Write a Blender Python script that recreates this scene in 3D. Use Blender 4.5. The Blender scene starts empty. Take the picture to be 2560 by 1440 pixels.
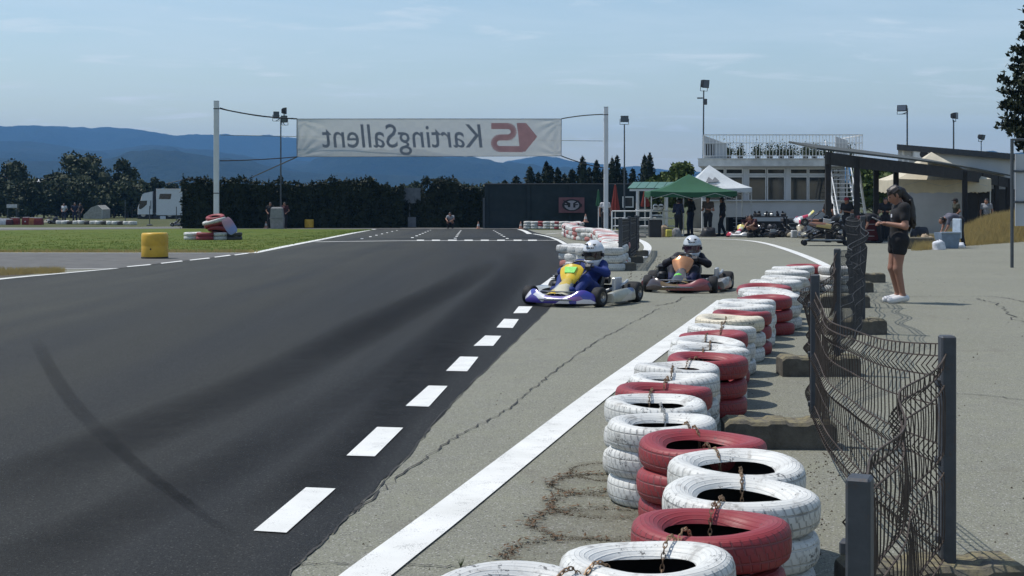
import bpy, bmesh, math, random
import numpy as np
from mathutils import Vector, Matrix, noise as mnoise

# ---------------------------------------------------------------- camera, world, sun, exposure
S = bpy.context.scene
C = S.collection
F, YH, H = 3500.0, 490.0, 1.46          # focal length in photo pixels, horizon row, eye height
R = math.radians

cam_d = bpy.data.cameras.new('camera')
cam = bpy.data.objects.new('camera', cam_d); C.objects.link(cam)
cam.location = (0, 0, H)
PITCH = math.atan((720 - YH) / F)
cam.rotation_euler = (R(90), 0, 0)
cam_d.sensor_width = 36.0
cam_d.lens = 36.0 * F / 2560.0
cam_d.shift_y = -(720 - YH) / 2560.0
cam_d.clip_start = 0.1
cam_d.clip_end = 20000
S.camera = cam

SUN_V = Vector((-0.44, 0.17, 0.88)).normalized()
SUN_EL = math.asin(SUN_V.z)
SUN_AZ = math.atan2(SUN_V.x, SUN_V.y)     # clockwise from +Y

w = bpy.data.worlds.new('World'); S.world = w; w.use_nodes = True
wt = w.node_tree; wn = wt.nodes; wl = wt.links
wn.clear()
wo = wn.new('ShaderNodeOutputWorld'); bg = wn.new('ShaderNodeBackground')
sky = wn.new('ShaderNodeTexSky'); sky.sky_type = 'NISHITA'; sky.sun_disc = False
sky.sun_elevation = SUN_EL; sky.sun_rotation = SUN_AZ
sky.altitude = 300; sky.air_density = 1.25; sky.dust_density = 0.8; sky.ozone_density = 2.2
bg.inputs['Strength'].default_value = 0.135
tc = wn.new('ShaderNodeTexCoord'); sx = wn.new('ShaderNodeSeparateXYZ')
wl.new(tc.outputs['Generated'], sx.inputs[0])
def wmath(op, a, b=None):
    n = wn.new('ShaderNodeMath'); n.operation = op
    for i, v in enumerate((a, b)):
        if v is None: continue
        if isinstance(v, (int, float)): n.inputs[i].default_value = v
        else: wl.new(v, n.inputs[i])
    return n.outputs[0]
den = wmath('ADD', wmath('MAXIMUM', sx.outputs['Z'], 0.0), 0.10)
cx_ = wmath('DIVIDE', sx.outputs['X'], den); cy_ = wmath('DIVIDE', sx.outputs['Y'], den)
cb = wn.new('ShaderNodeCombineXYZ'); wl.new(cx_, cb.inputs[0]); wl.new(cy_, cb.inputs[1])
mp = wn.new('ShaderNodeMapping'); wl.new(cb.outputs[0], mp.inputs['Vector'])
mp.inputs['Scale'].default_value = (0.75, 1.0, 1.0); mp.inputs['Location'].default_value = (3.3, 1.7, 0.0)
n1 = wn.new('ShaderNodeTexNoise'); wl.new(mp.outputs[0], n1.inputs['Vector'])
n1.inputs['Scale'].default_value = 0.75; n1.inputs['Detail'].default_value = 9; n1.inputs['Roughness'].default_value = 0.62
n1.inputs['Distortion'].default_value = 0.6
rp = wn.new('ShaderNodeMapRange'); wl.new(n1.outputs['Fac'], rp.inputs[0])
rp.inputs[1].default_value = 0.47; rp.inputs[2].default_value = 0.80; rp.inputs[3].default_value = 0.0; rp.inputs[4].default_value = 0.62
mp2 = wn.new('ShaderNodeMapping'); wl.new(cb.outputs[0], mp2.inputs['Vector'])
mp2.inputs['Scale'].default_value = (1.0, 1.5, 1.0); mp2.inputs['Location'].default_value = (0.4, 5.1, 0.0)
n2 = wn.new('ShaderNodeTexNoise'); wl.new(mp2.outputs[0], n2.inputs['Vector'])
n2.inputs['Scale'].default_value = 2.1; n2.inputs['Detail'].default_value = 8; n2.inputs['Roughness'].default_value = 0.6; n2.inputs['Distortion'].default_value = 0.4
rp2 = wn.new('ShaderNodeMapRange'); wl.new(n2.outputs['Fac'], rp2.inputs[0])
rp2.inputs[1].default_value = 0.57; rp2.inputs[2].default_value = 0.74; rp2.inputs[3].default_value = 0.0; rp2.inputs[4].default_value = 0.55
mx0 = wn.new('ShaderNodeMix'); mx0.data_type = 'RGBA'
wl.new(rp2.outputs[0], mx0.inputs[0]); wl.new(sky.outputs[0], mx0.inputs[6]); mx0.inputs[7].default_value = (7.1, 7.5, 7.8, 1)
mx = wn.new('ShaderNodeMix'); mx.data_type = 'RGBA'
wl.new(rp.outputs[0], mx.inputs[0]); wl.new(mx0.outputs[2], mx.inputs[6])
mx.inputs[7].default_value = (5.7, 6.6, 7.2, 1)
wl.new(mx.outputs[2], bg.inputs['Color']); wl.new(bg.outputs[0], wo.inputs[0])

sl = bpy.data.lights.new('sun', 'SUN'); sl.energy = 4.0; sl.angle = R(0.53); sl.color = (1.0, 0.955, 0.89)
so = bpy.data.objects.new('sun', sl); C.objects.link(so)
so.rotation_euler = SUN_V.to_track_quat('Z', 'Y').to_euler(); so.location = (-20, 10, 40)

S.view_settings.view_transform = 'Standard'; S.view_settings.look = 'None'
S.view_settings.exposure = 0.0; S.view_settings.gamma = 1.0
S.render.engine = 'CYCLES'
S.cycles.use_denoising = True
S.cycles.max_bounces = 6; S.cycles.diffuse_bounces = 3; S.cycles.glossy_bounces = 3
S.cycles.transmission_bounces = 4; S.cycles.transparent_max_bounces = 12; S.cycles.volume_bounces = 0
S.cycles.caustics_reflective = False; S.cycles.caustics_refractive = False
S.cycles.sample_clamp_indirect = 6.0

# ---------------------------------------------------------------- where things stand
def gz(y):
    """height of the ground: level round the camera, falling gently from 20 m on"""
    return -0.0075 * max(0.0, min(y, 200.0) - 20.0)
def G(px, py):
    """ground point (x, y) that stands at a place of the photograph"""
    d = F * H / (py - YH)
    if d > 20: d = F * (H - 0.15) / (py - YH - 0.0075 * F)
    return ((px - 1280) / F * d, d)
def GZ(px, py):
    x, y = G(px, py); return Vector((x, y, gz(y)))
def AT(px, py, d):
    """point at depth d"""
    return Vector(((px - 1280) / F * d, d, H - (py - YH) / F * d))
def GX(px, d):
    return Vector(((px - 1280) / F * d, d, gz(d)))

# ---------------------------------------------------------------- mesh helpers
class MB:
    def __init__(s): s.v = []; s.f = []; s.m = []
    def add(s, vs, fs, m=0, M=None):
        b = len(s.v)
        if M is not None: vs = [M @ Vector(v) for v in vs]
        s.v.extend([tuple(v) for v in vs])
        for f in fs: s.f.append(tuple(i + b for i in f)); s.m.append(m)
        return s
    def box(s, c, sz, b=0.0, m=0, M=None, rz=0.0):
        hx, hy, hz = sz[0] / 2, sz[1] / 2, sz[2] / 2
        Q = Matrix.Translation(Vector(c)) @ Matrix.Rotation(rz, 4, 'Z')
        if M is not None: Q = M @ Q
        if b <= 0:
            vs = [(x * hx, y * hy, z * hz) for x in (-1, 1) for y in (-1, 1) for z in (-1, 1)]
            fs = [(0, 1, 3, 2), (4, 6, 7, 5), (0, 4, 5, 1), (2, 3, 7, 6), (0, 2, 6, 4), (1, 5, 7, 3)]
            return s.add(vs, fs, m, Q)
        h = (hx, hy, hz); vs = []; idx = {}
        sg = [(x, y, z) for x in (-1, 1) for y in (-1, 1) for z in (-1, 1)]
        for c8 in sg:
            for a in range(3):
                p = [c8[k] * (h[k] if k == a else h[k] - b) for k in range(3)]
                idx[(c8, a)] = len(vs); vs.append(p)
        fs = []
        for a in range(3):
            u, v = [k for k in range(3) if k != a]
            for q in (-1, 1):
                def cor(su, sv):
                    t = [0, 0, 0]; t[a] = q; t[u] = su; t[v] = sv; return tuple(t)
                fs.append([idx[(cor(-1, -1), a)], idx[(cor(1, -1), a)], idx[(cor(1, 1), a)], idx[(cor(-1, 1), a)]])
            for su in (-1, 1):
                for sv in (-1, 1):
                    t0 = [0, 0, 0]; t0[a] = -1; t0[u] = su; t0[v] = sv
                    t1 = list(t0); t1[a] = 1; t0 = tuple(t0); t1 = tuple(t1)
                    fs.append([idx[(t0, u)], idx[(t1, u)], idx[(t1, v)], idx[(t0, v)]])
        for c8 in sg: fs.append([idx[(c8, 0)], idx[(c8, 1)], idx[(c8, 2)]])
        return s.add(vs, fs, m, Q)
    def cyl(s, p0, p1, r0, r1=None, n=10, cap=True, m=0, M=None):
        return s.tube([p0, p1], [r0, r0 if r1 is None else r1], n, m=m, cap=cap, M=M)
    def tube(s, pts, r, n=6, closed=False, m=0, cap=True, M=None):
        pts = [Vector(p) for p in pts]; k = len(pts)
        rs = r if isinstance(r, (list, tuple)) else [r] * k
        vs = []; fs = []; ref = None
        for i, p in enumerate(pts):
            if closed: t = pts[(i + 1) % k] - pts[i - 1]
            else: t = pts[min(i + 1, k - 1)] - pts[max(i - 1, 0)]
            if t.length < 1e-9: t = Vector((0, 0, 1))
            t.normalize()
            if ref is None: ref = Vector((0, 0, 1)) if abs(t.z) < 0.9 else Vector((1, 0, 0))
            a = t.cross(ref)
            if a.length < 1e-4: a = t.cross(Vector((0.3, 1, 0.2)))
            a.normalize(); b = t.cross(a); ref = a.cross(t)
            for j in range(n):
                q = 2 * math.pi * (j + .5) / n
                vs.append(p + (a * math.cos(q) + b * math.sin(q)) * rs[i])
        for i in range(k if closed else k - 1):
            i2 = (i + 1) % k
            for j in range(n):
                j2 = (j + 1) % n
                fs.append((i * n + j, i * n + j2, i2 * n + j2, i2 * n + j))
        if cap and not closed:
            fs.append(tuple(range(n))); fs.append(tuple((k - 1) * n + j for j in range(n)))
        return s.add(vs, fs, m, M)
    def lathe(s, prof, n=24, closed=False, m=0, M=None, mf=None, fn=None):
        """turn profile [(r, z)] round Z"""
        k = len(prof); vs = []; fs = []; ms = []
        for j in range(n):
            a = 2 * math.pi * j / n
            for i, (r, z) in enumerate(prof):
                p = (r * math.cos(a), r * math.sin(a), z)
                vs.append(fn(p, a, i) if fn else p)
        for j in range(n):
            j2 = (j + 1) % n
            for i in range(k if closed else k - 1):
                i2 = (i + 1) % k
                fs.append((j * k + i, j2 * k + i, j2 * k + i2, j * k + i2)); ms.append(mf(i) if mf else m)
        b = len(s.f); s.add(vs, fs, m, M)
        s.m[b:] = ms
        return s
    def loft(s, rings, closed=True, cap=True, m=0, M=None):
        n = len(rings[0]); vs = [p for r in rings for p in r]; fs = []
        for i in range(len(rings) - 1):
            for j in range(n if closed else n - 1):
                j2 = (j + 1) % n
                fs.append((i * n + j, i * n + j2, (i + 1) * n + j2, (i + 1) * n + j))
        if cap and closed:
            fs.append(tuple(range(n))); fs.append(tuple((len(rings) - 1) * n + j for j in range(n)))
        return s.add(vs, fs, m, M)
    def prism(s, poly, z0, z1, m=0, M=None):
        """poly in XY, from z0 to z1"""
        n = len(poly)
        vs = [(x, y, z0) for x, y in poly] + [(x, y, z1) for x, y in poly]
        fs = [tuple(range(n)), tuple(range(n, 2 * n))] + [(i, (i + 1) % n, n + (i + 1) % n, n + i) for i in range(n)]
        return s.add(vs, fs, m, M)
    def grid(s, fn, nu, nv, m=0):
        vs = [fn(i / nu, j / nv) for i in range(nu + 1) for j in range(nv + 1)]
        fs = [(i * (nv + 1) + j, (i + 1) * (nv + 1) + j, (i + 1) * (nv + 1) + j + 1, i * (nv + 1) + j + 1) for i in range(nu) for j in range(nv)]
        return s.add(vs, fs, m)
    def mesh(s, name, mats, smooth=35, fix=True):
        me = bpy.data.meshes.new(name); me.from_pydata(s.v, [], s.f)
        for q in (mats if isinstance(mats, (list, tuple)) else [mats]): me.materials.append(q)
        if any(s.m): me.polygons.foreach_set('material_index', s.m)
        if fix:
            bm = bmesh.new(); bm.from_mesh(me); bmesh.ops.recalc_face_normals(bm, faces=bm.faces); bm.to_mesh(me); bm.free()
        if smooth:
            me.polygons.foreach_set('use_smooth', [True] * len(me.polygons))
            me.set_sharp_from_angle(angle=R(smooth))
        me.update()
        return me
    def obj(s, name, mats, parent=None, smooth=35, fix=True):
        return link(name, s.mesh(name, mats, smooth, fix), parent)

def link(name, data, parent=None):
    o = bpy.data.objects.new(name, data); C.objects.link(o)
    if parent is not None: o.parent = parent
    return o
def tag(o, label, cat, group=None):
    o['label'] = label; o['category'] = cat
    if group: o['group'] = group
    return o
def thing(name, label, cat, loc=(0, 0, 0), rz=0.0, group=None):
    o = link(name, None); o.location = loc; o.rotation_euler = (0, 0, rz); o.empty_display_size = 0.2
    return tag(o, label, cat, group)
def struct(o, kind='structure'):
    o['kind'] = kind; return o
def dup(o, parent=None):
    c = o.copy(); C.objects.link(c); c.parent = parent
    for ch in list(o.children): dup(ch, c)
    return c
def crom(pts, n=6):
    """smooth curve through points"""
    P = [Vector(p) for p in pts]; out = []
    for i in range(len(P) - 1):
        p0, p1, p2, p3 = P[max(i - 1, 0)], P[i], P[i + 1], P[min(i + 2, len(P) - 1)]
        for k in range(n):
            t = k / n
            out.append(0.5 * ((2 * p1) + (p2 - p0) * t + (2 * p0 - 5 * p1 + 4 * p2 - p3) * t * t + (3 * p1 - p0 - 3 * p2 + p3) * t ** 3))
    out.append(P[-1]); return out
def lerp(a, b, t): return a + (b - a) * t
def plerp(prof, x):
    for (x0, y0), (x1, y1) in zip(prof, prof[1:]):
        if x <= x1: return lerp(y0, y1, (x - x0) / (x1 - x0)) if x > x0 else y0
    return prof[-1][1]

# ---------------------------------------------------------------- materials
class NT:
    def __init__(s, name):
        s.mat = bpy.data.materials.new(name); s.mat.use_nodes = True
        s.t = s.mat.node_tree; s.n = s.t.nodes; s.b = s.n['Principled BSDF']; s.out = s.n['Material Output']
        s._tc = None
    def new(s, typ, **kw):
        n = s.n.new(typ)
        for k, v in kw.items(): setattr(n, k, v)
        return n
    def set(s, sock, v):
        if isinstance(v, bpy.types.NodeSocket): s.t.links.new(v, sock)
        else:
            if isinstance(v, (tuple, list)) and len(v) == 3 and sock.type == 'RGBA': v = (*v, 1)
            sock.default_value = v
    def co(s, which='Object'):
        if s._tc is None: s._tc = s.new('ShaderNodeTexCoord')
        return s._tc.outputs[which]
    def mapping(s, vec, scale=(1, 1, 1), rot=(0, 0, 0), loc=(0, 0, 0)):
        n = s.new('ShaderNodeMapping'); s.set(n.inputs['Vector'], vec)
        n.inputs['Scale'].default_value = scale; n.inputs['Rotation'].default_value = rot; n.inputs['Location'].default_value = loc
        return n.outputs[0]
    def noise(s, scale, detail=4, rough=.55, vec=None, dist=0.0):
        n = s.new('ShaderNodeTexNoise'); s.set(n.inputs['Vector'], s.co() if vec is None else vec)
        n.inputs['Scale'].default_value = scale; n.inputs['Detail'].default_value = detail
        n.inputs['Roughness'].default_value = rough; n.inputs['Distortion'].default_value = dist
        return n.outputs['Fac']
    def voro(s, scale, vec=None, feature='F1', out='Distance'):
        n = s.new('ShaderNodeTexVoronoi'); n.feature = feature
        s.set(n.inputs['Vector'], s.co() if vec is None else vec); n.inputs['Scale'].default_value = scale
        return n.outputs[out]
    def range(s, v, a, b, c=0.0, d=1.0):
        n = s.new('ShaderNodeMapRange'); s.set(n.inputs[0], v)
        for i, q in enumerate((a, b, c, d)): n.inputs[i + 1].default_value = q
        return n.outputs[0]
    def math(s, op, a, b=0.0):
        n = s.new('ShaderNodeMath', operation=op); s.set(n.inputs[0], a); s.set(n.inputs[1], b); return n.outputs[0]
    def mix(s, fac, a, b):
        n = s.new('ShaderNodeMix', data_type='RGBA'); s.set(n.inputs[0], fac); s.set(n.inputs[6], a); s.set(n.inputs[7], b)
        return n.outputs[2]
    def bump(s, h, strength=.3, dist=.01):
        n = s.new('ShaderNodeBump'); s.set(n.inputs['Height'], h)
        n.inputs['Strength'].default_value = strength; n.inputs['Distance'].default_value = dist
        s.t.links.new(n.outputs[0], s.b.inputs['Normal'])
    def xyz(s, vec=None):
        n = s.new('ShaderNodeSeparateXYZ'); s.set(n.inputs[0], s.co() if vec is None else vec); return n.outputs
    def fin(s, col, rough=.6, metal=0.0, spec=.5, **kw):
        s.set(s.b.inputs['Base Color'], col); s.set(s.b.inputs['Roughness'], rough); s.set(s.b.inputs['Metallic'], metal)
        s.set(s.b.inputs['Specular IOR Level'], spec)
        for k, v in kw.items(): s.set(s.b.inputs[k.replace('_', ' ')], v)
        return s.mat

def scl(c, k): return tuple(min(1, x * k) for x in c)
def mat(name, col, rough=.6, metal=0.0, var=.18, vs=6.0, bump=0.0, bs=60.0, spec=.5, **kw):
    n = NT(name)
    f = n.range(n.noise(vs, 5), .3, .7)
    c = n.mix(f, scl(col, 1 - var), scl(col, 1 + var))
    if bump: n.bump(n.noise(bs, 4), bump, .004)
    r = n.range(n.noise(vs * 2.3, 3), .3, .7, max(0, rough - .07), min(1, rough + .07))
    return n.fin(c, r, metal, spec, **kw)
# ---------------------------------------------------------------- ground materials
def m_apron():
    n = NT('old_asphalt')
    big = n.range(n.noise(.35, 6, .6), .3, .7)
    mid = n.range(n.noise(3.5, 5, .6), .3, .7)
    fine = n.noise(95, 3, .7)
    agg = n.voro(140, out='Color')
    c = n.mix(big, (.163, .164, .124), (.213, .214, .160))
    c = n.mix(n.math('MULTIPLY', mid, .55), c, (.150, .147, .138))
    c = n.mix(n.range(fine, .38, .62, 0, .55), c, (.275, .276, .208))
    sp = n.range(n.xyz(agg)[0], .82, .95, 0, .7)
    c = n.mix(sp, c, (.075, .072, .068))
    sp2 = n.range(n.xyz(agg)[1], .90, .97, 0, .6)
    c = n.mix(sp2, c, (.42, .41, .39))
    dirt = n.range(n.noise(1.1, 7, .7, dist=.8), .58, .75, 0, .55)
    c = n.mix(dirt, c, (.13, .115, .092))
    n.bump(n.math('ADD', n.math('MULTIPLY', fine, .6), n.voro(140)), .5, .006)
    return n.fin(c, .88, spec=.25)
def m_track():
    n = NT('track_asphalt')
    co = n.co()
    st = n.mapping(co, (1.15, .055, 1), (0, 0, R(-11)))
    st2 = n.mapping(co, (3.2, .10, 1), (0, 0, R(-13)))
    s1 = n.range(n.noise(1.0, 4, .55, st), .36, .64)
    s2 = n.range(n.noise(1.0, 5, .6, st2), .3, .7)
    fine = n.noise(110, 3, .7)
    agg = n.voro(160, out='Color')
    x = n.xyz(co)[0]; y = n.xyz(co)[1]
    # newer, blacker surface to the right, older and browner one to the left
    side = n.range(n.math('SUBTRACT', x, n.math('MULTIPLY', y, .03)), -7.5, -.9)
    pat = n.range(n.noise(.45, 6, .65, n.mapping(co, (1, .5, 1))), .35, .65)
    c = n.mix(side, (.078, .080, .068), (.0155, .0168, .0178))
    c = n.mix(n.math('MULTIPLY', pat, .45), c, n.mix(side, (.050, .052, .045), (.024, .0255, .025)))
    c = n.mix(n.math('MULTIPLY', s1, .55), c, (.008, .009, .0115))
    c = n.mix(n.math('MULTIPLY', s2, .22), c, (.055, .056, .054))
    c = n.mix(n.range(fine, .42, .66, 0, .42), c, (.068, .070, .067))
    c = n.mix(n.range(n.xyz(agg)[0], .955, .99, 0, .5), c, (.15, .148, .14))
    c = n.mix(n.range(n.xyz(agg)[1], .70, .95, 0, .6), c, (.010, .011, .012))
    n.bump(n.math('ADD', n.math('MULTIPLY', fine, .6), n.voro(160)), .55, .006)
    return n.fin(c, n.range(s1, 0, 1, .85, .72), spec=.12)
def m_paint(name='road_paint', under=(.10, .10, .10), thr=.60):
    n = NT(name)
    wear = n.range(n.math('ADD', n.math('MULTIPLY', n.noise(160, 3, .7), .6), n.math('MULTIPLY', n.noise(7, 5, .7), .4)), thr - .04, thr + .03)
    c = n.mix(n.range(n.noise(3, 4), .3, .7), (.62, .62, .58), (.74, .74, .70))
    c = n.mix(n.math('MULTIPLY', wear, .9), c, under)
    n.bump(n.noise(120, 3), .3, .003)
    return n.fin(c, .65, spec=.4)
def m_grass(name, a, b, dry):
    n = NT(name)
    c = n.mix(n.range(n.noise(1.2, 6, .65), .3, .7), a, b)
    c = n.mix(n.range(n.noise(.5, 5, .6), .45, .7, 0, .75), c, dry)
    c = n.mix(n.range(n.noise(40, 3, .7), .35, .65, 0, .5), c, scl(a, .55))
    n.bump(n.noise(60, 4, .7), .5, .02)
    return n.fin(c, .9, spec=.15)
MT = {}
MT['apron'] = m_apron(); MT['track'] = m_track()
MT['paint'] = m_paint(); MT['paint_worn'] = m_paint('worn_road_paint', (.16, .16, .16), .61)
MT['grass'] = m_grass('lawn', (.072, .108, .012), (.105, .145, .018), (.145, .150, .030))
MT['field'] = m_grass('field', (.05, .065, .02), (.09, .10, .035), (.16, .14, .07))
MT['dry_grass'] = m_grass('dry_bank', (.26, .20, .075), (.36, .28, .12), (.17, .17, .05))
MT['crack'] = mat('crack_filler', (.035, .033, .030), .9, var=.4, vs=30)
MT['soil'] = mat('loose_soil', (.075, .060, .042), .95, var=.45, vs=25, bump=.8, bs=120)
MT['lane'] = mat('grey_lane_asphalt', (.115, .113, .106), .85, var=.2, vs=2.2, bump=.5, bs=150, spec=.25)

# ---------------------------------------------------------------- ground sheets
def sheet(name, pts, off, m, parent=None, extra=()):
    bm = bmesh.new()
    f = bm.faces.new([bm.verts.new((x, y, 0)) for x, y in pts])
    for yc in (20, 60, 200) + tuple(extra):
        bmesh.ops.bisect_plane(bm, geom=bm.verts[:] + bm.edges[:] + bm.faces[:], plane_co=(0, yc, 0), plane_no=(0, 1, 0))
    bmesh.ops.triangulate(bm, faces=bm.faces[:])
    for v in bm.verts: v.co.z = gz(v.co.y) + off
    bmesh.ops.recalc_face_normals(bm, faces=bm.faces)
    if sum(f.normal.z for f in bm.faces) < 0: bmesh.ops.reverse_faces(bm, faces=bm.faces)
    me = bpy.data.meshes.new(name); bm.to_mesh(me); bm.free(); me.materials.append(m)
    return link(name, me, parent)
def strip(mb, pts, width, off, n=6, m=0):
    P = crom([(*p, 0) for p in pts], n) if len(pts) > 2 else [Vector((*lerp(Vector(pts[0]), Vector(pts[1]), k / 8), 0)) for k in range(9)]
    wd = width if isinstance(width, (list, tuple)) else (width, width)
    vs = []
    for i, p in enumerate(P):
        t = (P[min(i + 1, len(P) - 1)] - P[max(i - 1, 0)]).normalized(); nn = Vector((-t.y, t.x, 0))
        ww = lerp(wd[0], wd[1], i / (len(P) - 1)) / 2
        for sgn in (-1, 1):
            q = p + nn * ww * sgn; vs.append((q.x, q.y, gz(q.y) + off))
    mb.add(vs, [(2 * i, 2 * i + 1, 2 * i + 3, 2 * i + 2) for i in range(len(P) - 1)], m)
def line_obj(name, pts, width, off=.008, m='paint', n=6, parent=None):
    mb = MB(); strip(mb, pts, width, off, n)
    o = mb.obj(name, MT[m], parent, smooth=0)
    return o
Gl = lambda L: [G(*p) for p in L]

struct(sheet('ground', [(-4200, -250), (4200, -250), (4200, 5600), (-4200, 5600)], -.012, MT['field']))
# old light paving of the pit side
struct(sheet('pit_paving', [(-14, -6), (16, -6), (24, 20), (34, 50), (34, 74), (1.5, 78), (-2, 87), (-34, 88), (-60, 60), (-40, 20)], 0.0, MT['apron']))
edge_right = [(560, 1600), (640, 1510), (715, 1440), (770, 1390), (880, 1285), (940, 1218), (1020, 1140), (1130, 1010), (1195, 942), (1270, 870), (1330, 812), (1375, 772), (1392, 742), (1418, 700), (1437, 664), (1443, 646), (1440, 632), (1425, 614), (1405, 601), (1375, 590), (1335, 580), (1316, 572)]
edge_left = [(938, 572), (870, 585), (800, 599), (700, 618), (630, 633), (290, 671), (0, 699), (-400, 738)]
tp = crom([(*G(*p), 0) for p in edge_right], 4)
rnd = random.Random(5)
tp = [(p.x + rnd.uniform(-.012, .012), p.y) for p in tp] + Gl(edge_left) + [(-9, 6), (-7, -3), (-3, -3)]
struct(sheet('track', tp, .004, MT['track']))
struct(sheet('side_lane', Gl([(-500, 633), (0, 632), (630, 633), (292, 673), (0, 673.5), (-500, 676)]), .004, MT['lane']))
struct(sheet('back_straight', Gl([(-700, 571), (0, 570), (420, 567.5), (1000, 569), (1310, 569.5), (1310, 573), (936, 574), (420, 572), (0, 576), (-700, 582)]), .004, MT['lane']))
isl = Gl([(-700, 575.5), (0, 576), (420, 572), (930, 573.5), (868, 584.5), (800, 598), (700, 617), (630, 632), (0, 631), (-700, 631)])
struct(sheet('grass_island', isl, .010, MT['grass']))
struct(sheet('weedy_verge', Gl([(-500, 678), (0, 675.5), (150, 677), (60, 688), (0, 694), (-500, 730)]), .006, MT['soil']))

# painted lines
A = lambda name, pts, wd, **k: struct(line_obj(name, Gl(pts), wd, **k))
A('pit_exit_line', [(700, 1620), (917, 1440), (1100, 1299), (1280, 1157), (1500, 984), (1620, 895), (1733, 812), (1810, 752)], .195, n=5)
A('pit_lane_line', [(2078, 672), (2045, 655), (2010, 640), (1960, 622), (1910, 608), (1860, 601), (1780, 597.5), (1690, 596.5)], (.22, .26))
A('track_edge_line', [(1352, 723), (1390, 694), (1412, 672), (1424, 652), (1428.5, 640), (1426, 628), (1413, 611), (1390, 598.5), (1362, 590), (1334, 585)], .17)
A('track_edge_line', [(1298, 573.5), (1312, 578), (1324, 585)], .25)
A('pit_entry_line', [(1592, 598.5), (1609, 606), (1619, 617), (1616, 630), (1606, 645)], .24)
A('inner_edge_line', [(630, 633), (700, 619), (760, 607), (812, 597), (872, 585), (936, 573)], .30)
A('side_lane_line', [(-300, 633), (0, 632.8), (330, 633), (630, 633)], .14, m='paint_worn')
A('side_lane_line', [(-300, 675), (0, 673.3), (150, 672.8), (285, 672)], .12)
A('track_edge_line', [(-300, 733), (0, 698.5), (150, 684.5), (293, 671.5)], (.22, .10))
A('far_edge_line', [(1000, 570.3), (1150, 570.6), (1300, 571.3)], .35, m='paint_worn')
A('far_edge_line', [(-100, 573.5), (120, 571), (420, 567.5), (700, 567.8)], .35, m='paint_worn')
A('pit_grid_line', [(1365, 585.6), (1395, 583.2), (1422, 582)], .16, m='paint_worn')
A('start_line', [(788, 605), (1000, 602.3), (1200, 601.6), (1402, 601)], .34, m='paint_worn', off=.007)

def dash_row(name, quads, m='paint', off=.010):
    e = link(name, None); struct(e)
    x0, y0 = G(*quads[0][0]); e.location = (x0, y0, gz(y0)); e.empty_display_size = .2
    for q in quads:
        P = [G(*p) for p in q]; mb = MB()
        mb.add([(x - x0, y - y0, gz(y) + off - gz(y0)) for x, y in P], [(0, 1, 2, 3)])
        mb.obj('dash', MT[m], e, smooth=0)
dash_row('dashed_line', [[(634, 1332), (716, 1337), (839, 1226), (765, 1223)], [(866, 1143), (937, 1145), (1008, 1073), (943, 1071)],
    [(1014, 1018), (1072, 1020), (1119, 968), (1071, 967)], [(1115, 930), (1168, 931), (1196, 895), (1150, 894)],
    [(1184, 867), (1233, 867), (1253, 842), (1213, 841)], [(1241, 821), (1282, 822), (1297, 800), (1260, 799)],
    [(1283, 785), (1318, 784.5), (1331, 768), (1297, 767.5)]], 'paint_worn')
dash_row('dashed_line', [[(a, y + 1.6), (a + 3, y + 3), (b, y2 + 1.6), (b - 5, y2)] for a, y, b, y2 in
    [(316, 665.5, 379, 661.5), (401, 657, 458, 652.5), (473, 649, 526, 645), (535, 641.5, 578, 638), (585, 636, 622, 633)]])
sd = []
for x0, x1 in ((1042, 1060), (1080, 1100), (1120, 1142), (1161, 1182), (1202, 1222), (1243, 1262), (1284, 1304), (1320, 1342)):
    sd.append([(x0, 602.6), (x1, 602.6), (x1, 600.0), (x0, 600.0)])
dash_row('start_line_dash_row', sd, 'paint', .011)
for (xa, ya, xb, yb) in ((1031, 594.5, 1079, 574.5), (1138, 596, 1153, 575), (1268, 596.5, 1232, 575), (905, 597, 998, 575)):
    q = []
    for k in range(7):
        t = k / 6.5; d0 = G(lerp(xa, xb, t), 0 + lerp(ya, yb, t ** .8))[1]
        x = lerp(xa, xb, t ** .8); y = lerp(ya, yb, t ** .8); ww = 3.4 - 2 * t
        q.append([(x - ww, y + .8 - .3 * t), (x + ww, y + .8 - .3 * t), (x + ww, y - .7 + .3 * t), (x - ww, y - .7 + .3 * t)])
    dash_row('lane_dash_row', q, 'paint_worn')

# cracks, seams, skid marks
def crack(pts, wd=.012, jit=.03, seed=1, n=14):
    r = random.Random(seed); mb = MB(); P = crom([(*G(*p), 0) for p in pts], n)
    P = [Vector((p.x + r.uniform(-jit, jit), p.y + r.uniform(-jit, jit) * 1.5, 0)) for p in P]
    vs = []
    for i, p in enumerate(P):
        t = (P[min(i + 1, len(P) - 1)] - P[max(i - 1, 0)]).normalized(); nn = Vector((-t.y, t.x, 0))
        w2 = wd * r.uniform(.25, 1.1) / 2
        for sgn in (-1, 1):
            q = p + nn * w2 * sgn; vs.append((q.x, q.y, gz(q.y) + .0065))
    mb.add(vs, [(2 * i, 2 * i + 1, 2 * i + 3, 2 * i + 2) for i in range(len(P) - 1)])
    struct(mb.obj('pavement_crack', MT['crack'], smooth=0))
crack([(885, 1282), (1010, 1185), (1130, 1100), (1250, 1035), (1330, 975), (1400, 920), (1500, 850), (1580, 808), (1646, 772)], .013, .018, 1)
crack([(660, 1500), (770, 1391), (880, 1284), (1020, 1140), (1130, 1010), (1270, 870), (1370, 776)], .014, .010, 2)
crack([(1640, 765), (1690, 755), (1720, 742), (1850, 741), (1990, 739)], .022, .02, 3)
crack([(2190, 741), (2260, 742), (2360, 742), (2480, 742), (2560, 755), (2700, 790)], .024, .015, 4)
crack([(735, 1413), (900, 1410), (1100, 1417), (1240, 1420)], .010, .010, 5)
crack([(2280, 990), (2400, 985), (2600, 1005)], .012, .02, 6)
crack([(2440, 745), (2500, 765), (2540, 800), (2640, 830)], .02, .05, 7)
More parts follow.
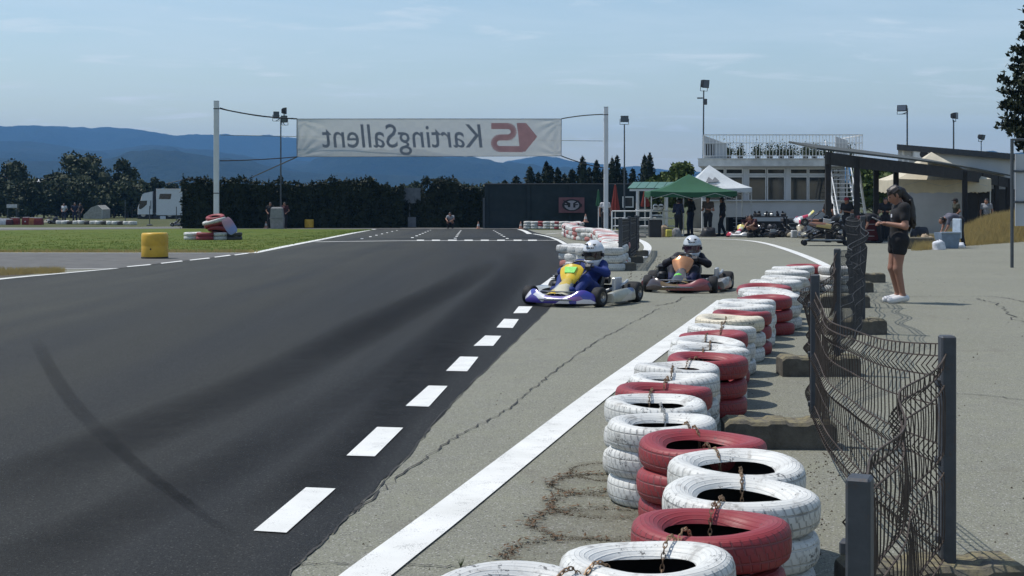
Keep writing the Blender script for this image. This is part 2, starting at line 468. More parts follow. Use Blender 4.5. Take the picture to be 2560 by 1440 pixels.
n = NT('rubber_mark'); tr = n.new('ShaderNodeBsdfTransparent'); msn = n.new('ShaderNodeMixShader')
n.fin((.006, .0065, .008), .8, spec=.1)
at_ = n.new('ShaderNodeAttribute'); at_.attribute_name = 'wear'
n.set(msn.inputs[0], n.math('MULTIPLY', n.range(n.noise(5, 5, .7), .25, .75, .45, 1.0), at_.outputs['Fac'])); n.t.links.new(tr.outputs[0], msn.inputs[1]); n.t.links.new(n.b.outputs[0], msn.inputs[2])
n.t.links.new(msn.outputs[0], n.out.inputs[0]); MT['skid'] = n.mat
def skid(pts, wd, k0, off, pw=2):
    P = crom([(*G(*p), 0) for p in pts], 8); vs = []; al = []; nc = 7
    for i, p in enumerate(P):
        t = (P[min(i + 1, len(P) - 1)] - P[max(i - 1, 0)]).normalized(); nn = Vector((-t.y, t.x, 0))
        u = i / (len(P) - 1); ww = lerp(wd[0], wd[1], u)
        for j in range(nc):
            c = j / (nc - 1) * 2 - 1; q = p + nn * ww * c / 2
            vs.append((q.x, q.y, gz(q.y) + off)); al.append(k0 * (1 - abs(c) ** pw) * min(1, u * 5, (1 - u) * 2.2))
    mb = MB(); mb.add(vs, [(i * nc + j, i * nc + j + 1, (i + 1) * nc + j + 1, (i + 1) * nc + j) for i in range(len(P) - 1) for j in range(nc - 1)])
    o = mb.obj('skid_mark', MT['skid'], smooth=0)
    ca = o.data.attributes.new('wear', 'FLOAT', 'POINT'); ca.data.foreach_set('value', al)
    return struct(o)
for k, (pts, wd, k0) in enumerate((([(88, 845), (122, 915), (165, 985), (215, 1045), (275, 1105), (350, 1175)], (.15, .13), .27), ([(268, 1098), (360, 1180), (440, 1240), (520, 1300), (600, 1350)], (.12, .05), .35),
                ([(-120, 1290), (100, 1180), (400, 1060), (640, 960), (830, 870), (1000, 790), (1120, 720), (1200, 660)], (.75, .8), .42),
                ([(-100, 1520), (160, 1360), (420, 1240), (700, 1090), (900, 970), (1060, 860)], (.6, .5), .32),
                ([(900, 1040), (1080, 880), (1190, 780), (1260, 710), (1300, 660), (1300, 630)], (.7, .9), .6),
                ([(760, 900), (950, 800), (1100, 730), (1190, 680), (1230, 645)], (.8, .9), .5),
                ([(700, 1300), (880, 1130), (1040, 970), (1150, 860)], (.55, .5), .45))):
    skid(pts, wd, k0, .0048 + .0004 * k, 6 if k < 2 else 2)

# ---------------------------------------------------------------- hills
def m_hill():
    n = NT('wooded_hill')
    a = n.range(n.noise(.012, 6, .65), .3, .7)
    b = n.range(n.noise(.05, 4, .7), .35, .65)
    c = n.mix(a, (.010, .018, .012), (.022, .031, .018))
    c = n.mix(n.math('MULTIPLY', b, .7), c, (.018, .030, .015))
    c = n.mix(n.range(n.noise(.004, 5, .6), .60, .72, 0, .4), c, (.05, .052, .04))
    n.bump(n.noise(.06, 5, .7), 1.0, 14)
    return n.fin(c, .95, spec=.1)
MT['hill'] = m_hill()
def ridge(name, d, prof, depth, amp, seed):
    nu, nv = 460, 26; mb = MB()
    def fn(u, v):
        px = lerp(-420, 2980, u); y = plerp(prof, px)
        w = v / .72
        top = (YH - y) / F * d
        t = min(1, w); sh = t * t * (3 - 2 * t)
        h = top * (sh * .55 + t * .45)
        if w > 1: h = top * (1 - .55 * ((w - 1) / .39) ** 1.3)
        dd = d - depth + depth * w
        x = (px - 1280) / F * dd
        q = mnoise.fractal(Vector((x / (depth * .35), dd / (depth * .35), seed * 7.7)), 1.0, 2.0, 5)
        h += q * amp * (1 - abs(1 - w) * .0) * (0.15 + 1.4 * max(0, 1 - abs(1 - w) * 6) * .10 + .9 * min(1, t * 3) * max(0, 1 - t) * 1.6)
        s = mnoise.noise(Vector((x * .02, dd * .02, seed))) + .7 * mnoise.noise(Vector((x * .06, dd * .06, seed + 3)))
        h += s * d * .0006
        return (x, dd, H + h if v > 0 else -3.0)
    mb.grid(fn, nu, nv)
    return struct(mb.obj(name, MT['hill'], smooth=180))
ridge('mountain_ridge', 4600, [(-420, 322), (-150, 316), (0, 311), (60, 311), (120, 317), (190, 322), (225, 327), (260, 320), (300, 317), (350, 316), (400, 319), (440, 326), (480, 335), (540, 339), (590, 344), (640, 351), (700, 355), (745, 366), (800, 378), (900, 386), (960, 391), (1000, 394), (1060, 394), (1100, 402), (1150, 413), (1200, 420), (1240, 422), (1270, 418), (1310, 407), (1345, 398), (1370, 399), (1400, 406), (1440, 415), (1480, 421), (1560, 436), (1650, 450), (1800, 460), (2560, 466), (2980, 466)], 1500, 130, 1)
ridge('mountain_ridge', 3300, [(-420, 385), (0, 374), (150, 372), (270, 366), (350, 353), (400, 353), (480, 366), (560, 384), (640, 394), (740, 401), (900, 405), (1000, 413), (1100, 421), (1200, 433), (1300, 430), (1400, 427), (1500, 442), (1650, 458), (2000, 468), (2980, 468)], 1000, 80, 2)
ridge('foothill', 2300, [(-420, 405), (0, 402), (100, 410), (250, 401), (330, 386), (390, 379), (450, 385), (520, 396), (600, 405), (700, 415), (800, 429), (900, 440), (1000, 446), (1200, 452), (1600, 460), (2000, 472), (2980, 472)], 600, 40, 3)
# air between the camera and the hills
n = NT('air'); n.n.remove(n.b); pv = n.new('ShaderNodeVolumePrincipled')
pv.inputs['Color'].default_value = (.20, .50, .97, 1); pv.inputs['Density'].default_value = 1.7e-4; pv.inputs['Anisotropy'].default_value = .0
n.t.links.new(pv.outputs[0], n.out.inputs['Volume'])
mb = MB(); mb.box((0, 2700, 130), (8600, 5960, 268))
struct(mb.obj('haze', n.mat, smooth=0), 'stuff')
# ---------------------------------------------------------------- tyres
def m_tyre(name, col, wear=.56, dirt=.5):
    n = NT(name)
    X, Y, Z = n.xyz()
    ang = n.math('ARCTAN2', Y, X)
    rad = n.math('SQRT', n.math('ADD', n.math('MULTIPLY', X, X), n.math('MULTIPLY', Y, Y)))
    rnd_ = n.new('ShaderNodeObjectInfo').outputs['Random']
    tread = n.range(rad, .252, .262)
    # sipes across the tread, staggered in two rows
    zz = n.math('GREATER_THAN', Z, .068)
    a2 = n.math('ADD', n.math('MULTIPLY', ang, 46), n.math('MULTIPLY', zz, 1.6))
    a3 = n.math('ADD', a2, n.math('MULTIPLY', Z, 55))
    sip = n.range(n.math('SINE', a3), .72, .95)
    rib = n.range(n.math('ABSOLUTE', n.math('SUBTRACT', n.math('ABSOLUTE', n.math('SUBTRACT', Z, .068)), .026)), .0042, .0022)
    groove = n.math('MULTIPLY', n.math('MAXIMUM', n.math('MULTIPLY', sip, .8), rib), tread)
    # fine rings of the side wall
    ringf = n.math('MULTIPLY', n.range(n.math('SINE', n.math('MULTIPLY', rad, 420)), .5, 1.0, 0, .35), n.math('SUBTRACT', 1.0, tread))
    v = n.new('ShaderNodeVectorMath', operation='ADD'); n.set(v.inputs[0], n.co()); cbn = n.new('ShaderNodeCombineXYZ')
    n.set(cbn.inputs[0], n.math('MULTIPLY', rnd_, 37.0)); n.set(cbn.inputs[1], n.math('MULTIPLY', rnd_, 11.0)); n.t.links.new(cbn.outputs[0], v.inputs[1])
    vv = v.outputs[0]
    big = n.range(n.noise(5, 5, .6, vv), .3, .7)
    c = n.mix(big, scl(col, .88), scl(col, 1.06))
    chip = n.range(n.math('ADD', n.math('MULTIPLY', n.noise(70, 4, .7, vv), .5), n.math('MULTIPLY', n.noise(9, 5, .65, vv), .5)), wear, wear + .04)
    c = n.mix(n.math('MULTIPLY', n.range(n.noise(14, 6, .7, vv, .5), .52, .72), dirt), c, (.17, .15, .125))
    c = n.mix(n.math('MULTIPLY', groove, n.range(n.noise(8, 4, .6, vv), .35, .65, .08, .6)), c, (.10, .10, .10))
    c = n.mix(n.math('MULTIPLY', chip, .85), c, (.06, .057, .055))
    ht = n.math('SUBTRACT', n.math('ADD', n.math('MULTIPLY', n.noise(60, 4, .6, vv), .25), ringf), n.math('MULTIPLY', groove, 1.1))
    n.bump(ht, .7, .006)
    return n.fin(c, .5, spec=.4)
MT['tyre_white'] = m_tyre('white_tyre_paint', (.67, .67, .63), .572, .8)
MT['tyre_grey'] = m_tyre('weathered_tyre_paint', (.62, .62, .59), .565, .7)
MT['tyre_yellowed'] = m_tyre('yellowed_tyre_paint', (.70, .63, .48), .57, .7)
MT['tyre_red'] = m_tyre('red_tyre_paint', (.27, .034, .040), .605, .22)
MT['tyre_faded'] = m_tyre('faded_red_tyre_paint', (.46, .17, .15), .60, .3)
MT['tyre_black'] = m_tyre('bare_tyre_rubber', (.045, .043, .042), .9, .3)
MT['tyre_yellow'] = m_tyre('yellow_tyre_paint', (.52, .36, .035), .68, .3)
MT['rubber_in'] = mat('tyre_lining', (.012, .012, .012), .85, var=.3)
MT['rubber'] = mat('slick_rubber', (.022, .022, .023), .75, var=.25, vs=12, spec=.3)
TT = .132                              # height of one tyre lying flat
def tyre_mesh(seed, dent=0.0, segs=44):
    r = random.Random(seed); ph = [r.uniform(0, 6.28) for _ in range(6)]; Rr = .27; t = TT
    prof = [(.560, .70), (.580, .76), (.63, .86), (.71, .955), (.80, 1.0), (.87, .985), (.93, .94), (.975, .86), (1.0, .72), (1.006, .5), (1.0, .28), (.975, .14), (.93, .06), (.87, .015), (.80, .0), (.70, .02), (.585, .14), (.560, .22),
            (.600, .26), (.80, .14), (.91, .25), (.945, .5), (.91, .75), (.80, .82), (.600, .68)]
    npt = 18
    def fn(p, a, i):
        x, y, z = p
        k = 1 + .018 * math.sin(2 * a + ph[0]) + .010 * math.sin(3 * a + ph[1])
        rr = math.hypot(x, y) / Rr
        inner = max(0, (1 - rr) / .44)
        k2 = 1 + inner * (.03 * math.sin(2 * a + ph[2]) + .02 * math.sin(3 * a + ph[3]))
        dz = .004 * math.sin(a + ph[4]) + .005 * math.sin(2 * a + ph[5])
        if z > t * .5:
            w = (math.cos(a - ph[2]) + 1) / 2
            dz -= dent * w ** 6 * .016 * (.35 + inner)
            dz -= dent * ((math.cos(a - ph[2] + 3.0) + 1) / 2) ** 8 * .016 * (.4 + inner)
        return (x * k * k2, y * k * k2, max(0, z + dz * (z / t)))
    mb = MB(); mb.lathe([(a * Rr, b * t) for a, b in prof], segs, True, mf=lambda i: 0 if i < npt - 1 else 1, fn=fn)
    return mb.mesh('tyre', [MT['tyre_white'], MT['rubber_in']], 50)
TYRES = [tyre_mesh(3 + k, (0, 0, .5, 1.0, .3, .8)[k]) for k in range(6)]
TLOW = [tyre_mesh(30 + k, .2 * k, 22) for k in range(3)]
TR = random.Random(11)
def tyre(loc, D, colour, label, group, low=False, tilt=None, hz=1.0, rz=None, var=None, extra=0.0):
    pool = TLOW if low else TYRES
    o = link('tyre', pool[var if var is not None else TR.randrange(len(pool))])
    for k, mname in enumerate(('tyre_' + colour, 'rubber_in')):
        o.material_slots[k].link = 'OBJECT'; o.material_slots[k].material = MT[mname]
    s = D / .54
    o.location = loc; o.scale = (s, s, hz)
    o.rotation_euler = tilt if tilt else (TR.uniform(-.03, .03) * (1 + extra), TR.uniform(-.03, .03) * (1 + extra), TR.uniform(0, 6.28) if rz is None else rz)
    return tag(o, label, 'tyre', group)
CN = {'white': 'white painted', 'grey': 'weathered grey-white', 'yellowed': 'yellow-stained white', 'red': 'dark red painted', 'faded': 'faded pink-red', 'black': 'unpainted black', 'yellow': 'yellow painted'}
LV3 = ('at the bottom', 'in the middle', 'on top')
# the chained barrier along the pit exit: left, right, back edge of each top tyre in the photograph and its colours (top, middle, bottom)
FR = [(1085, 1520, 1408, 'www'), (1377, 1809, 1345, 'wrw'), (1582, 1961, 1259, 'rrr'), (1628, 2018, 1207, 'www'), (1653, 1997, 1131, 'www'), (1603, 1928, 1086, 'rrr'), (1552, 1839, 1048, 'www'), (1510, 1767, 981, 'www'),
      (1536, 1775, 955, 'rww'), (1568, 1793, 927, 'www'), (1600, 1809, 900, 'www'), (1647, 1845, 885, 'rrr'), (1666, 1866, 863, 'www'), (1676, 1866, 844, 'wrr'), (1697, 1874, 825, 'rwr'), (1722, 1888, 808, 'www'),
      (1739, 1908, 784, 'yww'), (1781, 1929, 773, 'rrr'), (1788, 1936, 758, 'www'), (1809, 1948, 743, 'www'), (1826, 1966, 739, 'rrr'), (1846, 1993, 730, 'www'), (1848, 1990, 722, 'www'), (1843, 1981, 710, 'rrr'),
      (1875, 2009, 697, 'www'), (1903, 2022, 688, 'www'), (1912, 2026, 673, 'www'), (1922, 2040, 662, 'wrw')]
FS = []                                # stack centres for the chain
TOPZ = 3 * TT - .005
for k, (l, r_, yb, cols) in enumerate(FR):
    d = F * (H - TOPZ) / (yb - YH) - .20
    D = (r_ - l) / F * d
    D = min(max(D, .52), .66)
    d2 = F * (H - TOPZ) / (yb - YH) - .40 * D
    x = ((l + r_) / 2 - 1280) / F * d2
    FS.append([x, d2, D])
# a tyre cannot stand inside its neighbour: let the row relax along itself
for _ in range(120):
    for a, b in zip(FS, FS[1:]):
        dx, dy = b[0] - a[0], b[1] - a[1]; L = math.hypot(dx, dy); need = (a[2] + b[2]) / 2 * .985
        if L < need:
            q = (need - L) / 2 / L
            b[0] += dx * q * 1.3; b[1] += dy * q * 1.3; a[0] -= dx * q * .7; a[1] -= dy * q * .7
FS += [[4.62, 22.06, .62], [5.02, 21.56, .62]]
FRC = [f[3] for f in FR] + ['rwr', 'ggg']
CK = {'w': 'white', 'r': 'red', 'y': 'yellowed', 'g': 'grey'}
for k, ((x, y, D), cols) in enumerate(zip(FS, FRC)):
    for lv in range(3):
        c = CK[cols[2 - lv]]
        if c == 'white' and TR.random() < .16: c = 'grey'
        nb = [FRC[q][0] for q in (k - 1, k + 1) if 0 <= q < len(FRC)]
        nbt = 'between two red-topped stacks' if nb == ['r', 'r'] else ('beside a red-topped stack' if 'r' in nb else 'between white-topped stacks')
        stk = {'www': 'all-white', 'rrr': 'all-red'}.get(cols, 'mixed')
        lab = '%s tyre %s of the chained %s stack %s' % (CN[c], LV3[lv], stk, nbt)
        tyre((x + TR.uniform(-.012, .012), y + TR.uniform(-.012, .012), gz(y) + lv * (TT - .002)), D * TR.uniform(.985, 1.01), c, lab, 'tyres of the chained pit exit barrier', low=k > 22,
             var={1: 4, 2: 5, 5: 3, 7: 2, 8: 5}.get(k) if lv == 2 else None)
# chain that ties the stacks together, one run of links from hole to hole
MT['chain'] = mat('rusty_chain_steel', (.26, .17, .10), .55, .55, var=.55, vs=14)
MT['chain_zinc'] = mat('zinc_chain_steel', (.46, .45, .42), .45, .7, var=.3, vs=14)
def chain(pts, m, label):
    P = crom(pts, 10); step = .0175; out = []; acc = 0; i = 0
    cum = [0]
    for a, b in zip(P, P[1:]): cum.append(cum[-1] + (b - a).length)
    n = int(cum[-1] / step); mb = MB(); j = 0
    for k in range(n):
        s = k * step
        while cum[j + 1] < s: j += 1
        t = (s - cum[j]) / max(1e-6, cum[j + 1] - cum[j]); p = P[j].lerp(P[j + 1], t); dr = (P[j + 1] - P[j]).normalized()
        q = dr.to_track_quat('X', 'Z').to_matrix().to_4x4()
        Mx = Matrix.Translation(p) @ q @ Matrix.Rotation(R(90) * (k % 2) + .3, 4, 'X')
        ring = [(.0125 * math.cos(a) , .0062 * math.sin(a), 0) for a in [2 * math.pi * u / 8 for u in range(8)]]
        mb.tube(ring, .0022, 4, True, M=Mx)
    o = mb.obj('chain', m, smooth=60)
    # its own origin where it starts
    tag(o, label, 'chain'); return o
for a in range(0, len(FS) - 2, 1):
    (x0, y0, D0), (x1, y1, D1) = FS[a], FS[a + 1]
    ex, ey = (x1 - x0), (y1 - y0); L = math.hypot(ex, ey); ex /= L; ey /= L
    z0, z1 = gz(y0), gz(y1); r0 = D0 / 2; r1 = D1 / 2; sw = TR.uniform(-.05, .05)
    pts = []
    for (u, zz) in ((r0 * .30, .235), (r0 * .50, .30), (r0 * .60, TOPZ - .012), (r0 * .80, TOPZ + .012), (r0 * .97, TOPZ - .02)):
        pts.append((x0 + ex * u - ey * sw, y0 + ey * u + ex * sw, z0 + zz))
    for (u, zz) in ((r1 * .97, TOPZ - .02), (r1 * .80, TOPZ + .012), (r1 * .60, TOPZ - .012), (r1 * .50, .30), (r1 * .30, .235)):
        pts.append((x1 - ex * u - ey * sw, y1 - ey * u + ex * sw, z1 + zz))
    if a < 16:
        zinc = a in (6,)
        o = chain(pts, MT['chain_zinc' if zinc else 'chain'], 'bright zinc chain between two white tyre stacks' if zinc else 'rusty chain hung from one tyre stack into the next')
        if not zinc: o['group'] = 'rusty chains tying the tyre row'
# barrier of stacks round the end of the pit wall, white and faded red
path = [GZ(1432, 668), GZ(1478, 676), GZ(1518, 678), GZ(1536, 664), GZ(1534, 648), GZ(1528, 636), GZ(1521, 626), GZ(1514, 617), GZ(1507, 610), GZ(1498, 605), GZ(1478, 602.5), GZ(1458, 601), GZ(1438, 597), GZ(1424, 590), GZ(1424, 583), GZ(1446, 579)]
cum = [0]
for a, b in zip(path, path[1:]): cum.append(cum[-1] + (b - a).length)
s_ = 0.0; k = 0
while s_ < cum[-1]:
    j = max(i for i in range(len(cum) - 1) if cum[i] <= s_)
    p = path[j].lerp(path[j + 1], (s_ - cum[j]) / (cum[j + 1] - cum[j]))
    base = 'grey' if k < 4 else ('red' if k % 7 in (3,) else ('faded' if TR.random() < .30 else 'white'))
    for lv in range(3):
        c = base if TR.random() < .8 else TR.choice(('white', 'grey', 'faded'))
        tyre((p.x + TR.uniform(-.05, .05), p.y + TR.uniform(-.05, .05), gz(p.y) + lv * .163), .66, c, '%s tyre %s of a stack in the curved barrier' % (CN[c], LV3[lv]), 'tyres of the curved pit wall barrier', low=True, hz=1.25)
    s_ += .70 if 2 < k < 5 or cum[-1] - s_ < 22 else .78
    k += 1
# low barrier in front of the dark green wall
for i, (px, c) in enumerate(((1322, 'white'), (1340, 'white'), (1358, 'red'), (1370, 'white'), (1388, 'white'), (1399, 'red'), (1410, 'white'), (1424, 'white'), (1440, 'white'))):
    for lv in range(3):
        p = GX(px, 82.0 - i * .25)
        tyre((p.x, p.y, p.z + lv * .15), .62, c if TR.random() < .85 else 'grey', '%s tyre %s of a low stack before the dark wall' % (CN[c], LV3[lv]), 'tyres of the low barrier by the green wall', low=True, hz=1.13)
# yellow tyre drums on the grass edge
def drum(px, py, w, nt, label):
    p = GZ(px, py); D = w; t = thing('yellow_tyre_drum', label, 'tyre drum', p)
    mb = MB(); Rr = D / 2; hh = D * .97
    prof = [(.0, 0), (Rr * .90, 0), (Rr * .97, .02), (Rr, .06), (Rr * 1.0, hh * .46), (Rr * .985, hh * .5), (Rr, hh * .54), (Rr, hh - .07), (Rr * .97, hh - .02), (Rr * .90, hh), (Rr * .62, hh - .02), (Rr * .5, hh - .10), (Rr * .5, .1), (0, .1)]
    mb.lathe(prof, 40); mb.obj('drum_shell', MT['drum'], t, smooth=40)
    mb = MB(); mb.cyl((-.02, -Rr * .97, hh * .38), (-.02, -Rr * 1.004, hh * .38), .022, n=10); mb.obj('bolt_hole', MT['rubber_in'], t)
    mb = MB(); mb.lathe([(Rr * .90, 0), (Rr * 1.01, .004), (Rr * 1.012, .028), (Rr * .99, .045)], 40); mb.obj('bottom_band', MT['rubber'], t)
MT['drum'] = mat('yellow_drum_plastic', (.60, .36, .03), .5, var=.16, vs=3.5, bump=.25, bs=25)
drum(387, 646, .665, 2, 'large yellow tyre drum standing beside the dashed line')
drum(773, 570.5, .55, 2, 'small yellow drum on the far grass edge before the hedge')
# heap of tyres round the foot of the left gate post
pc = GZ(541, 598.5)
def heap(px, y_off, z, D, c, lab, tilt=None, hz=1.15):
    s = (54.6 + y_off) / F
    tyre(((px - 1280) * s, 54.6 + y_off, gz(54.6 + y_off) + z), D, c, lab, None, tilt=tilt, hz=hz)
for px, yo, c, l1 in ((482, .25, 'white', 'left end'), (513, -.25, 'red', 'front'), (550, .0, 'white', 'middle'), (586, .0, 'black', 'right end')):
    for lv in range(2):
        heap(px, yo, lv * .153, .68 if px != 586 else .6, c, '%s tyre at the %s of the heap, %s of its pair' % (CN[c], l1, ('bottom', 'top')[lv]))
heap(574, .55, 0, .62, 'yellowed', 'yellow-stained white tyre half hidden behind the heap'); heap(574, .55, .153, .62, 'yellowed', 'yellow-stained white tyre on the pile behind the heap')
for q, (c, zz) in enumerate((('red', .33), ('red', .50), ('grey', .66), ('red', .80))):
    heap(541 + (3, -1, -4, -2)[q], .0, zz, (.78, .88, .92, .72)[q], c, '%s tyre threaded on the left gate post, %s from below' % (CN[c], ('first', 'second', 'third', 'fourth')[q]), tilt=(R(-5), R(13), 1.0 + q), hz=1.2)
n = NT('blue_red_board'); Z = n.xyz()[2]; n.fin(n.mix(n.range(n.math('ADD', Z, n.math('MULTIPLY', n.noise(6), .25)), .02, .22), (.20, .24, .46), (.40, .24, .30)), .5)
mb = MB(); rg = []
for k in range(9):
    v = k / 8 * 2 - 1; w_ = .20 * (1 - abs(v) ** 4 * .35)
    rg.append([(-w_, -.03, v * .34), (-w_ * .8, -.05, v * .34), (w_ * .8, -.05, v * .34), (w_, -.03, v * .34), (w_, .04, v * .34), (-w_, .04, v * .34)])
mb.loft(rg); o = mb.obj('plastic_board', n.mat, smooth=40); o.location = AT(574, 565, 54.0); o.rotation_euler = (R(-12), R(-32), R(10))
tag(o, 'pale blue and red plastic board leaning on the tyre heap', 'board')

# ---------------------------------------------------------------- wire fence on concrete feet
n = NT('galvanised_post'); c_ = n.mix(n.range(n.noise(7, 6, .7), .3, .7), (.042, .048, .058), (.075, .082, .092)); c_ = n.mix(n.range(n.noise(13, 6, .75, dist=.6), .56, .68, 0, .8), c_, (.10, .055, .03)); n.bump(n.noise(30, 4), .25, .006); MT['galv'] = n.fin(c_, .6, .25)
MT['rust_wire'] = mat('rusty_wire', (.062, .046, .036), .8, .2, var=.45, vs=8)
MT['dark_mesh'] = mat('dark_fence_wire', (.05, .05, .052), .7, .3, var=.3)
def m_block():
    n = NT('weathered_concrete')
    Z = n.new('ShaderNodeNewGeometry'); nz = n.xyz(Z.outputs['Normal'])[2]
    c = n.mix(n.range(n.noise(9, 6, .65), .3, .7), (.075, .068, .058), (.15, .14, .12))
    up = n.math('MULTIPLY', n.range(nz, .5, .9), n.range(n.noise(14, 5, .7), .38, .6))
    c = n.mix(n.math('MULTIPLY', up, .8), c, (.27, .235, .13))
    n.bump(n.noise(45, 6, .7), .7, .012)
    return n.fin(c, .92, spec=.2)
MT['block'] = m_block()
def block(x, y, rz, label, L=.64, group='concrete feet of the wire fence'):
    mb = MB(); h = .165; wy = .24; r = random.Random(int(x * 100))
    # foot with a scalloped top: two end lugs and notched middle
    segs = [(-L / 2, h * .86), (-L / 2 + .03, h), (-L * .30, h), (-L * .26, h * .93), (-L * .12, h * .93), (-L * .09, h), (L * .05, h), (L * .08, h * .93), (L * .24, h * .93), (L * .28, h), (L / 2 - .03, h), (L / 2, h * .86)]
    rings = []
    for sx_, zt in segs:
        b = .018
        rings.append([(sx_, -wy / 2, 0), (sx_, -wy / 2, zt - b), (sx_, -wy / 2 + b, zt), (sx_, wy / 2 - b, zt), (sx_, wy / 2, zt - b), (sx_, wy / 2, 0)])
    mb.loft(rings)
    o = mb.obj('concrete_foot', MT['block'], smooth=30); o.location = (x, y, gz(y) - .002); o.rotation_euler = (0, 0, rz)
    return tag(o, label, 'concrete block', group)
def fence(p0, p1, label, h0=.97, h1=.97, z0=.10, bulge=0.0, sag=0.0, seed=0, wire=.0036, pitch=.055, m='rust_wire', post=True, crumple=0.0, ph=None, base=.0, nv=20, fold=.035, postw=.062):
    r = random.Random(seed)
    b0 = Vector((p0[0], p0[1], gz(p0[1]))); d = Vector((p1[0] - p0[0], p1[1] - p0[1], gz(p1[1]) - gz(p0[1])))
    L = d.length; rz = math.atan2(d.y, d.x)
    t = thing('mesh_fence_panel', label, 'fence', b0, rz, 'wire mesh fence panels')
    nvx = Vector((0, 1, 0))
    def pt(u, v):
        hh = lerp(h0, h1, u) - sag * 4 * u * (1 - u)
        z = z0 + (hh - z0) * v + d.z * u
        # pressed-in V folds of the panel
        f = 0
        for vc in (.10, .50, .90):
            f += max(0, 1 - abs(v - vc) / .055) * fold
        y = bulge * math.sin(math.pi * u) * (0.75 + .25 * v) + f
        y += crumple * (math.sin(u * 7 + seed) * .5 + math.sin(u * 13 + 2 * v + seed)) * (.3 + v) * math.sin(math.pi * u)
        z += -crumple * abs(math.sin(u * 5 + seed)) * v * math.sin(math.pi * u)
        return Vector((u * L + .02 * crumple * math.sin(v * 9), y, z))
    mb = MB(); nn = max(6, int(L / pitch))
    for i in range(nn + 1):
        u = i / nn; j = r.uniform(-.006, .006); kk = r.random() < .12 + crumple; kv = r.uniform(.15, .9); ka = r.uniform(-.035, .035)
        pts = [pt(u, v / nv) + Vector((j + (ka * max(0, 1 - abs(v / nv - kv) * 7) if kk else 0), 0, 0)) for v in range(nv + 1)]
        mb.tube(pts, wire, 4, cap=False)
    for v in (.0, .055, .145, .32, .455, .545, .72, .855, .945, 1.0):
        if v in (.32, .72) and seed % 2: continue
        mb.tube([pt(u / 26, v) for u in range(27)], wire * 1.15, 4, cap=False)
    mb.obj('wire_mesh', MT[m], t, smooth=60, fix=False)
    if post:
        for i, (q, hh) in enumerate(((0, h0), (L, h1))):
            if post == 1 and i == 1: continue
            if post == 2 and i == 0: continue
            mb = MB(); w2 = postw; zb = d.z * (q / L)
            mb.box((q, 0, zb + (hh + .03 + base) / 2), (w2, w2 * .85, hh + .03 - base), .006)
            for cz in (.25, .55, .85): mb.box((q, w2 * .5, zb + hh * cz), (w2 * .6, .02, .03), .004)
            mb.obj('post', MT['galv'], t, smooth=30)
    return t
FP = [(.745, 3.0), (1.56, 5.02), (1.775, 8.20), (2.66, 11.45), (3.72, 14.85), (4.47, 18.4), (5.25, 21.5), (6.1, 24.2)]
lab = ['crumpled rusty mesh panel sagging between the two posts by the first white tyres', 'bowed rusty mesh panel with its top edge curling beside the red and white tyres', 'tangled rusty mesh panel behind the third concrete foot', 'dense dark mesh panel before the standing girl',
       'upright mesh panel between two posts beside the girl', 'short mesh panel by the grey-white end stack', 'last mesh panel ending behind the white end tyres']
fence(FP[0], FP[1], lab[0], .83, .90, .12, bulge=.05, crumple=.025, seed=3, sag=.03, wire=.0030, pitch=.058, post=1)
fence(FP[1], FP[2], lab[1], .93, .90, .12, bulge=.10, crumple=.010, seed=4, sag=.07, wire=.0030, pitch=.06, post=1)
fence(FP[2], FP[3], lab[2], .97, 1.0, .12, bulge=.10, crumple=.06, seed=5, sag=.14, post=1, wire=.0032)
fence(FP[3], FP[4], lab[3], 1.0, 1.2, .12, bulge=-.05, crumple=.05, seed=6, sag=.05, post=1, m='dark_mesh')
fence(FP[4], FP[5], lab[4], 1.22, 1.2, .12, bulge=.08, crumple=.06, seed=7, post=1, m='dark_mesh', wire=.005)
fence(FP[5], FP[6], lab[5], 1.2, 1.1, .12, bulge=.06, crumple=.05, seed=8, post=1, m='dark_mesh', wire=.005)
fence(FP[6], FP[7], lab[6], 1.05, 1.0, .12, bulge=.05, crumple=.05, seed=9, post=True, m='dark_mesh', wire=.005)
bl = ['concrete foot under the bent blue-grey corner post', 'concrete foot under the post with the crumpled mesh', 'concrete foot lying beside the red and white tyre stacks', 'long concrete foot second along the tyre row', 'mossy concrete foot by the tangled mesh', 'concrete foot before the standing girl', 'far concrete foot beside the girl', 'last concrete foot behind the end tyres']
for k, ((x, y), dx) in enumerate(zip(FP, (0, -.06, -.22, -.16, -.10, -.12, -.05, 0))):
    block(x + dx, y + (-.02), R((0, 3, -3, 2, 4, 0, -3, 2)[k]), bl[k])
# fence by the curved barrier
fb = [GZ(1551, 676), GZ(1573, 657), GZ(1590, 641), GZ(1598, 626)]
for k in range(3):
    fence((fb[k].x, fb[k].y), (fb[k + 1].x, fb[k + 1].y), ('dark mesh panel beside the nearest pink tyre stacks', 'dark mesh panel in the middle of the curved barrier', 'dark mesh panel at the start of the curved white line')[k], 1.05, 1.02, .1, seed=20 + k, m='dark_mesh', wire=.011, pitch=.05, post=True if k == 2 else 1, fold=.02, postw=.09)
    block(fb[k].x, fb[k].y, R(4), ('concrete foot by the nearest pink tyre stacks', 'concrete foot in the middle of the curved barrier fence', 'concrete foot next to the curved white line')[k], .62, group=None)

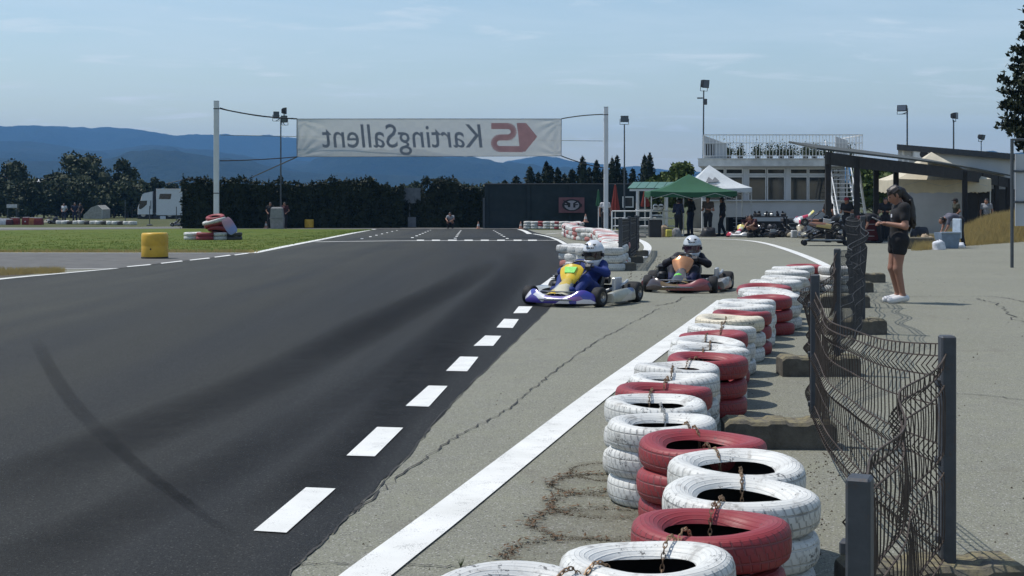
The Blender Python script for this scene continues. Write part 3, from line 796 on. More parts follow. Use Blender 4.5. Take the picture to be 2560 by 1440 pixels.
# ---------------------------------------------------------------- dirt, crumbs and stones on the pavement
r = random.Random(77)
def crumbs(name, pts, m, label=None):
    mb = MB()
    for (x, y, s) in pts:
        z = gz(y); a = r.uniform(0, 6.28); k = r.uniform(.5, 1.2)
        q = [(x + s * math.cos(a), y + s * math.sin(a), z), (x + s * k * math.cos(a + 2.1), y + s * k * math.sin(a + 2.1), z), (x + s * math.cos(a + 4.2), y + s * math.sin(a + 4.2), z), (x + r.uniform(-.2, .2) * s, y, z + s * r.uniform(.5, 1.1))]
        mb.add(q, [(0, 1, 3), (1, 2, 3), (2, 0, 3)])
    return struct(mb.obj(name, MT[m], smooth=0, fix=False), 'stuff')
rings = [(1515, 1212, .27), (1522, 1262, .28), (1500, 1310, .30), (1440, 1390, .28), (1545, 1180, .25)]
P = []
for px, py, rad in rings:
    cx0, cy0 = G(px, py); ph = r.uniform(0, 6)
    for k in range(300):
        a = r.gauss(math.pi + .2, 1.25); rr = rad * (1 + r.gauss(0, .035) + .03 * math.sin(3 * a + ph))
        P.append((cx0 + rr * math.cos(a) * 1.0, cy0 + rr * math.sin(a), r.uniform(.002, .006)))
crumbs('soil_crumbs', P, 'soil')
# brown dust where stacks used to stand
n = NT('dust_patch'); tr = n.new('ShaderNodeBsdfTransparent'); msn = n.new('ShaderNodeMixShader'); n.fin((.085, .066, .042), .95, spec=.1); at_ = n.new('ShaderNodeAttribute'); at_.attribute_name = 'wear'
n.set(msn.inputs[0], n.math('MULTIPLY', n.range(n.noise(16, 6, .75), .36, .66), at_.outputs['Fac'])); n.t.links.new(tr.outputs[0], msn.inputs[1]); n.t.links.new(n.b.outputs[0], msn.inputs[2]); n.t.links.new(msn.outputs[0], n.out.inputs[0])
mb = MB(); al = []; nr = 10; ns = 36
for i_, (px, py, rad) in enumerate(rings):
    cx0, cy0 = G(px, py); vs = []
    for j in range(nr + 1):
        u = j / nr * 1.35
        for k in range(ns):
            a = 2 * math.pi * k / ns; vs.append((cx0 + rad * u * math.cos(a), cy0 + rad * u * math.sin(a), .0042 + .0003 * i_)); al.append(max(0, min(.95, .17 + .34 * math.exp(-((u - .98) / .13) ** 2)) * (1 if u < 1.05 else max(0, 1 - (u - 1.05) / .3))))
    mb.add(vs, [(j * ns + k, j * ns + (k + 1) % ns, (j + 1) * ns + (k + 1) % ns, (j + 1) * ns + k) for j in range(nr) for k in range(ns)])
o = mb.obj('dust_rings', n.mat, smooth=0); o.data.attributes.new('wear', 'FLOAT', 'POINT').data.foreach_set('value', al); struct(o, 'stuff')
P = []
for k in range(900):
    t = r.random() ** 1.3; y = lerp(3.1, 9, t); x0 = lerp(-.30, 2.3, (y - 3.1) / 6.2)
    P.append((x0 + abs(r.gauss(0, .22)), y, r.uniform(.002, .0055) * (1 + t)))
for k in range(420): P.append((r.uniform(-.6, 3.5), r.uniform(3, 18), r.uniform(.003, .007)))
for k in range(260): P.append((r.uniform(1.5, 8.5), r.uniform(5, 26), r.uniform(.004, .012)))
for k in range(160):
    x, y = G(r.uniform(1570, 1680), r.uniform(640, 700)); P.append((x, y, r.uniform(.006, .022)))
for k in range(90):
    x, y = G(r.uniform(0, 1300), r.uniform(640, 1440)); P.append((x, y, r.uniform(.003, .008)))
crumbs('loose_grit', P, 'soil')
MT['leaf_dry'] = mat('dead_leaf', (.10, .055, .022), .8, var=.5, vs=20)
mb = MB()
for k in range(360):
    px, py, rad = rings[k % 4]; cx0, cy0 = G(px, py); a = r.gauss(2.6, .9); rr = rad * r.gauss(1.05, .1); s = r.uniform(.008, .022); b = r.uniform(0, 6.28)
    x, y = cx0 + rr * math.cos(a), cy0 + rr * math.sin(a); e = (math.cos(b) * s, math.sin(b) * s); f = (-math.sin(b) * s * .35, math.cos(b) * s * .35)
    z = r.uniform(.004, .014)
    mb.add([(x - e[0], y - e[1], z), (x + f[0], y + f[1], z + .004), (x + e[0], y + e[1], z + r.uniform(0, .012)), (x - f[0], y - f[1], z + .002)], [(0, 1, 2, 3)])
struct(mb.obj('dead_leaves', MT['leaf_dry'], smooth=0, fix=False), 'stuff')
# weed in the crack by the nearest tyre
mb = MB(); x0, y0 = G(1152, 1418)
for k in range(9):
    a = r.uniform(0, 6.28); l = r.uniform(.02, .05)
    mb.add([(x0 - .002, y0, 0), (x0 + .002, y0, 0), (x0 + math.cos(a) * l * .5, y0 + math.sin(a) * l * .5, l)], [(0, 1, 2)])
MT['weed'] = mat('weed_leaf', (.05, .07, .02), .7)
o = mb.obj('weed', MT['weed'], smooth=0, fix=False); tag(o, 'tiny weed sprouting from the pavement seam', 'weed')
# ---------------------------------------------------------------- plants
def m_leaf(name, a, b, tr=.12):
    n = NT(name)
    oi = n.new('ShaderNodeObjectInfo')
    c = n.mix(n.range(n.noise(1.3, 5, .65), .3, .7), a, b)
    c = n.mix(n.range(n.noise(9, 3, .7), .35, .65, 0, .6), c, scl(a, .55))
    return n.fin(c, .65, spec=.25)
MT['conifer'] = m_leaf('conifer_needles', (.010, .016, .008), (.030, .040, .014))
MT['cypress'] = m_leaf('cypress_needles', (.012, .020, .010), (.032, .044, .018))
MT['pine'] = m_leaf('pine_needles', (.026, .036, .012), (.060, .074, .024))
MT['broad'] = m_leaf('broad_leaf', (.055, .085, .016), (.13, .17, .038))
MT['shrub'] = m_leaf('terrace_shrub', (.025, .04, .015), (.06, .08, .03))
MT['bark'] = mat('tree_bark', (.055, .042, .032), .9, var=.4, vs=4, bump=.6, bs=18)
def leaves(mb, centers, size, r, up=.3, quad=True, long=1.0):
    for (x, y, z, k) in centers:
        nrm = Vector((r.gauss(0, 1), r.gauss(0, 1), r.gauss(up, .8))).normalized()
        t = nrm.cross(Vector((r.gauss(0, 1), r.gauss(0, 1), r.gauss(0, 1)))).normalized(); b = nrm.cross(t)
        s = size * k * r.uniform(.55, 1.25); p = Vector((x, y, z))
        if quad: mb.add([p - t * s * long, p - b * s * .6, p + t * s * long, p + b * s * .6], [(0, 1, 2, 3)])
        else: mb.add([p - t * s * .5, p + t * s * .5, p + b * s * long], [(0, 1, 2)])
def core(mb, fn, nu=10, nv=8):
    """dark inner mass of the crown so that the sky does not shine through its heart"""
    mb.grid(fn, nu, nv)
def tree(name, label, cat, loc, h, rad, kind, seed, m, n=1400, size=.22, group=None, trunk_h=.25, trunk_r=.12, lean=0):
    r = random.Random(seed); t = thing(name, label, cat, loc, 0, group)
    mb = MB()
    mb.tube([(0, 0, -.1), (lean * .3, 0, h * .35), (lean, 0, h * .85)], [trunk_r, trunk_r * .75, trunk_r * .2], 8)
    if kind != 'cypress':
        for k in range(9):
            a = r.uniform(0, 6.28); z0 = h * r.uniform(trunk_h * .8, .65); l = rad * r.uniform(.5, .9)
            mb.tube([(lean * z0 / h, 0, z0), (math.cos(a) * l * .5, math.sin(a) * l * .5, z0 + l * .25), (math.cos(a) * l, math.sin(a) * l, z0 + l * .45)], [trunk_r * .4, trunk_r * .25, trunk_r * .08], 5)
    mb.obj('trunk', MT['bark'], t)
    mb = MB(); cs = []
    if kind == 'cypress':
        for i in range(n):
            v = r.random() ** .8; z = h * (trunk_h * .3 + (1 - trunk_h * .3) * v)
            prof = rad * (min(1, v * 6) ** .6) * (1 - v) ** .55 * 1.15
            a = r.uniform(0, 6.28); bumpy = 1 + .22 * math.sin(a * 3 + z * 4.0 + seed) + .12 * math.sin(z * 9 + a)
            rr = prof * bumpy * (1 - abs(r.gauss(0, .16)))
            cs.append((rr * math.cos(a), rr * math.sin(a), z, 1 - .4 * v))
        leaves(mb, cs, size, r, .9, True, 1.3)
        for k in range(5):
            mb.add([(-.06, 0, h * .9), (.06, 0, h * .9), (r.uniform(-.05, .05), 0, h * r.uniform(1.0, 1.05))], [(0, 1, 2)])
        def cf(u, v):
            a = u * 2 * math.pi; p = rad * (min(1, v * 6) ** .6) * (1 - v) ** .55 * .85
            return (p * math.cos(a), p * math.sin(a), h * (.06 + .9 * v))
        core(mb, cf)
    else:
        lobes = []
        for k in range(15 if kind == 'round' else 40):
            a = r.uniform(0, 6.28); v = r.random()
            if kind == 'round': q = (math.cos(a) * rad * .62 * r.random() ** .5, math.sin(a) * rad * .62 * r.random() ** .5, h * lerp(.42, .82, v), rad * r.uniform(.34, .52))
            else:
                kr = rad * r.uniform(.45, .92) * (1 - .70 * v ** 1.6)
                q = (math.cos(a) * kr, math.sin(a) * kr, h * lerp(trunk_h, .88, v), rad * r.uniform(.30, .48) * (1.15 - .45 * v))
            lobes.append(q)
        for i in range(n):
            q = lobes[i % len(lobes)]; a = r.uniform(0, 6.28); c = r.uniform(-1, 1); s = math.sqrt(1 - c * c); rr = q[3] * (1 - abs(r.gauss(0, .2))) * (1 + .25 * mnoise.noise(Vector((a * 2, c * 3, q[0]))))
            cs.append((q[0] + lean * q[2] / h + rr * s * math.cos(a), q[1] + rr * s * math.sin(a), q[2] + rr * c * .85, 1))
        leaves(mb, cs, size, r, .4)
        for q in lobes:
            def cf(u, v, q=q):
                a = u * 2 * math.pi; b = (v - .5) * math.pi; rr = q[3] * .55
                return (q[0] + lean * q[2] / h + rr * math.cos(b) * math.cos(a), q[1] + rr * math.cos(b) * math.sin(a), q[2] + rr * math.sin(b) * .85)
            mb.grid(cf, 7, 5)
    mb.obj('crown', m, t, smooth=0, fix=False)
    return t
def hedge(name, label, a, b, hfun, depth, seed, per_m=420, size=.11, cat='hedge', m='conifer'):
    """clipped conifer row from a to b with ragged leaders along its top"""
    r = random.Random(seed); base = Vector((*a, gz(a[1]))); d = Vector((b[0] - a[0], b[1] - a[1], 0)); L = d.length
    t = thing(name, label, cat, base, math.atan2(d.y, d.x)); mb = MB(); cs = []
    for i in range(int(L * per_m)):
        x = r.uniform(-.1, L + .1); hh = hfun(x / L)
        q = r.random()
        if q < .72: y = -depth / 2 + abs(r.gauss(0, .12)); z = r.uniform(0, hh); k = 1
        elif q < .80: y = r.choice((0, 1)) * 0 + r.uniform(-depth / 2, depth / 2); z = hh * r.uniform(.85, 1.0); k = 1
        else:
            y = r.gauss(-.15, .2); z = hh - .1 + abs(r.gauss(0, .09)); k = .8
        y += .09 * math.sin(x * 5.1 + seed) * 1
        cs.append((x, y, z, k))
    for i in range(int(L * 3.4)):
        x = r.uniform(0, L); hh = hfun(x / L); e = r.uniform(.12, .40) * (1 if r.random() < .8 else 1.7); y = r.uniform(-.45, .1); b_ = r.uniform(.10, .20)
        for k in range(34):
            v = r.random() ** .8; cs.append((x + r.gauss(0, b_) * (1 - v), y + r.gauss(0, b_) * (1 - v), hh - .22 + (e + .15) * v, .85 - .45 * v))
    leaves(mb, cs, size, r, .5, True, 1.2)
    for (x0, x1) in ((-.08, -.08), (L + .08, L + .08)):
        pass
    nseg = int(L)
    rings = []
    for i in range(nseg + 1):
        u = i / nseg; hh = hfun(u) - .12
        rings.append([(u * L, -depth / 2 + .16, 0), (u * L, -depth / 2 + .2, hh), (u * L, depth / 2, hh), (u * L, depth / 2, 0)])
    mb.loft(rings)
    mb.obj('foliage', MT[m], t, smooth=0, fix=False)
    mb = MB()
    for i in range(int(L / .9)):
        x = (i + .5) * .9; mb2 = MB(); mb2.tube([(x, 0, -.05), (x + r.uniform(-.05, .05), 0, hfun(x / L) * .8)], [.06, .03], 6); mb2.obj('stem', MT['bark'], t)
    return t
h1 = [(0, 2.75), (.05, 2.95), (.12, 2.9), (.35, 2.85), (.5, 2.75), (.62, 2.8), (.72, 2.95), (.80, 2.95), (.86, 2.85), (.90, 2.55), (1, 2.6)]
a, b = GX(457, 84), GX(1008, 86)
hedge('conifer_hedge', 'long dark clipped conifer hedge behind the far track edge', (a.x, a.y), (b.x, b.y), lambda u: plerp(h1, u) - .02 + .10 * math.sin(u * 31) + .07 * math.sin(u * 77), 1.2, 3)
a, b = GX(1003, 86.5), GX(1212, 86.5)
hedge('conifer_hedge', 'short dark conifer hedge between the grey board and the green wall', (a.x, a.y), (b.x, b.y), lambda u: plerp([(0, 1.7), (.24, 1.75), (.255, 2.95), (.65, 3.0), (.75, 2.5), (1, 2.3)], u), 1.2, 4)
for k, (px, top, d, rr) in enumerate(((1262, 452, 100, .9), (1291, 441, 98, .9), (1325, 418, 97, .75), (1346, 432, 99, .7), (1366, 405, 96, .62), (1377, 416, 98, .6), (1394, 420, 97, .62), (1411, 436, 99, .8), (1430, 424, 97, .8), (1456, 393, 95, .68), (1473, 420, 97, .6), (1491, 402, 96, .62), (1508, 425, 98, .7), (1530, 396, 95, .6), (1543, 390, 96, .58), (1560, 420, 98, .6), (1582, 422, 95, .5), (1612, 390, 92, .62), (1625, 384, 93, .5))):
    p = GX(px, d); h = (H - (top - YH) / F * d) - p.z
    tree('cypress_tree', 'tall dark cypress rising behind the dark green wall', 'tree', p, h, rr, 'cypress', 50 + k, MT['cypress'], 700, .15, 'cypresses behind the green wall', .1, .09)
for k, (px, top, d, rad, kind, lab) in enumerate(((1655, 412, 84, 1.0, 'round', 'rounded green broadleaf tree left of the clubhouse terrace'), (1705, 388, 82, 1.35, 'round', 'taller sunlit broadleaf tree touching the clubhouse wall'), (1628, 428, 85, .55, 'round', 'small broadleaf bush at the foot of the cypresses'),
        (2185, 392, 82, 1.6, 'round', 'leafy tree behind the dark carport between the two buildings'), (2240, 400, 88, 1.3, 'round', 'smaller leafy tree beside the white hangar wall'))):
    p = GX(px, d); h = (H - (top - YH) / F * d) - p.z
    tree('broadleaf_tree', lab, 'tree', p, h, rad, kind, 80 + k, MT['broad'], 2600, .17, None, .25, .1)
for k, (px, top, d, rad, lab) in enumerate(((25, 398, 166, 2.9, 'dark pine at the edge of the paddock beside the pale roof'), (205, 374, 166, 3.7, 'broad tall pine standing behind the far tyre barrier'), (140, 425, 168, 2.2, 'low bushy pine joined to the broad tall pine'), (316, 384, 164, 1.75, 'slender pine next to the white truck'),
        (262, 440, 166, 2.3, 'dense low tree between the two tall pines'), (80, 452, 156, 1.8, 'small dark tree under the pale roof'), (388, 432, 185, 1.7, 'hazy distant tree above the white truck'), (345, 452, 170, 1.7, 'dim bushy tree behind the truck cab'), (-60, 410, 150, 3.0, 'pine half outside the paddock corner'), (430, 455, 190, 1.5, 'faint far bush right of the truck cab roof'))):
    p = GX(px, d); h = (H - (top - YH) / F * d) - p.z
    tree('pine_tree', lab, 'tree', p, h, rad * 1.2, 'pine', 110 + k, MT['pine'], 5200, .20, 'pines round the paddock', .13, .2)
for k, (px, d) in enumerate(((1180, 170), (1205, 175), (1232, 172), (1250, 176), (1160, 180), (1040, 175), (1022, 172), (1004, 176), (2130, 120), (2160, 118))):
    p = GX(px, d); h = (H - ((455 - (k % 3) * 4) - YH) / F * d) - p.z
    tree('far_tree', 'hazy round tree far behind the hedge gap' if k < 8 else 'leafy tree seen between clubhouse and hangar', 'tree', p, h, 1.5, 'round', 140 + k, MT['pine'], 500, .3, 'far trees beyond the hedge' if k < 8 else 'trees behind the stairs', .2, .12)
# dark conifer leaning in over the bank at the right edge
p = GX(2652, 38); t = thing('roadside_cypress', 'dark shaggy cypress beside the grassy bank at the pit road', 'tree', p)
r = random.Random(9); mb = MB(); mb.tube([(0, 0, -.1), (.05, 0, 3), (.1, 0, 6.6)], [.22, .15, .04], 8); mb.obj('trunk', MT['bark'], t)
mb = MB(); cs = []
for k in range(210):
    z = r.uniform(2.5, 7.2); a = r.uniform(0, 6.28); l = 1.5 * (1 - max(0, z - 4.6) / 4.2) * min(1, .55 + (z - 2.5) * .5) * r.uniform(.75, 1.12)
    mb.tube([(.05, 0, z - .3), (math.cos(a) * l * .6, math.sin(a) * l * .6, z), (math.cos(a) * l, math.sin(a) * l, z + .12)], [.03, .018, .006], 4)
    for q in range(130):
        u = r.uniform(.25, 1.05); sp = .20 * (1.15 - u) + .04
        cs.append((math.cos(a) * l * u + r.gauss(0, sp), math.sin(a) * l * u + r.gauss(0, sp), z + .12 * u + r.gauss(0, sp * .8), 1))
leaves(mb, cs, .075, r, .3, True, 1.3)
mb.grid(lambda u, v: (.95 * math.cos(u * 6.283) * math.sin(v * 3.14), .95 * math.sin(u * 6.283) * math.sin(v * 3.14), 2.5 + 4.0 * v), 8, 6)
mb.obj('crown', MT['cypress'], t, smooth=0, fix=False)

# ---------------------------------------------------------------- banner gate
MT['white_post'] = mat('white_painted_steel', (.62, .64, .66), .5, .0, var=.12, vs=1.5)
MT['rope'] = mat('dark_strap', (.03, .032, .036), .8, var=.2)
MT['cable'] = mat('steel_cable', (.12, .125, .13), .5, .6)
def gpost(px, d, top, label, tx):
    p = GX(px, d); h = H - (top - YH) / F * d - p.z; t = thing('gate_post', label, 'post', p)
    mb = MB(); mb.box((0, 0, h / 2), (.19, .19, h), .012); mb.obj('shaft', MT['white_post'], t, 30)
    mb = MB(); mb.box((0, 0, .01), (.4, .4, .02), .004)
    for sx_ in (-1, 1):
        for sy_ in (-1, 1): mb.cyl((sx_ * .15, sy_ * .15, .02), (sx_ * .15, sy_ * .15, .05), .015, n=6)
    mb.obj('base_plate', MT['galv'], t)
    mb = MB(); mb.box((0, 0, h + .006), (.196, .196, .012), .003); mb.obj('top_cap', MT['galv'], t)
    for z in tx:
        mb = MB(); mb.box((0, 0, z - p.z), (.205, .205, .035), .004); mb.obj('strap_band', MT['rope'], t)
    return p
pl = gpost(541, 56.0, 253, 'white steel gate post rising from the tyre heap', [H - (272 - YH) / F * 56, H - (483 - YH) / F * 56])
pr = gpost(1515, 62.0, 268, 'white steel gate post behind the curved tyre barrier', [H - (287 - YH) / F * 62])
BL, BR = Vector((-8.77, 57.14, 0)), Vector((2.17, 61.25, 0)); BD = (BR - BL); BLn = BD.length; BD.normalize(); BN = Vector((BD.y, -BD.x, 0))   # BN points to the camera
bt = thing('start_banner', 'translucent white start banner with mirrored grey lettering hung over the track', 'banner', (BL.x, BL.y, 3.06), math.atan2(BD.y, BD.x))
hL, hR = 1.55, 1.63
def bz(u, v): return lerp(0, .15, u) + v * lerp(hL, hR, u)
def wr(u, v):
    e = 0
    for (cu, cv, sg) in ((0, 1, 1), (1, 1, -1), (0, 0, 1), (1, 0, -1)):
        du = abs(u - cu) * BLn; dv = abs(v - cv) * 1.55
        a = math.atan2(dv, du + 1e-6); rr = math.hypot(du, dv)
        e += .035 * math.sin(a * 16 + cu * 2 + cv) * math.exp(-((rr - .5) / .75) ** 2) * max(0, 1 - rr / 2.4)
    return e + .02 * math.sin(u * 40) * .25 + .03 * math.sin(u * 7 + v * 2) + .012 * math.sin(v * 5 + u * 9)
def bpt(u, v, off=0.0): return Vector((u * BLn, wr(u, v) - off, bz(u, v)))
n = NT('banner_cloth'); trl = n.new('ShaderNodeBsdfTranslucent'); tsp = n.new('ShaderNodeBsdfTransparent'); m1 = n.new('ShaderNodeMixShader'); m2 = n.new('ShaderNodeMixShader')
chk = n.new('ShaderNodeTexChecker'); n.set(chk.inputs['Vector'], n.mapping(n.co(), (2.6, 0, 3.9))); chk.inputs['Scale'].default_value = 1.0
colb = n.mix(n.math('MULTIPLY', chk.outputs['Fac'], .16), (.53, .53, .50), (.41, .42, .42))
n.fin(colb, .8); n.set(trl.inputs[0], colb); m1.inputs[0].default_value = .50; m2.inputs[0].default_value = .18
L_ = n.t.links.new; L_(n.b.outputs[0], m1.inputs[1]); L_(trl.outputs[0], m1.inputs[2]); L_(m1.outputs[0], m2.inputs[1]); L_(tsp.outputs[0], m2.inputs[2]); L_(m2.outputs[0], n.out.inputs[0])
MT['banner'] = n.mat
mb = MB(); mb.grid(lambda u, v: bpt(u, v), 120, 24); mb.obj('cloth', MT['banner'], bt, smooth=180, fix=False)
MT['print_grey'] = mat('show_through_grey_print', (.22, .24, .27), .8, var=.1, vs=2)
MT['print_red'] = mat('show_through_red_print', (.52, .28, .27), .8, var=.1, vs=2)
MT['hem'] = mat('banner_hem', (.25, .26, .27), .8)
mb = MB()
for v in (0, 1): mb.tube([bpt(u / 60, v) for u in range(61)], .012, 5)
for u in (0, 1): mb.tube([bpt(u, v / 10) for v in range(11)], .018, 5)
mb.obj('hem', MT['hem'], bt)
def on_banner(px, py):
    X = (px - 743) / (1404 - 743); k = (px - 1280) / F
    # depth along the banner line for that column
    tt = (k * BL.y - BL.x) / (BD.x - k * BD.y); Y = BL.y + BD.y * tt
    z = H - (py - YH) / F * Y
    u = tt / BLn; v = (z - 3.06 - lerp(0, .15, u)) / lerp(hL, hR, u)
    return u, v
def print_poly(name, polys, m):
    mb = MB()
    for poly in polys:
        bm = bmesh.new(); vs = [bm.verts.new((x, y, 0)) for x, y in poly]
        f = bm.faces.new(vs); bmesh.ops.triangulate(bm, faces=[f]); bmesh.ops.subdivide_edges(bm, edges=bm.edges[:], cuts=2, use_grid_fill=True)
        bm.verts.index_update()
        V = []
        for q in bm.verts:
            u, v = on_banner(q.co.x, q.co.y); V.append(bpt(u, v, .012))
        mb.add(V, [[w_.index for w_ in f2.verts] for f2 in bm.faces]); bm.free()
    return mb.obj(name, MT[m], bt, smooth=0, fix=False)
ZB = lambda L: [(720 + x / 3.657, 270 + y / 3.657) for x, y in L]
def arc(cx0, cy0, rx, ry, a0, a1, n=10): return [(cx0 + rx * math.cos(R(lerp(a0, a1, k / n))), cy0 + ry * math.sin(R(lerp(a0, a1, k / n)))) for k in range(n + 1)]
cl_ = [(1858, 165), (2010, 165)] + arc(2010, 217, 54, 52, -90, 90, 12) + [(1935, 269)] + arc(1935, 322, 54, 53, 270, 90, 12) + [(2150, 376)]
def stroke(L, w_):
    out = []
    for (x0, y0), (x1, y1) in zip(L, L[1:]):
        dx, dy = x1 - x0, y1 - y0; l = math.hypot(dx, dy)
        if l < .5: continue
        nx, ny = -dy / l * w_ / 2, dx / l * w_ / 2; ex, ey = dx / l * .6, dy / l * .6
        out.append([(x0 + nx - ex, y0 + ny - ey), (x1 + nx + ex, y1 + ny + ey), (x1 - nx + ex, y1 - ny + ey), (x0 - nx - ex, y0 - ny - ey)])
    return out
chev = [(2092, 137), (2178, 137), (2279, 262), (2166, 402), (2120, 380), (2196, 264)]
print_poly('emblem', [ZB(q_) for q_ in stroke(cl_, 55)] + [ZB(chev)], 'print_red')
def text_mesh(s, shear=0.0, off=0.0):
    cu = bpy.data.curves.new('txt', 'FONT'); cu.body = s; cu.size = 1; cu.shear = shear; cu.offset = off; cu.resolution_u = 3
    o = bpy.data.objects.new('txt', cu); C.objects.link(o); dg = bpy.context.evaluated_depsgraph_get()
    me = bpy.data.meshes.new_from_object(o.evaluated_get(dg)); bpy.data.objects.remove(o); bpy.data.curves.remove(cu)
    return me
def lettering(s, x_left, x_right, y_base, cap, m, shear=.12):
    """mirrored word: the first letter stands at x_right"""
    me = text_mesh(s, shear, .004); xs = [v.co.x for v in me.vertices]; w0, w1 = min(xs), max(xs)
    k = (x_right - x_left) / (w1 - w0); bm = bmesh.new(); bm.from_mesh(me); bpy.data.meshes.remove(me)
    bmesh.ops.triangulate(bm, faces=bm.faces[:]); bm.verts.index_update()
    V = []
    for q in bm.verts:
        u, v = on_banner(x_right - (q.co.x - w0) * k, y_base - q.co.y * cap); V.append(bpt(u, v, .012))
    mb = MB(); mb.add(V, [[w_.index for w_ in f2.verts] for f2 in bm.faces]); bm.free()
    return mb.obj('lettering', MT[m], bt, smooth=0, fix=False)
lettering('KartingSallent', 805, 1206, 368.5, 84, 'print_grey')
def rope(a, b, label, rr=.02, sag=.05, m='rope', n=10):
    P = [a.lerp(b, k / n) - Vector((0, 0, sag * 4 * (k / n) * (1 - k / n))) for k in range(n + 1)]
    mb = MB(); mb.tube([p - a for p in P], rr, 5); o = mb.obj('rope', MT[m]); o.location = a; return tag(o, label, 'rope')
TLc = BL + Vector((0, 0, 4.61)); TRc = BR + Vector((0, 0, 4.84)); BLc = BL + Vector((0, 0, 3.06)); BRc = BR + Vector((0, 0, 3.21))
rope(AT(549, 271, 56), TLc, 'twisted dark strap from left post to the upper banner corner', .028, .08)
rope(AT(549, 269, 56.1), TLc + Vector((-.15, 0, .03)), 'thin second strap beside the upper left banner strap', .014, .12)
rope(AT(549, 402, 56), BLc, 'dark strap from left post to the lower banner corner', .022, .03)
rope(AT(632, 442, 75), BLc, 'slanting guy rope running from the hedge to the lower banner corner', .026, .0)
rope(TRc, AT(1508, 286, 62), 'strap from the upper right banner corner to the right post', .024, -.04)
rope(BRc, AT(1509, 420, 62), 'strap from the lower right banner corner down to the right post', .024, .05)
rope(AT(549, 337, 56.05), AT(1508, 352, 62.05), 'thin steel cable strung between both gate posts behind the banner', .011, .02, 'cable', 20).location += Vector((0, .22, 0))

# ---------------------------------------------------------------- floodlight masts
MT['mast'] = mat('grey_mast_steel', (.07, .08, .09), .5, .4, var=.2)
MT['flood'] = mat('black_flood_housing', (.018, .02, .024), .5, .2)
MT['floodglass'] = mat('flood_glass', (.10, .12, .15), .15, 0, var=.1)
def mast(px, d, top, heads, label, lean=0.0, arm=0.0, rr=.045, box=False):
    p = GX(px, d); h = H - (top - YH) / F * d - p.z; t = thing('floodlight_mast', label, 'floodlight', p)
    mb = MB(); mb.tube([(0, 0, -.05), (lean * .5, 0, h * .5), (lean, 0, h)], [rr * 1.25, rr, rr * .8], 8); mb.obj('mast', MT['mast'], t)
    for (dx, dz, w, hh, rot, tilt) in heads:
        mb = MB()
        M_ = Matrix.Translation((lean + dx, 0, h + dz)) @ Matrix.Rotation(R(rot), 4, 'Z') @ Matrix.Rotation(R(tilt), 4, 'X')
        mb.loft([[(-w * .5, -.12, -hh * .5), (w * .5, -.12, -hh * .5), (w * .5, -.12, hh * .5), (-w * .5, -.12, hh * .5)], [(-w * .45, .10, -hh * .42), (w * .45, .10, -hh * .42), (w * .45, .10, hh * .42), (-w * .45, .10, hh * .42)], [(-w * .25, .2, -hh * .25), (w * .25, .2, -hh * .25), (w * .25, .2, hh * .25), (-w * .25, .2, hh * .25)]], M=M_)
        for s_ in (-1, 1): mb.tube([M_ @ Vector((s_ * w * .55, .02, 0)), M_ @ Vector((s_ * w * .55, .02, -hh * .9)), M_ @ Vector((0, .02, -hh * .9))], .018, 5)
        hd = mb.obj('lamp_head', MT['flood'], t, 30)
        mb = MB(); mb.box((0, -.125, 0), (w * .86, .012, hh * .84), .003, M=M_); mb.obj('lens', MT['floodglass'], hd)
        if abs(dx) > .05:
            mb = MB(); mb.tube([(lean, 0, h + dz - hh * .9 if abs(dx) < 0 else h - .05), (lean + dx, 0, h + dz - hh * .9)], .022, 6); mb.obj('bracket', MT['mast'], t)
    if box:
        mb = MB(); mb.box((.13, 0, h - .62), (.2, .16, .32), .01); mb.box((-.16, -.05, h - .42), (.3, .12, .07), .01); mb.obj('control_box', MT['mast'], t)
mast(702, 83, 292, [(-.28, .12, .34, .42, 15, 10), (.22, -.12, .34, .42, -10, 10), (.22, .35, .10, .4, 70, 0)], 'twin-headed floodlight mast in front of the dark hedge')
mast(1561, 79, 312, [(0, .34, .44, .36, 0, 8)], 'single floodlight mast behind the green-roofed kiosk')
mast(1757, 76, 226, [(.05, .36, .46, .44, 35, 8)], 'tall leaning floodlight mast behind the clubhouse corner', .05, box=True)
mast(2268, 72, 278, [(-.24, .14, .5, .32, -35, -8)], 'floodlight mast rising over the left end of the hangar roof')
mast(2384, 74, 300, [(.06, .22, .34, .34, 50, 0)], 'slim floodlight mast over the middle of the hangar roof')
mast(2453, 80, 352, [(.02, .22, .34, .3, 40, 15)], 'small floodlight with antennas low over the hangar roof', rr=.03)
# ---------------------------------------------------------------- buildings
MT['white_wall'] = mat('white_render', (.46, .48, .50), .85, var=.10, vs=.8, bump=.3, bs=30)
MT['slab'] = mat('grey_white_slab', (.50, .51, .50), .85, var=.22, vs=2.5)
MT['white_metal'] = mat('white_railing', (.66, .67, .67), .5, var=.08)
MT['grey_roof'] = mat('dark_roof_edge', (.05, .053, .058), .7, var=.2)
MT['green_wall'] = mat('dark_green_wall', (.011, .020, .022), .8, var=.18, vs=1.0, bump=.3, bs=15)
def m_glass():
    n = NT('window_glass')
    return n.fin(n.mix(n.range(n.noise(1.5), .3, .7), (.02, .025, .028), (.05, .055, .055)), .06, spec=.7)
MT['glass'] = m_glass()
MT['interior'] = mat('dim_interior', (.16, .16, .14), .9, var=.4, vs=1.4)
MT['dark'] = mat('black_plastic', (.016, .016, .018), .55, var=.3)
MT['dark_timber'] = mat('dark_stained_timber', (.020, .018, .017), .8, var=.3, vs=3)
MT['green_metal'] = mat('green_roof_metal', (.075, .17, .125), .5, var=.12, vs=1)
MT['concrete_lt'] = mat('pale_concrete', (.30, .29, .26), .9, var=.25, vs=4, bump=.4, bs=40)

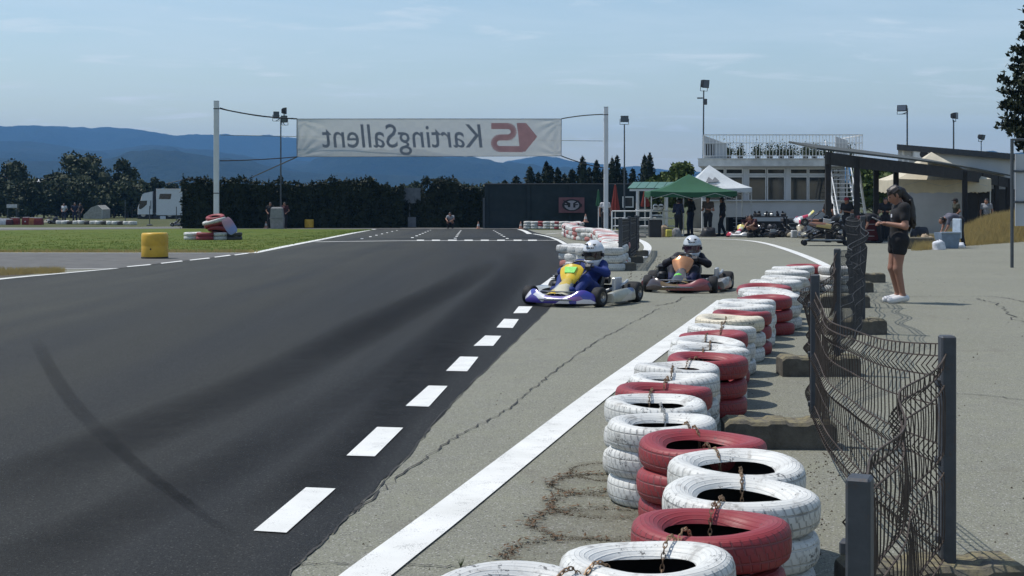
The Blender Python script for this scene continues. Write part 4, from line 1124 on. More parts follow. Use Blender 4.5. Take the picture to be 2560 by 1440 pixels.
D0 = 68.5; s0 = D0 / F; p0 = GX(1752, D0)
cl = thing('clubhouse', 'white flat-roofed clubhouse with railed roof terrace and wide windows', 'building', p0)
lx = lambda px: (px - 1752) * s0
lz = lambda py: (H - (py - YH) * s0) - p0.z
W = lx(2112); zt = lz(398); zb = lz(416)
mb = MB()
# wall pieces round the window openings (front face at y = 0)
sill, head, clere_t = lz(502), lz(439), lz(421)
th = .22
def wbox(x0, x1, z0, z1, y0=0.0, y1=th, b=0.0): mb.box(((x0 + x1) / 2, (y0 + y1) / 2, (z0 + z1) / 2), (x1 - x0, y1 - y0, z1 - z0), b)
wbox(.06, W, 0, sill)
wbox(.06, W, head - .035, head + .06, -.004, th)
wbox(.06, W, clere_t, zb - .002)
piers = [(.06, lx(1768)), (lx(1858), lx(1871)), (lx(1963), lx(1975)), (lx(2066), lx(2078)), (W - .2, W)]
for a, b in piers: wbox(a, b, sill + .001, clere_t - .001, -.03, th)
mb.loft([[(.06, .22, 0), (.26, .22, 0), (.26, .22, zb - .004), (.06, .22, zb - .004)], [(1.1, 6.2, 0), (1.3, 6.2, 0), (1.3, 6.2, zb - .004), (1.1, 6.2, zb - .004)]]); mb.box((W - .1, 3.2, zb / 2), (.2, 6.0, zb - .004)); mb.box((W / 2 + .6, 6.3, zb / 2), (W - 1.2, .2, zb - .004))
mb.obj('wall', MT['white_wall'], cl, 0)
mb = MB(); mb.prism([(-.2, -.5), (W + .12, -.5), (W + .12, 6.5), (.95, 6.5)], zb, zt); mb.prism([(-.24, -.54), (W + .16, -.54), (W + .16, 6.54), (.92, 6.54)], zt + .001, zt + .03)
mb.obj('roof_slab', MT['slab'], cl, 30)
mb = MB(); mb.box((W / 2, 3.6, .06), (W - .5, 5.0, .1)); mb.box((W / 2, 5.9, 1.2), (W - .5, .1, 2.3)); mb.obj('interior_shell', MT['interior'], cl, 0)
mb = MB()
r = random.Random(4)
for k in range(7): mb.box((r.uniform(1, W - 1), r.uniform(1.6, 3.6), r.uniform(.5, .9)), (r.uniform(.4, 1.0), .5, r.uniform(.7, 1.6)), .02)
mb.obj('furniture', MT['interior'], cl, 30)
def win(x0, x1, z0, z1):
    t = .045; m1_ = MB()
    for (c, sz) in ((((x0 + x1) / 2, .06, z0 + t / 2), (x1 - x0, .07, t)), (((x0 + x1) / 2, .06, z1 - t / 2), (x1 - x0, .07, t)), ((x0 + t / 2, .06, (z0 + z1) / 2), (t, .068, z1 - z0 - 2 * t)), ((x1 - t / 2, .06, (z0 + z1) / 2), (t, .068, z1 - z0 - 2 * t))):
        m1_.box(c, sz)
    f = m1_.obj('window', MT['white_metal'], cl, 0)
    g = MB(); g.box(((x0 + x1) / 2, .075, (z0 + z1) / 2), (x1 - x0 - 2 * t + .01, .012, z1 - z0 - 2 * t + .01)); g.obj('pane', MT['glass'], f, 0)
for a, b in zip(piers, piers[1:]):
    mid = (a[1] + b[0]) / 2
    for q0, q1 in ((a[1], mid - .015), (mid + .015, b[0])):
        win(q0 + .004, q1 - .004, sill + .003, head - .04); win(q0 + .004, q1 - .004, head + .064, clere_t - .004)
mb = MB(); mb.box((W / 2, -.05, sill + .0), (W - .1, .12, .04), .01); mb.obj('window_sill', MT['slab'], cl)
# terrace railing: posts and balusters on every side that shows
rl = link('railing', None, cl); zr0, zr1 = zt + .03, lz(338); xr0, xr1 = lx(1800), lx(2152)
mb = MB()
for z in (zr1, zr0 + .12, (zr0 + zr1) / 2 + .18): mb.box(((lx(1757) + xr1) / 2, -.35, z), (xr1 - lx(1757), .05, .05 if z == zr1 else .035))
mb.box((xr1, 2.5, zr1), (.05, 5.7, .05)); mb.box((xr1, 2.5, zr0 + .12), (.05, 5.7, .035))
mb.obj('rail', MT['white_metal'], rl, 0)
nb = 46; bal = None
for k in range(nb + 1):
    x = lerp(lx(1772), xr1, k / nb)
    if bal is None:
        q = MB(); q.box((0, 0, (zr1 - zr0) / 2), (.023, .023, zr1 - zr0 - .03)); bal = q.mesh('baluster', MT['white_metal'], 0)
    o = link('baluster', bal, rl); o.location = (x, -.35, zr0)
for k in range(1, 20):
    o = link('baluster', bal, rl); o.location = (xr1, -.35 + k * .29, zr0)
# landing that carries the railing past the wall, and the stair under it
mb = MB(); mb.box(((W + xr1) / 2 + .12, 2.4, zt - .1), (xr1 - W + .2, 6.0, .24), .01); mb.obj('landing', MT['slab'], cl)
n = MB(); a0, a1 = lx(1757), lx(1815)
n.loft([[(a0, -.30, zr0), (a1, -.30, zr0), (a1, -.30, lz(360)), (a0, -.30, lz(339))], [(a0, -.16, zr0), (a1, -.16, zr0), (a1, -.16, lz(360)), (a0, -.16, lz(339))]])
pw = n.obj('parapet_wall', MT['white_wall'], cl, 0)
for k in range(4):
    q = MB(); q.box((lx(1764 + k * 6), -.305, (lz(361) + lz(391)) / 2), (.055, .03, lz(361) - lz(391))); q.obj('slot', MT['dark'], pw, 0)
n = MB(); n.loft([[(lx(2086), -.2, zr0), (lx(2117), -.2, zr0), (lx(2117), -.2, lz(352)), (lx(2086), -.2, lz(341))], [(lx(2086), -.08, zr0), (lx(2117), -.08, zr0), (lx(2117), -.08, lz(352)), (lx(2086), -.08, lz(341))]]); n.obj('parapet_wall', MT['white_wall'], cl, 0)
# potted shrubs on the terrace
for k, (px, w_) in enumerate(((1826, .3), (1858, .22), (1905, .3), (1930, .35), (1962, .4), (1990, .35), (2020, .3), (2046, .4), (2080, .3), (2128, .3))):
    t = thing('terrace_shrub', 'low green shrub behind the terrace railing', 'shrub', (p0.x + lx(px), D0 + .6 + .3 * (k % 3), p0.z + zt + .03), 0, 'potted shrubs on the terrace')
    q = MB(); q.lathe([(0, 0), (.13, 0), (.16, .22), (.13, .24), (0, .22)], 12); q.obj('pot', MT['block'], t)
    q = MB(); rr = random.Random(k); cs = [(rr.gauss(0, w_ * .45), rr.gauss(0, .16), .2 + abs(rr.gauss(0, .22)), 1) for _ in range(420)]; leaves(q, cs, .055, rr); q.obj('foliage', MT['shrub'], t, 0, False)
# white stair beside the clubhouse, with a leaning lattice mast
t = thing('outdoor_stair', 'white metal stair with open treads climbing to the terrace', 'stair', GX(2118, 66))
ps = 62 / F; q = MB(); hz = 3.55
for x in (-.45, .55):
    q.tube([(x, -.2, 0), (x, 2.6, hz)], .05, 6); q.box((x, 1.2, hz * .5 + .55), (.05, .05, 1.1)); q.tube([(x, -.2, .95), (x, 2.6, hz + .95)], .03, 6)
for x in (-.5, -.25, .1, .42, .62): q.box((x, 2.65, hz / 2), (.07, .07, hz))
q.obj('frame', MT['white_metal'], t)
tm = None
for k in range(17):
    if tm is None:
        q = MB(); q.box((.05, 0, 0), (1.0, .26, .035), .004); tm = q.mesh('tread', MT['slab'])
    o = link('tread', tm, t); o.location = (0, -.2 + 2.8 * (k + .5) / 17, hz * (k + .5) / 17)
t = thing('lattice_mast', 'leaning white lattice mast in front of the leafy tree', 'mast', GX(2172, 60))
q = MB(); hz = 3.3
A0, A1 = Vector((0, 0, 0)), Vector((-.50, 0, hz)); B0, B1 = Vector((-.42, .1, 0)), Vector((-.62, .1, hz))
q.tube([A0, A1], .06, 6); q.tube([B0, B1], .04, 6)
for k in range(14):
    u = k / 14; q.tube([A0.lerp(A1, u), B0.lerp(B1, u + .03)], .018, 4)
q.obj('lattice', MT['white_metal'], t)

# long white hangar with a dark falling roof edge
DH = 68.0; ph = GX(2245, DH); sH = DH / F; hx = lambda px: (px - 2245) * sH; hzz = lambda py: (H - (py - YH) * sH) - ph.z
hg = thing('hangar', 'long white hangar with a dark sloping roof edge and an air conditioner', 'building', ph)
q = MB(); x1 = hx(2790)
q.loft([[(0, 0, 0), (0, 0, hzz(372)), (2.3, 6, hzz(372)), (2.3, 6, 0)], [(x1, 0, 0), (x1, 0, hzz(418)), (x1, 6, hzz(418)), (x1, 6, 0)]]); q.obj('wall', MT['white_wall'], hg, 0)
q = MB(); q.loft([[(-.15, -.35, hzz(375)), (-.15, -.35, hzz(361)), (2.2, 6.4, hzz(361)), (2.2, 6.4, hzz(375))], [(x1, -.35, hzz(421)), (x1, -.35, hzz(406)), (x1, 6.4, hzz(406)), (x1, 6.4, hzz(421))]]); q.obj('roof', MT['grey_roof'], hg, 0)
q = MB(); q.box((hx(2299), -.16, hzz(386)), (.75, .3, .52), .03); ac = q.obj('air_conditioner', MT['white_metal'], hg)
q = MB(); q.cyl((hx(2305), -.30, hzz(386)), (hx(2305), -.325, hzz(386)), .2, n=20); q.obj('fan_grille', MT['dark'], ac)
q = MB(); q.box((hx(2257), -.03, hzz(460)), (.12, .07, hzz(372) - hzz(548)), .01); q.box((hx(2270), -.05, hzz(440)), (.08, .08, 2.0), .01); q.obj('downpipe', MT['white_metal'], hg)
q = MB(); q.box((hx(2475), -.02, hzz(540)), (2.6, .06, 2.6), .01); q.obj('dark_doorway', MT['dark'], hg)

# dark open carport in front of the hangar
cp = thing('carport', 'low dark timber carport with a sagging roof over the pit boxes', 'carport', GX(2065, 52))
base = GX(2065, 52)
def cpt(px, py, d):
    v = AT(px, py, d); return (v.x - base.x, v.y - base.y, v.z - base.z)
rf = [(2042, 374, 50.5), (2140, 385, 52.5), (2245, 397, 55), (2350, 410, 58.5), (2440, 424, 62), (2532, 442, 67)]
rings = []
for px, py, d in rf:
    a_ = Vector(cpt(px, py, d)); bk = Vector((-.12, 4.6, .42)) * (50 / d)
    rings.append([a_, a_ + Vector((0, 0, .07)), a_ + bk + Vector((0, 0, .07)), a_ + bk])
q = MB(); q.loft(rings); q.obj('roof_sheet', MT['green_roof'] if 'green_roof' in MT else mat('felted_roof', (.055, .062, .058), .85, var=.25, vs=1.2), cp, 20)
rings = []
for px, py, d in rf[0:]:
    a_ = Vector(cpt(px + (24 if px < 2050 else 0), py + 5, d + .2)); rings.append([a_, a_ + Vector((0, .12, 0)), a_ + Vector((0, .12, -.46)), a_ + Vector((0, 0, -.46))])
q = MB(); q.loft(rings); q.obj('front_beam', MT['dark_timber'], cp, 20)
for (px, d, pt) in ((2070, 51, 383), (2142, 52.8, 392), (2190, 57, 400), (2240, 58.2, 405), (2412, 61, 428), (2452, 63, 434), (2491, 65.2, 440), (2520, 66.6, 446)):
    g_ = GX(px, d); hh = H - (pt - YH) / F * d - g_.z
    q = MB(); q.box((g_.x - base.x, g_.y - base.y, g_.z - base.z + hh / 2), (.20, .16, hh), .01); q.obj('post', MT['dark_timber'], cp, 30)
q = MB(); q.box((cpt(2470, 520, 66)[0], cpt(2470, 520, 68.5)[1], .9), (2.6, .08, 3.4)); q.obj('back_panel', MT['dark_timber'], cp, 0)

# dark green wall with emblem board
gw = thing('green_wall', 'dark green rendered wall closing the far end of the straight', 'wall', GX(1211, 84))
gb = GX(1211, 84); wx = (1640 - 1211) / F * 84
q = MB(); q.box((wx / 2, .15, 1.2), (wx, .3, 2.84), 0); q.obj('wall_face', MT['green_wall'], gw, 0)
q = MB(); q.box((wx / 2, .15, 2.66), (wx + .1, .38, .07), .01); q.obj('coping', MT['grey_roof'], gw)
for k in range(5):
    q = MB(); q.box((.15 + k * 2.5, -.03, 1.2), (.22, .08, 2.7), .01); q.obj('pilaster', MT['green_wall'], gw)
eb = thing('emblem_board', 'pinkish board with a dark oval emblem fixed to the green wall', 'sign', AT(1429, 513, 83.6))
MT['pink_board'] = mat('faded_pink_board', (.17, .075, .085), .8, var=.15, vs=3); MT['emblem_dark'] = mat('emblem_black', (.012, .012, .015), .7); MT['emblem_pale'] = mat('emblem_pale', (.33, .31, .34), .8)
sE = 83.6 / F; q = MB(); q.box((0, 0, 0), (64 * sE, .04, 38 * sE), .005); q.obj('board', MT['pink_board'], eb)
EM = lambda L, y: [((x - 430) / 9.0 * sE, y, -(z - 475) / 9.0 * sE) for x, z in L]
def eplate(polys, name, m, y):
    q = MB()
    for L in polys:
        k = len(L); q.add(EM(L, y) + EM(L, y + .006), [tuple(range(k)), tuple(range(k, 2 * k))] + [(i, (i + 1) % k, k + (i + 1) % k, k + i) for i in range(k)])
    q.obj(name, MT[m], eb, 0)
eplate([arc(430, 475, 215, 135, 0, 360, 30)[:-1]], 'oval', 'emblem_dark', -.028)
eplate([arc(435, 475, 165, 105, 0, 360, 30)[:-1]], 'oval_field', 'emblem_pale', -.036)
eplate([[(230, 350), (400, 425), (400, 520), (345, 520), (345, 480), (240, 470), (240, 445), (330, 445), (260, 400)], [(600, 360), (465, 425), (465, 530), (515, 530), (515, 480), (580, 470), (580, 450), (500, 450), (560, 410)], arc(650, 480, 14, 40, 0, 360, 12)[:-1]], 'wing_mark', 'emblem_dark', -.044)
eplate([[(330, 560), (430, 505), (540, 560), (480, 585), (390, 585)]], 'centre_mark', 'emblem_pale', -.050)
wf = thing('framed_window', 'white-framed square window in the dark wall by the kiosk', 'window', AT(1570, 505, 83.7)); sE = 83.7 / F; hw = 12.5 * sE
q = MB()
for sx_ in (-1, 1): q.box((sx_ * hw, 0, 0), (.07, .05, 2 * hw + .07)); q.box((0, 0, sx_ * hw), (2 * hw - .07, .05, .07))
q.obj('frame', MT['white_metal'], wf, 0); q = MB(); q.box((0, .01, 0), (2 * hw - .06, .015, 2 * hw - .06)); q.obj('pane', MT['glass'], wf, 0)
t = thing('grey_board', 'tall grey board on a post filling the hedge gap', 'board', GX(1030, 86)); sE = 86 / F
q = MB(); q.box((0, 0, lerp(508, 470, .5) * 0 + (H - (489 - YH) * sE) - GX(1030, 86).z), (43 * sE, .05, 38 * sE)); q.obj('panel', mat('grey_panel', (.11, .125, .14), .8), t)
q = MB(); q.box((-.15, .05, 1.2), (.08, .08, 2.6)); q.obj('post', MT['mast'], t)
q = MB(); q.box((0, -.05, .35), (.5, .05, .62)); q.obj('lower_panel', mat('grey_panel_low', (.12, .13, .145), .8), t)
for k, (px, d, py0, py1, lab) in enumerate(((1210, 84.3, 470, 566, 'thin grey post at the corner of the dark green wall'),)):
    g_ = GX(px, d); hh = H - (495 - YH) / F * d - g_.z; q = MB(); q.box((0, 0, hh / 2), (.12, .12, hh), .01); o = q.obj('corner_post', MT['mast']); o.location = g_ + Vector((0, -.4, 0)); tag(o, lab, 'post')

# ---------------------------------------------------------------- tents and kiosk
def m_canvas(name, col, tr=.25):
    n = NT(name); tl = n.new('ShaderNodeBsdfTranslucent'); ms = n.new('ShaderNodeMixShader')
    c = n.mix(n.range(n.noise(2.2, 5), .3, .7), scl(col, .88), scl(col, 1.08)); n.fin(c, .75, spec=.3); n.set(tl.inputs[0], c); ms.inputs[0].default_value = tr
    n.t.links.new(n.b.outputs[0], ms.inputs[1]); n.t.links.new(tl.outputs[0], ms.inputs[2]); n.t.links.new(ms.outputs[0], n.out.inputs[0]); n.bump(n.noise(5, 3), .2, .03)
    return n.mat
MT['canvas_green'] = m_canvas('green_canvas', (.030, .105, .055), .1); MT['canvas_white'] = m_canvas('white_canvas', (.70, .74, .76)); MT['canvas_cream'] = m_canvas('cream_canvas', (.66, .60, .46), .15)
MT['alu'] = mat('aluminium_leg', (.45, .47, .48), .4, .5)
def tent(label, px0, px1, d, eave_py, peak_py, val_py, m, dep, peak_px=None, rz=0.0, marks=False, leg_bot=None):
    g_ = GX((px0 + px1) / 2, d); s = d / F; w_ = (px1 - px0) * s; ze = H - (eave_py - YH) * s - g_.z; zp = H - (peak_py - YH) * s - g_.z; zv = H - (val_py - YH) * s - g_.z
    t = thing('canopy_tent', label, 'tent', g_, rz); pk = Vector((((peak_px or (px0 + px1) / 2) - (px0 + px1) / 2) * s, dep / 2, zp)); q = MB()
    cor = [Vector((-w_ / 2, 0, ze)), Vector((w_ / 2, 0, ze)), Vector((w_ / 2, dep, ze)), Vector((-w_ / 2, dep, ze))]
    nU, nV = 12, 10
    for i in range(4):
        a_, b_ = cor[i], cor[(i + 1) % 4]; vs = []
        for v in range(nV + 1):
            for u in range(nU + 1):
                p = a_.lerp(b_, u / nU).lerp(pk, v / nV); cc = v / nV
                p.z += -.16 * math.sin(math.pi * cc) * (1 - .5 * cc) - .05 * math.sin(math.pi * u / nU) * (1 - cc)
                vs.append(p)
        q.add(vs, [(v * (nU + 1) + u, v * (nU + 1) + u + 1, (v + 1) * (nU + 1) + u + 1, (v + 1) * (nU + 1) + u) for v in range(nV) for u in range(nU)])
    q.obj('roof_canvas', m, t, 50)
    q = MB(); rr = random.Random(int(px0))
    for i in range(4):
        a_, b_ = cor[i], cor[(i + 1) % 4]; vs = []; nn = Vector((b_.y - a_.y, a_.x - b_.x, 0)).normalized()
        for u in range(17):
            p = a_.lerp(b_, u / 16); z0 = p.z - .05 * math.sin(math.pi * u / 16); vs += [(p.x, p.y, z0), (p.x + nn.x * .02 * math.sin(u * 1.7), p.y + nn.y * .02 * math.sin(u * 1.7), z0 - (ze - zv) * (1 + .06 * math.sin(u * 2.3)))]
        q.add(vs, [(2 * u, 2 * u + 2, 2 * u + 3, 2 * u + 1) for u in range(16)])
    q.obj('valance', m, t, 50)
    for c_ in cor:
        q = MB(); c2 = c_ * 1.0; q.box((c2.x * .985, c2.y * .985 + .03, ze / 2 - .02), (.05, .05, ze), .006); q.box((c2.x * .985, c2.y * .985 + .03, .012), (.12, .12, .024), .004); q.obj('leg', MT['alu'], t)
    q = MB()
    for i in range(4):
        a_, b_ = cor[i] * .985, cor[(i + 1) % 4] * .985
        for k in range(4): q.tube([a_.lerp(b_, k / 4) - Vector((0, 0, .06 if k % 2 else .32)), a_.lerp(b_, (k + 1) / 4) - Vector((0, 0, .32 if k % 2 else .06))], .012, 4)
    q.obj('scissor_truss', MT['alu'], t)
    if marks:
        q = MB()
        for (u0, u1, v0, v1, side) in ((.30, .62, .30, .55, 0), (.36, .55, .12, .22, 0), (.35, .7, .35, .6, 1)):
            a_, b_ = cor[side], cor[(side + 1) % 4]; vs = []
            for (u, v) in ((u0, v0), (u1, v0 + .06), (u1 - .06, v1), ((u0 + u1) / 2, v1 - .12), (u0 + .05, v1)):
                p = a_.lerp(b_, u).lerp(pk, v); p.z += -.16 * math.sin(math.pi * v) * (1 - .5 * v) + .03; p.y -= .03; vs.append(p)
            q.add(vs, [(0, 1, 2, 3, 4)])
        q.obj('print_mark', mat('grey_tent_print', (.16, .17, .18), .7), t, 0)
    return t
tent('green canopy tent with metal legs over the working mechanics', 1627, 1843, 61, 478, 434, 491, MT['canvas_green'], 3.0, 1733)
tent('white peaked tent with grey marks behind the green canopy', 1708, 1880, 64.6, 469, 411, 480, MT['canvas_white'], 2.6, 1783, marks=True)
tent('cream canopy tent under the dark carport roof', 2243, 2478, 62.6, 447, 377, 479, MT['canvas_cream'], 3.4, 2357)
ko = GX(1590, 66); kk = thing('kiosk', 'small kiosk with green ribbed metal roof and white posts', 'kiosk', ko); sK = 66 / F
kz = lambda py: (H - (py - YH) * sK) - ko.z; kx = lambda px: (px - 1590) * sK
for k in range(5):
    xa, xb = kx(1567 + k * 22), kx(1567 + (k + 1) * 22) - .03; q = MB()
    q.loft([[(xa, -.5, kz(472)), (xb, -.5, kz(472)), (xb, -.5, kz(470)), (xa, -.5, kz(470))], [(xa + .45, 1.6, kz(456)), (xb + .45, 1.6, kz(456)), (xb + .45, 1.6, kz(454)), (xa + .45, 1.6, kz(454))]]); q.obj('roof_panel', MT['green_metal'], kk, 0)
q = MB(); q.box(((kx(1567) + kx(1677)) / 2, -.42, kz(475)), (kx(1677) - kx(1567) - .2, .08, .10)); q.obj('eaves_beam', MT['white_metal'], kk, 0)
for px, yy in ((1591, -.4), (1665, -.4), (1602, 1.4), (1672, 1.4)):
    q = MB(); q.box((kx(px), yy, kz(474) / 2), (.10, .10, kz(474)), .008); q.obj('post', MT['white_metal'], kk)
q = MB()
for z in (.45, .95): q.box(((kx(1596) + kx(1663)) / 2, 1.45, z + .2), (kx(1663) - kx(1596), .3, .04))
q.obj('shelf', MT['white_metal'], kk, 0)
MT['helmet_w'] = mat('white_helmet_shell', (.62, .64, .66), .25, var=.05, spec=.6); MT['visor'] = mat('dark_visor', (.006, .006, .010), .08, spec=.8)
for k in range(6):
    px = 1646 + 14 * (k % 2) - 8 * (k // 4); t = thing('shelf_helmet', 'helmet set out on the kiosk shelf', 'helmet', (ko.x + kx(px), 66 + 1.36, ko.z + (1.17, .67, .67)[k // 2]), 0, 'helmets on the kiosk shelves')
    q = MB(); q.lathe([(0, .0), (.10, .0), (.125, .06), (.13, .13), (.11, .20), (.06, .245), (0, .255)], 14); q.obj('shell', MT['helmet_w'], t, 60); q = MB(); q.box((0, -.10, .13), (.2, .09, .07), .03); q.obj('visor', MT['visor'], t)
# white tube railing in front of the kiosk
t = thing('tube_railing', 'white tube railing in front of the kiosk', 'railing', GX(1530, 63.5)); sR = 63.5 / F; L = (1690 - 1530) * sR
q = MB()
for z in (.42, .78, 1.10): q.tube([(0, 0, z), (L, 0, z)], .03, 6)
q.obj('rail', MT['white_metal'], t)
for k in range(6):
    q = MB(); q.tube([(k * L / 5, 0, 0), (k * L / 5, 0, 1.1)], .035, 6); q.obj('upright', MT['white_metal'], t)
def umbrella(px, d, top, bot, m, label, wpx):
    g_ = GX(px, d); s = d / F; t = thing('closed_parasol', label, 'parasol', g_); z1 = H - (top - YH) * s - g_.z; z0 = H - (bot - YH) * s - g_.z; w_ = wpx * s / 2
    q = MB(); q.lathe([(.02, z1), (.05, z1 - .12), (w_ * .55, lerp(z1, z0, .45)), (w_, z0 + .1), (w_ * .9, z0), (.02, z0 + .05)], 16, fn=lambda p, a, i: (p[0] * (1 + .16 * math.cos(8 * a)), p[1] * (1 + .16 * math.cos(8 * a)), p[2])); q.obj('folded_canopy', m, t)
    q = MB(); q.cyl((0, 0, 0), (0, 0, z1), .022); q.obj('pole', MT['white_metal'], t); q = MB(); q.lathe([(0, 0), (.25, 0), (.25, .05), (.08, .1), (0, .1)], 16); q.obj('base', MT['concrete_lt'], t)
MT['para_red'] = m_canvas('red_parasol_cloth', (.24, .045, .035), .15)
umbrella(1538, 72, 461, 527, MT['para_red'], 'closed red parasol in front of the dark wall', 20)
umbrella(1613, 68.5, 470, 517, MT['para_red'], 'closed red parasol under the kiosk roof', 20)
umbrella(1496, 74, 474, 515, MT['canvas_green'], 'closed dark green parasol beside the right gate post', 12)

# ---------------------------------------------------------------- small things of the pits
def boxthing(name, label, cat, px, py, w_, h_, dd, m, b=.02, d=None, lid=None, rz=0.0):
    g_ = GZ(px, py) if d is None else GX(px, d); t = thing(name, label, cat, g_, rz)
    q = MB(); q.box((0, 0, h_ / 2), (w_, dd, h_), b); q.obj('body', m, t)
    if lid: q = MB(); q.box((0, 0, h_ + .012), (w_ + .02, dd + .02, .03), .008); q.obj('lid', lid, t)
    return t
boxthing('rubbish_bin', 'square black rubbish bin at the corner of the green tent', 'bin', 1637, 593, .52, .72, .5, MT['dark'], lid=MT['dark'])
t = boxthing('pallet_crate', 'pale plank crate beside the black bin', 'crate', 1609, 590, .05, .05, .05, MT['concrete_lt'], b=0)
for k in range(4):
    q = MB(); q.box((0, -.25, .06 + k * .11), (.6, .03, .09), .004); q.obj('plank', mat('pale_plank', (.36, .35, .31), .8) if k == 0 else bpy.data.materials['pale_plank'], t)
for sx_ in (-1, 1):
    q = MB(); q.box((sx_ * .27, 0, .22), (.05, .46, .44), .004); q.obj('side', bpy.data.materials['pale_plank'], t)
boxthing('storage_box', 'low beige storage box before the tube railing', 'box', 1600, 588, .5, .12, .4, mat('beige_box', (.25, .23, .2), .8), d=59)
t = boxthing('concrete_beam', 'weathered concrete beam lying behind the girl', 'beam', 2285, 622, 1.15, .36, .35, MT['block'], b=.03)
t = boxthing('work_table', 'dark workbench crowded with engine parts', 'table', 1918, 590, .04, .04, .04, MT['dark'], b=0, d=62.0)
q = MB(); q.box((0, 0, .86), (1.7, .7, .05), .01); q.obj('table_top', MT['dark'], t)
for sx_ in (-1, 1):
    for sy_ in (-1, 1): q = MB(); q.box((sx_ * .8, sy_ * .3, .42), (.05, .05, .84)); q.obj('leg', MT['galv'], t)
q = MB(); q.box((0, .1, .4), (1.5, .5, .5), .03); q.obj('undershelf_load', MT['dark'], t)
rr = random.Random(21)
for k in range(9):
    x = rr.uniform(-.75, .75); t2 = thing('engine_part', 'small dark engine part lying on the workbench', 'engine part', GX(1918, 62) + Vector((x, rr.uniform(-.2, .2), .885)), rr.uniform(0, 3), 'engine parts on the workbench')
    q = MB(); q.box((0, 0, .06), (.22, .14, .12), .02); q.cyl((.03, 0, .1), (.05, .02, .22), .05, .04, 10)
    for z in range(3): q.box((-.04, 0, .13 + z * .025), (.10, .12, .008))
    q.obj('casting', (MT['dark'], MT['alu'], MT['flood'])[k % 3], t2)
# blue cool box, bags and papers by the bending man
cb_ = thing('cool_box', 'open blue cool box standing in the dry grass edge', 'cool box', GZ(2368, 621), R(12))
MT['cool_blue'] = mat('blue_grey_plastic', (.16, .22, .30), .5); MT['cool_lid'] = mat('pale_blue_plastic', (.36, .43, .50), .5)
q = MB(); q.loft([[(-.27, -.2, 0), (.27, -.2, 0), (.27, .2, 0), (-.27, .2, 0)], [(-.33, -.24, .5), (.33, -.24, .5), (.33, .24, .5), (-.33, .24, .5)]]); q.obj('tub', MT['cool_blue'], cb_, 30)
q = MB(); q.box((.34, 0, .62), (.06, .5, .62), .02); q.obj('open_lid', MT['cool_lid'], cb_); q = MB(); q.box((0, -.25, .5), (.70, .04, .05), .01); q.obj('rim', MT['cool_lid'], cb_)
def bag(px, py, w_, h_, m, lab, seed, d=None):
    g_ = GZ(px, py) if d is None else GX(px, d); q = MB(); rr = random.Random(seed)
    def fn(u, v):
        a = u * 2 * math.pi; b = v * math.pi / 2; k = 1 + .22 * mnoise.noise(Vector((math.cos(a) * 1.5, math.sin(a) * 1.5, v * 3 + seed)))
        return (w_ / 2 * math.cos(b) ** .5 * math.cos(a) * k, w_ * .4 * math.cos(b) ** .5 * math.sin(a) * k, h_ * math.sin(b) * k)
    q.grid(fn, 14, 7); o = q.obj('bag', m, smooth=60); o.location = g_; tag(o, lab, 'bag')
MT['cloth_w'] = mat('white_cloth', (.60, .62, .66), .9, var=.2, vs=8); MT['cloth_tan'] = mat('tan_cloth', (.33, .25, .17), .9, var=.3, vs=8); MT['cloth_grey'] = mat('grey_cloth', (.20, .20, .20), .9, var=.3, vs=8)
bag(2347, 624, .42, .28, MT['cloth_w'], 'crumpled white bag at the foot of the cool box', 1); bag(2392, 619, .55, .16, MT['cloth_w'], 'white rag lying beside the cool box', 2)
bag(2315, 618, .5, .4, MT['cloth_tan'], 'tan kit bag leaning on the concrete beam', 3); bag(2245, 612, .6, .5, MT['cloth_grey'], 'grey kit bag behind the concrete beam', 4)
bag(2300, 600, .8, .5, MT['dark'], 'black holdall in front of the hangar wall', 5); bag(1690, 592, .5, .35, MT['cloth_grey'], 'grey bag under the green tent', 6); bag(1770, 592, .7, .4, MT['dark'], 'black bag at the back of the green tent', 7); bag(1660, 592, .45, .5, MT['cloth_tan'], 'brown pack beside the black bin', 8)
# traffic cones
MT['cone'] = mat('cone_orange_faded', (.42, .22, .15), .6); MT['cone_w'] = mat('cone_white_sleeve', (.62, .62, .60), .6)
for px, d in ((665, 84.0), (1196, 82), (1302, 82.5), (1464, 72)):
    t = thing('traffic_cone', 'small faded cone on the far edge of the track' if px < 1400 else 'pale cone standing on the tyre barrier by the wall', 'cone', GX(px, d) + Vector((0, 0, .5 if px > 1400 else 0)), 0, 'faded cones at the far track edge' if px < 1400 else None)
    q = MB(); q.box((0, 0, .015), (.30, .30, .03), .005); q.obj('base', MT['cone'], t)
    q = MB(); q.lathe([(.11, .03), (.075, .16), (.075, .17), (.05, .29), (.05, .30), (.022, .42), (0, .43)], 14, mf=lambda i: 1 if i in (2,) else 0); q.obj('body', [MT['cone'], MT['cone_w']], t)
# wrapped grey pad round the foot of the left mast
t = thing('crash_pad', 'tall grey crash pad wrapped round the floodlight mast foot', 'crash pad', GX(694, 82)); q = MB()
q.loft([[(-.36, -.3, 0), (.36, -.3, 0), (.36, .2, 0), (-.36, .2, 0)], [(-.40, -.32, .6), (.38, -.32, .6), (.38, .2, .6), (-.40, .2, .6)], [(-.36, -.28, 1.2), (.30, -.28, 1.2), (.30, .2, 1.2), (-.36, .2, 1.2)], [(-.28, -.22, 1.28), (.22, -.22, 1.28), (.22, .15, 1.28), (-.28, .15, 1.28)]]); q.obj('padding', mat('grey_pad_cover', (.24, .235, .23), .8, var=.15), t, 30)
q = MB(); q.box((-.02, -.02, .62), (.80, .66, .05), .01); q.obj('strap', MT['cloth_grey'], t)
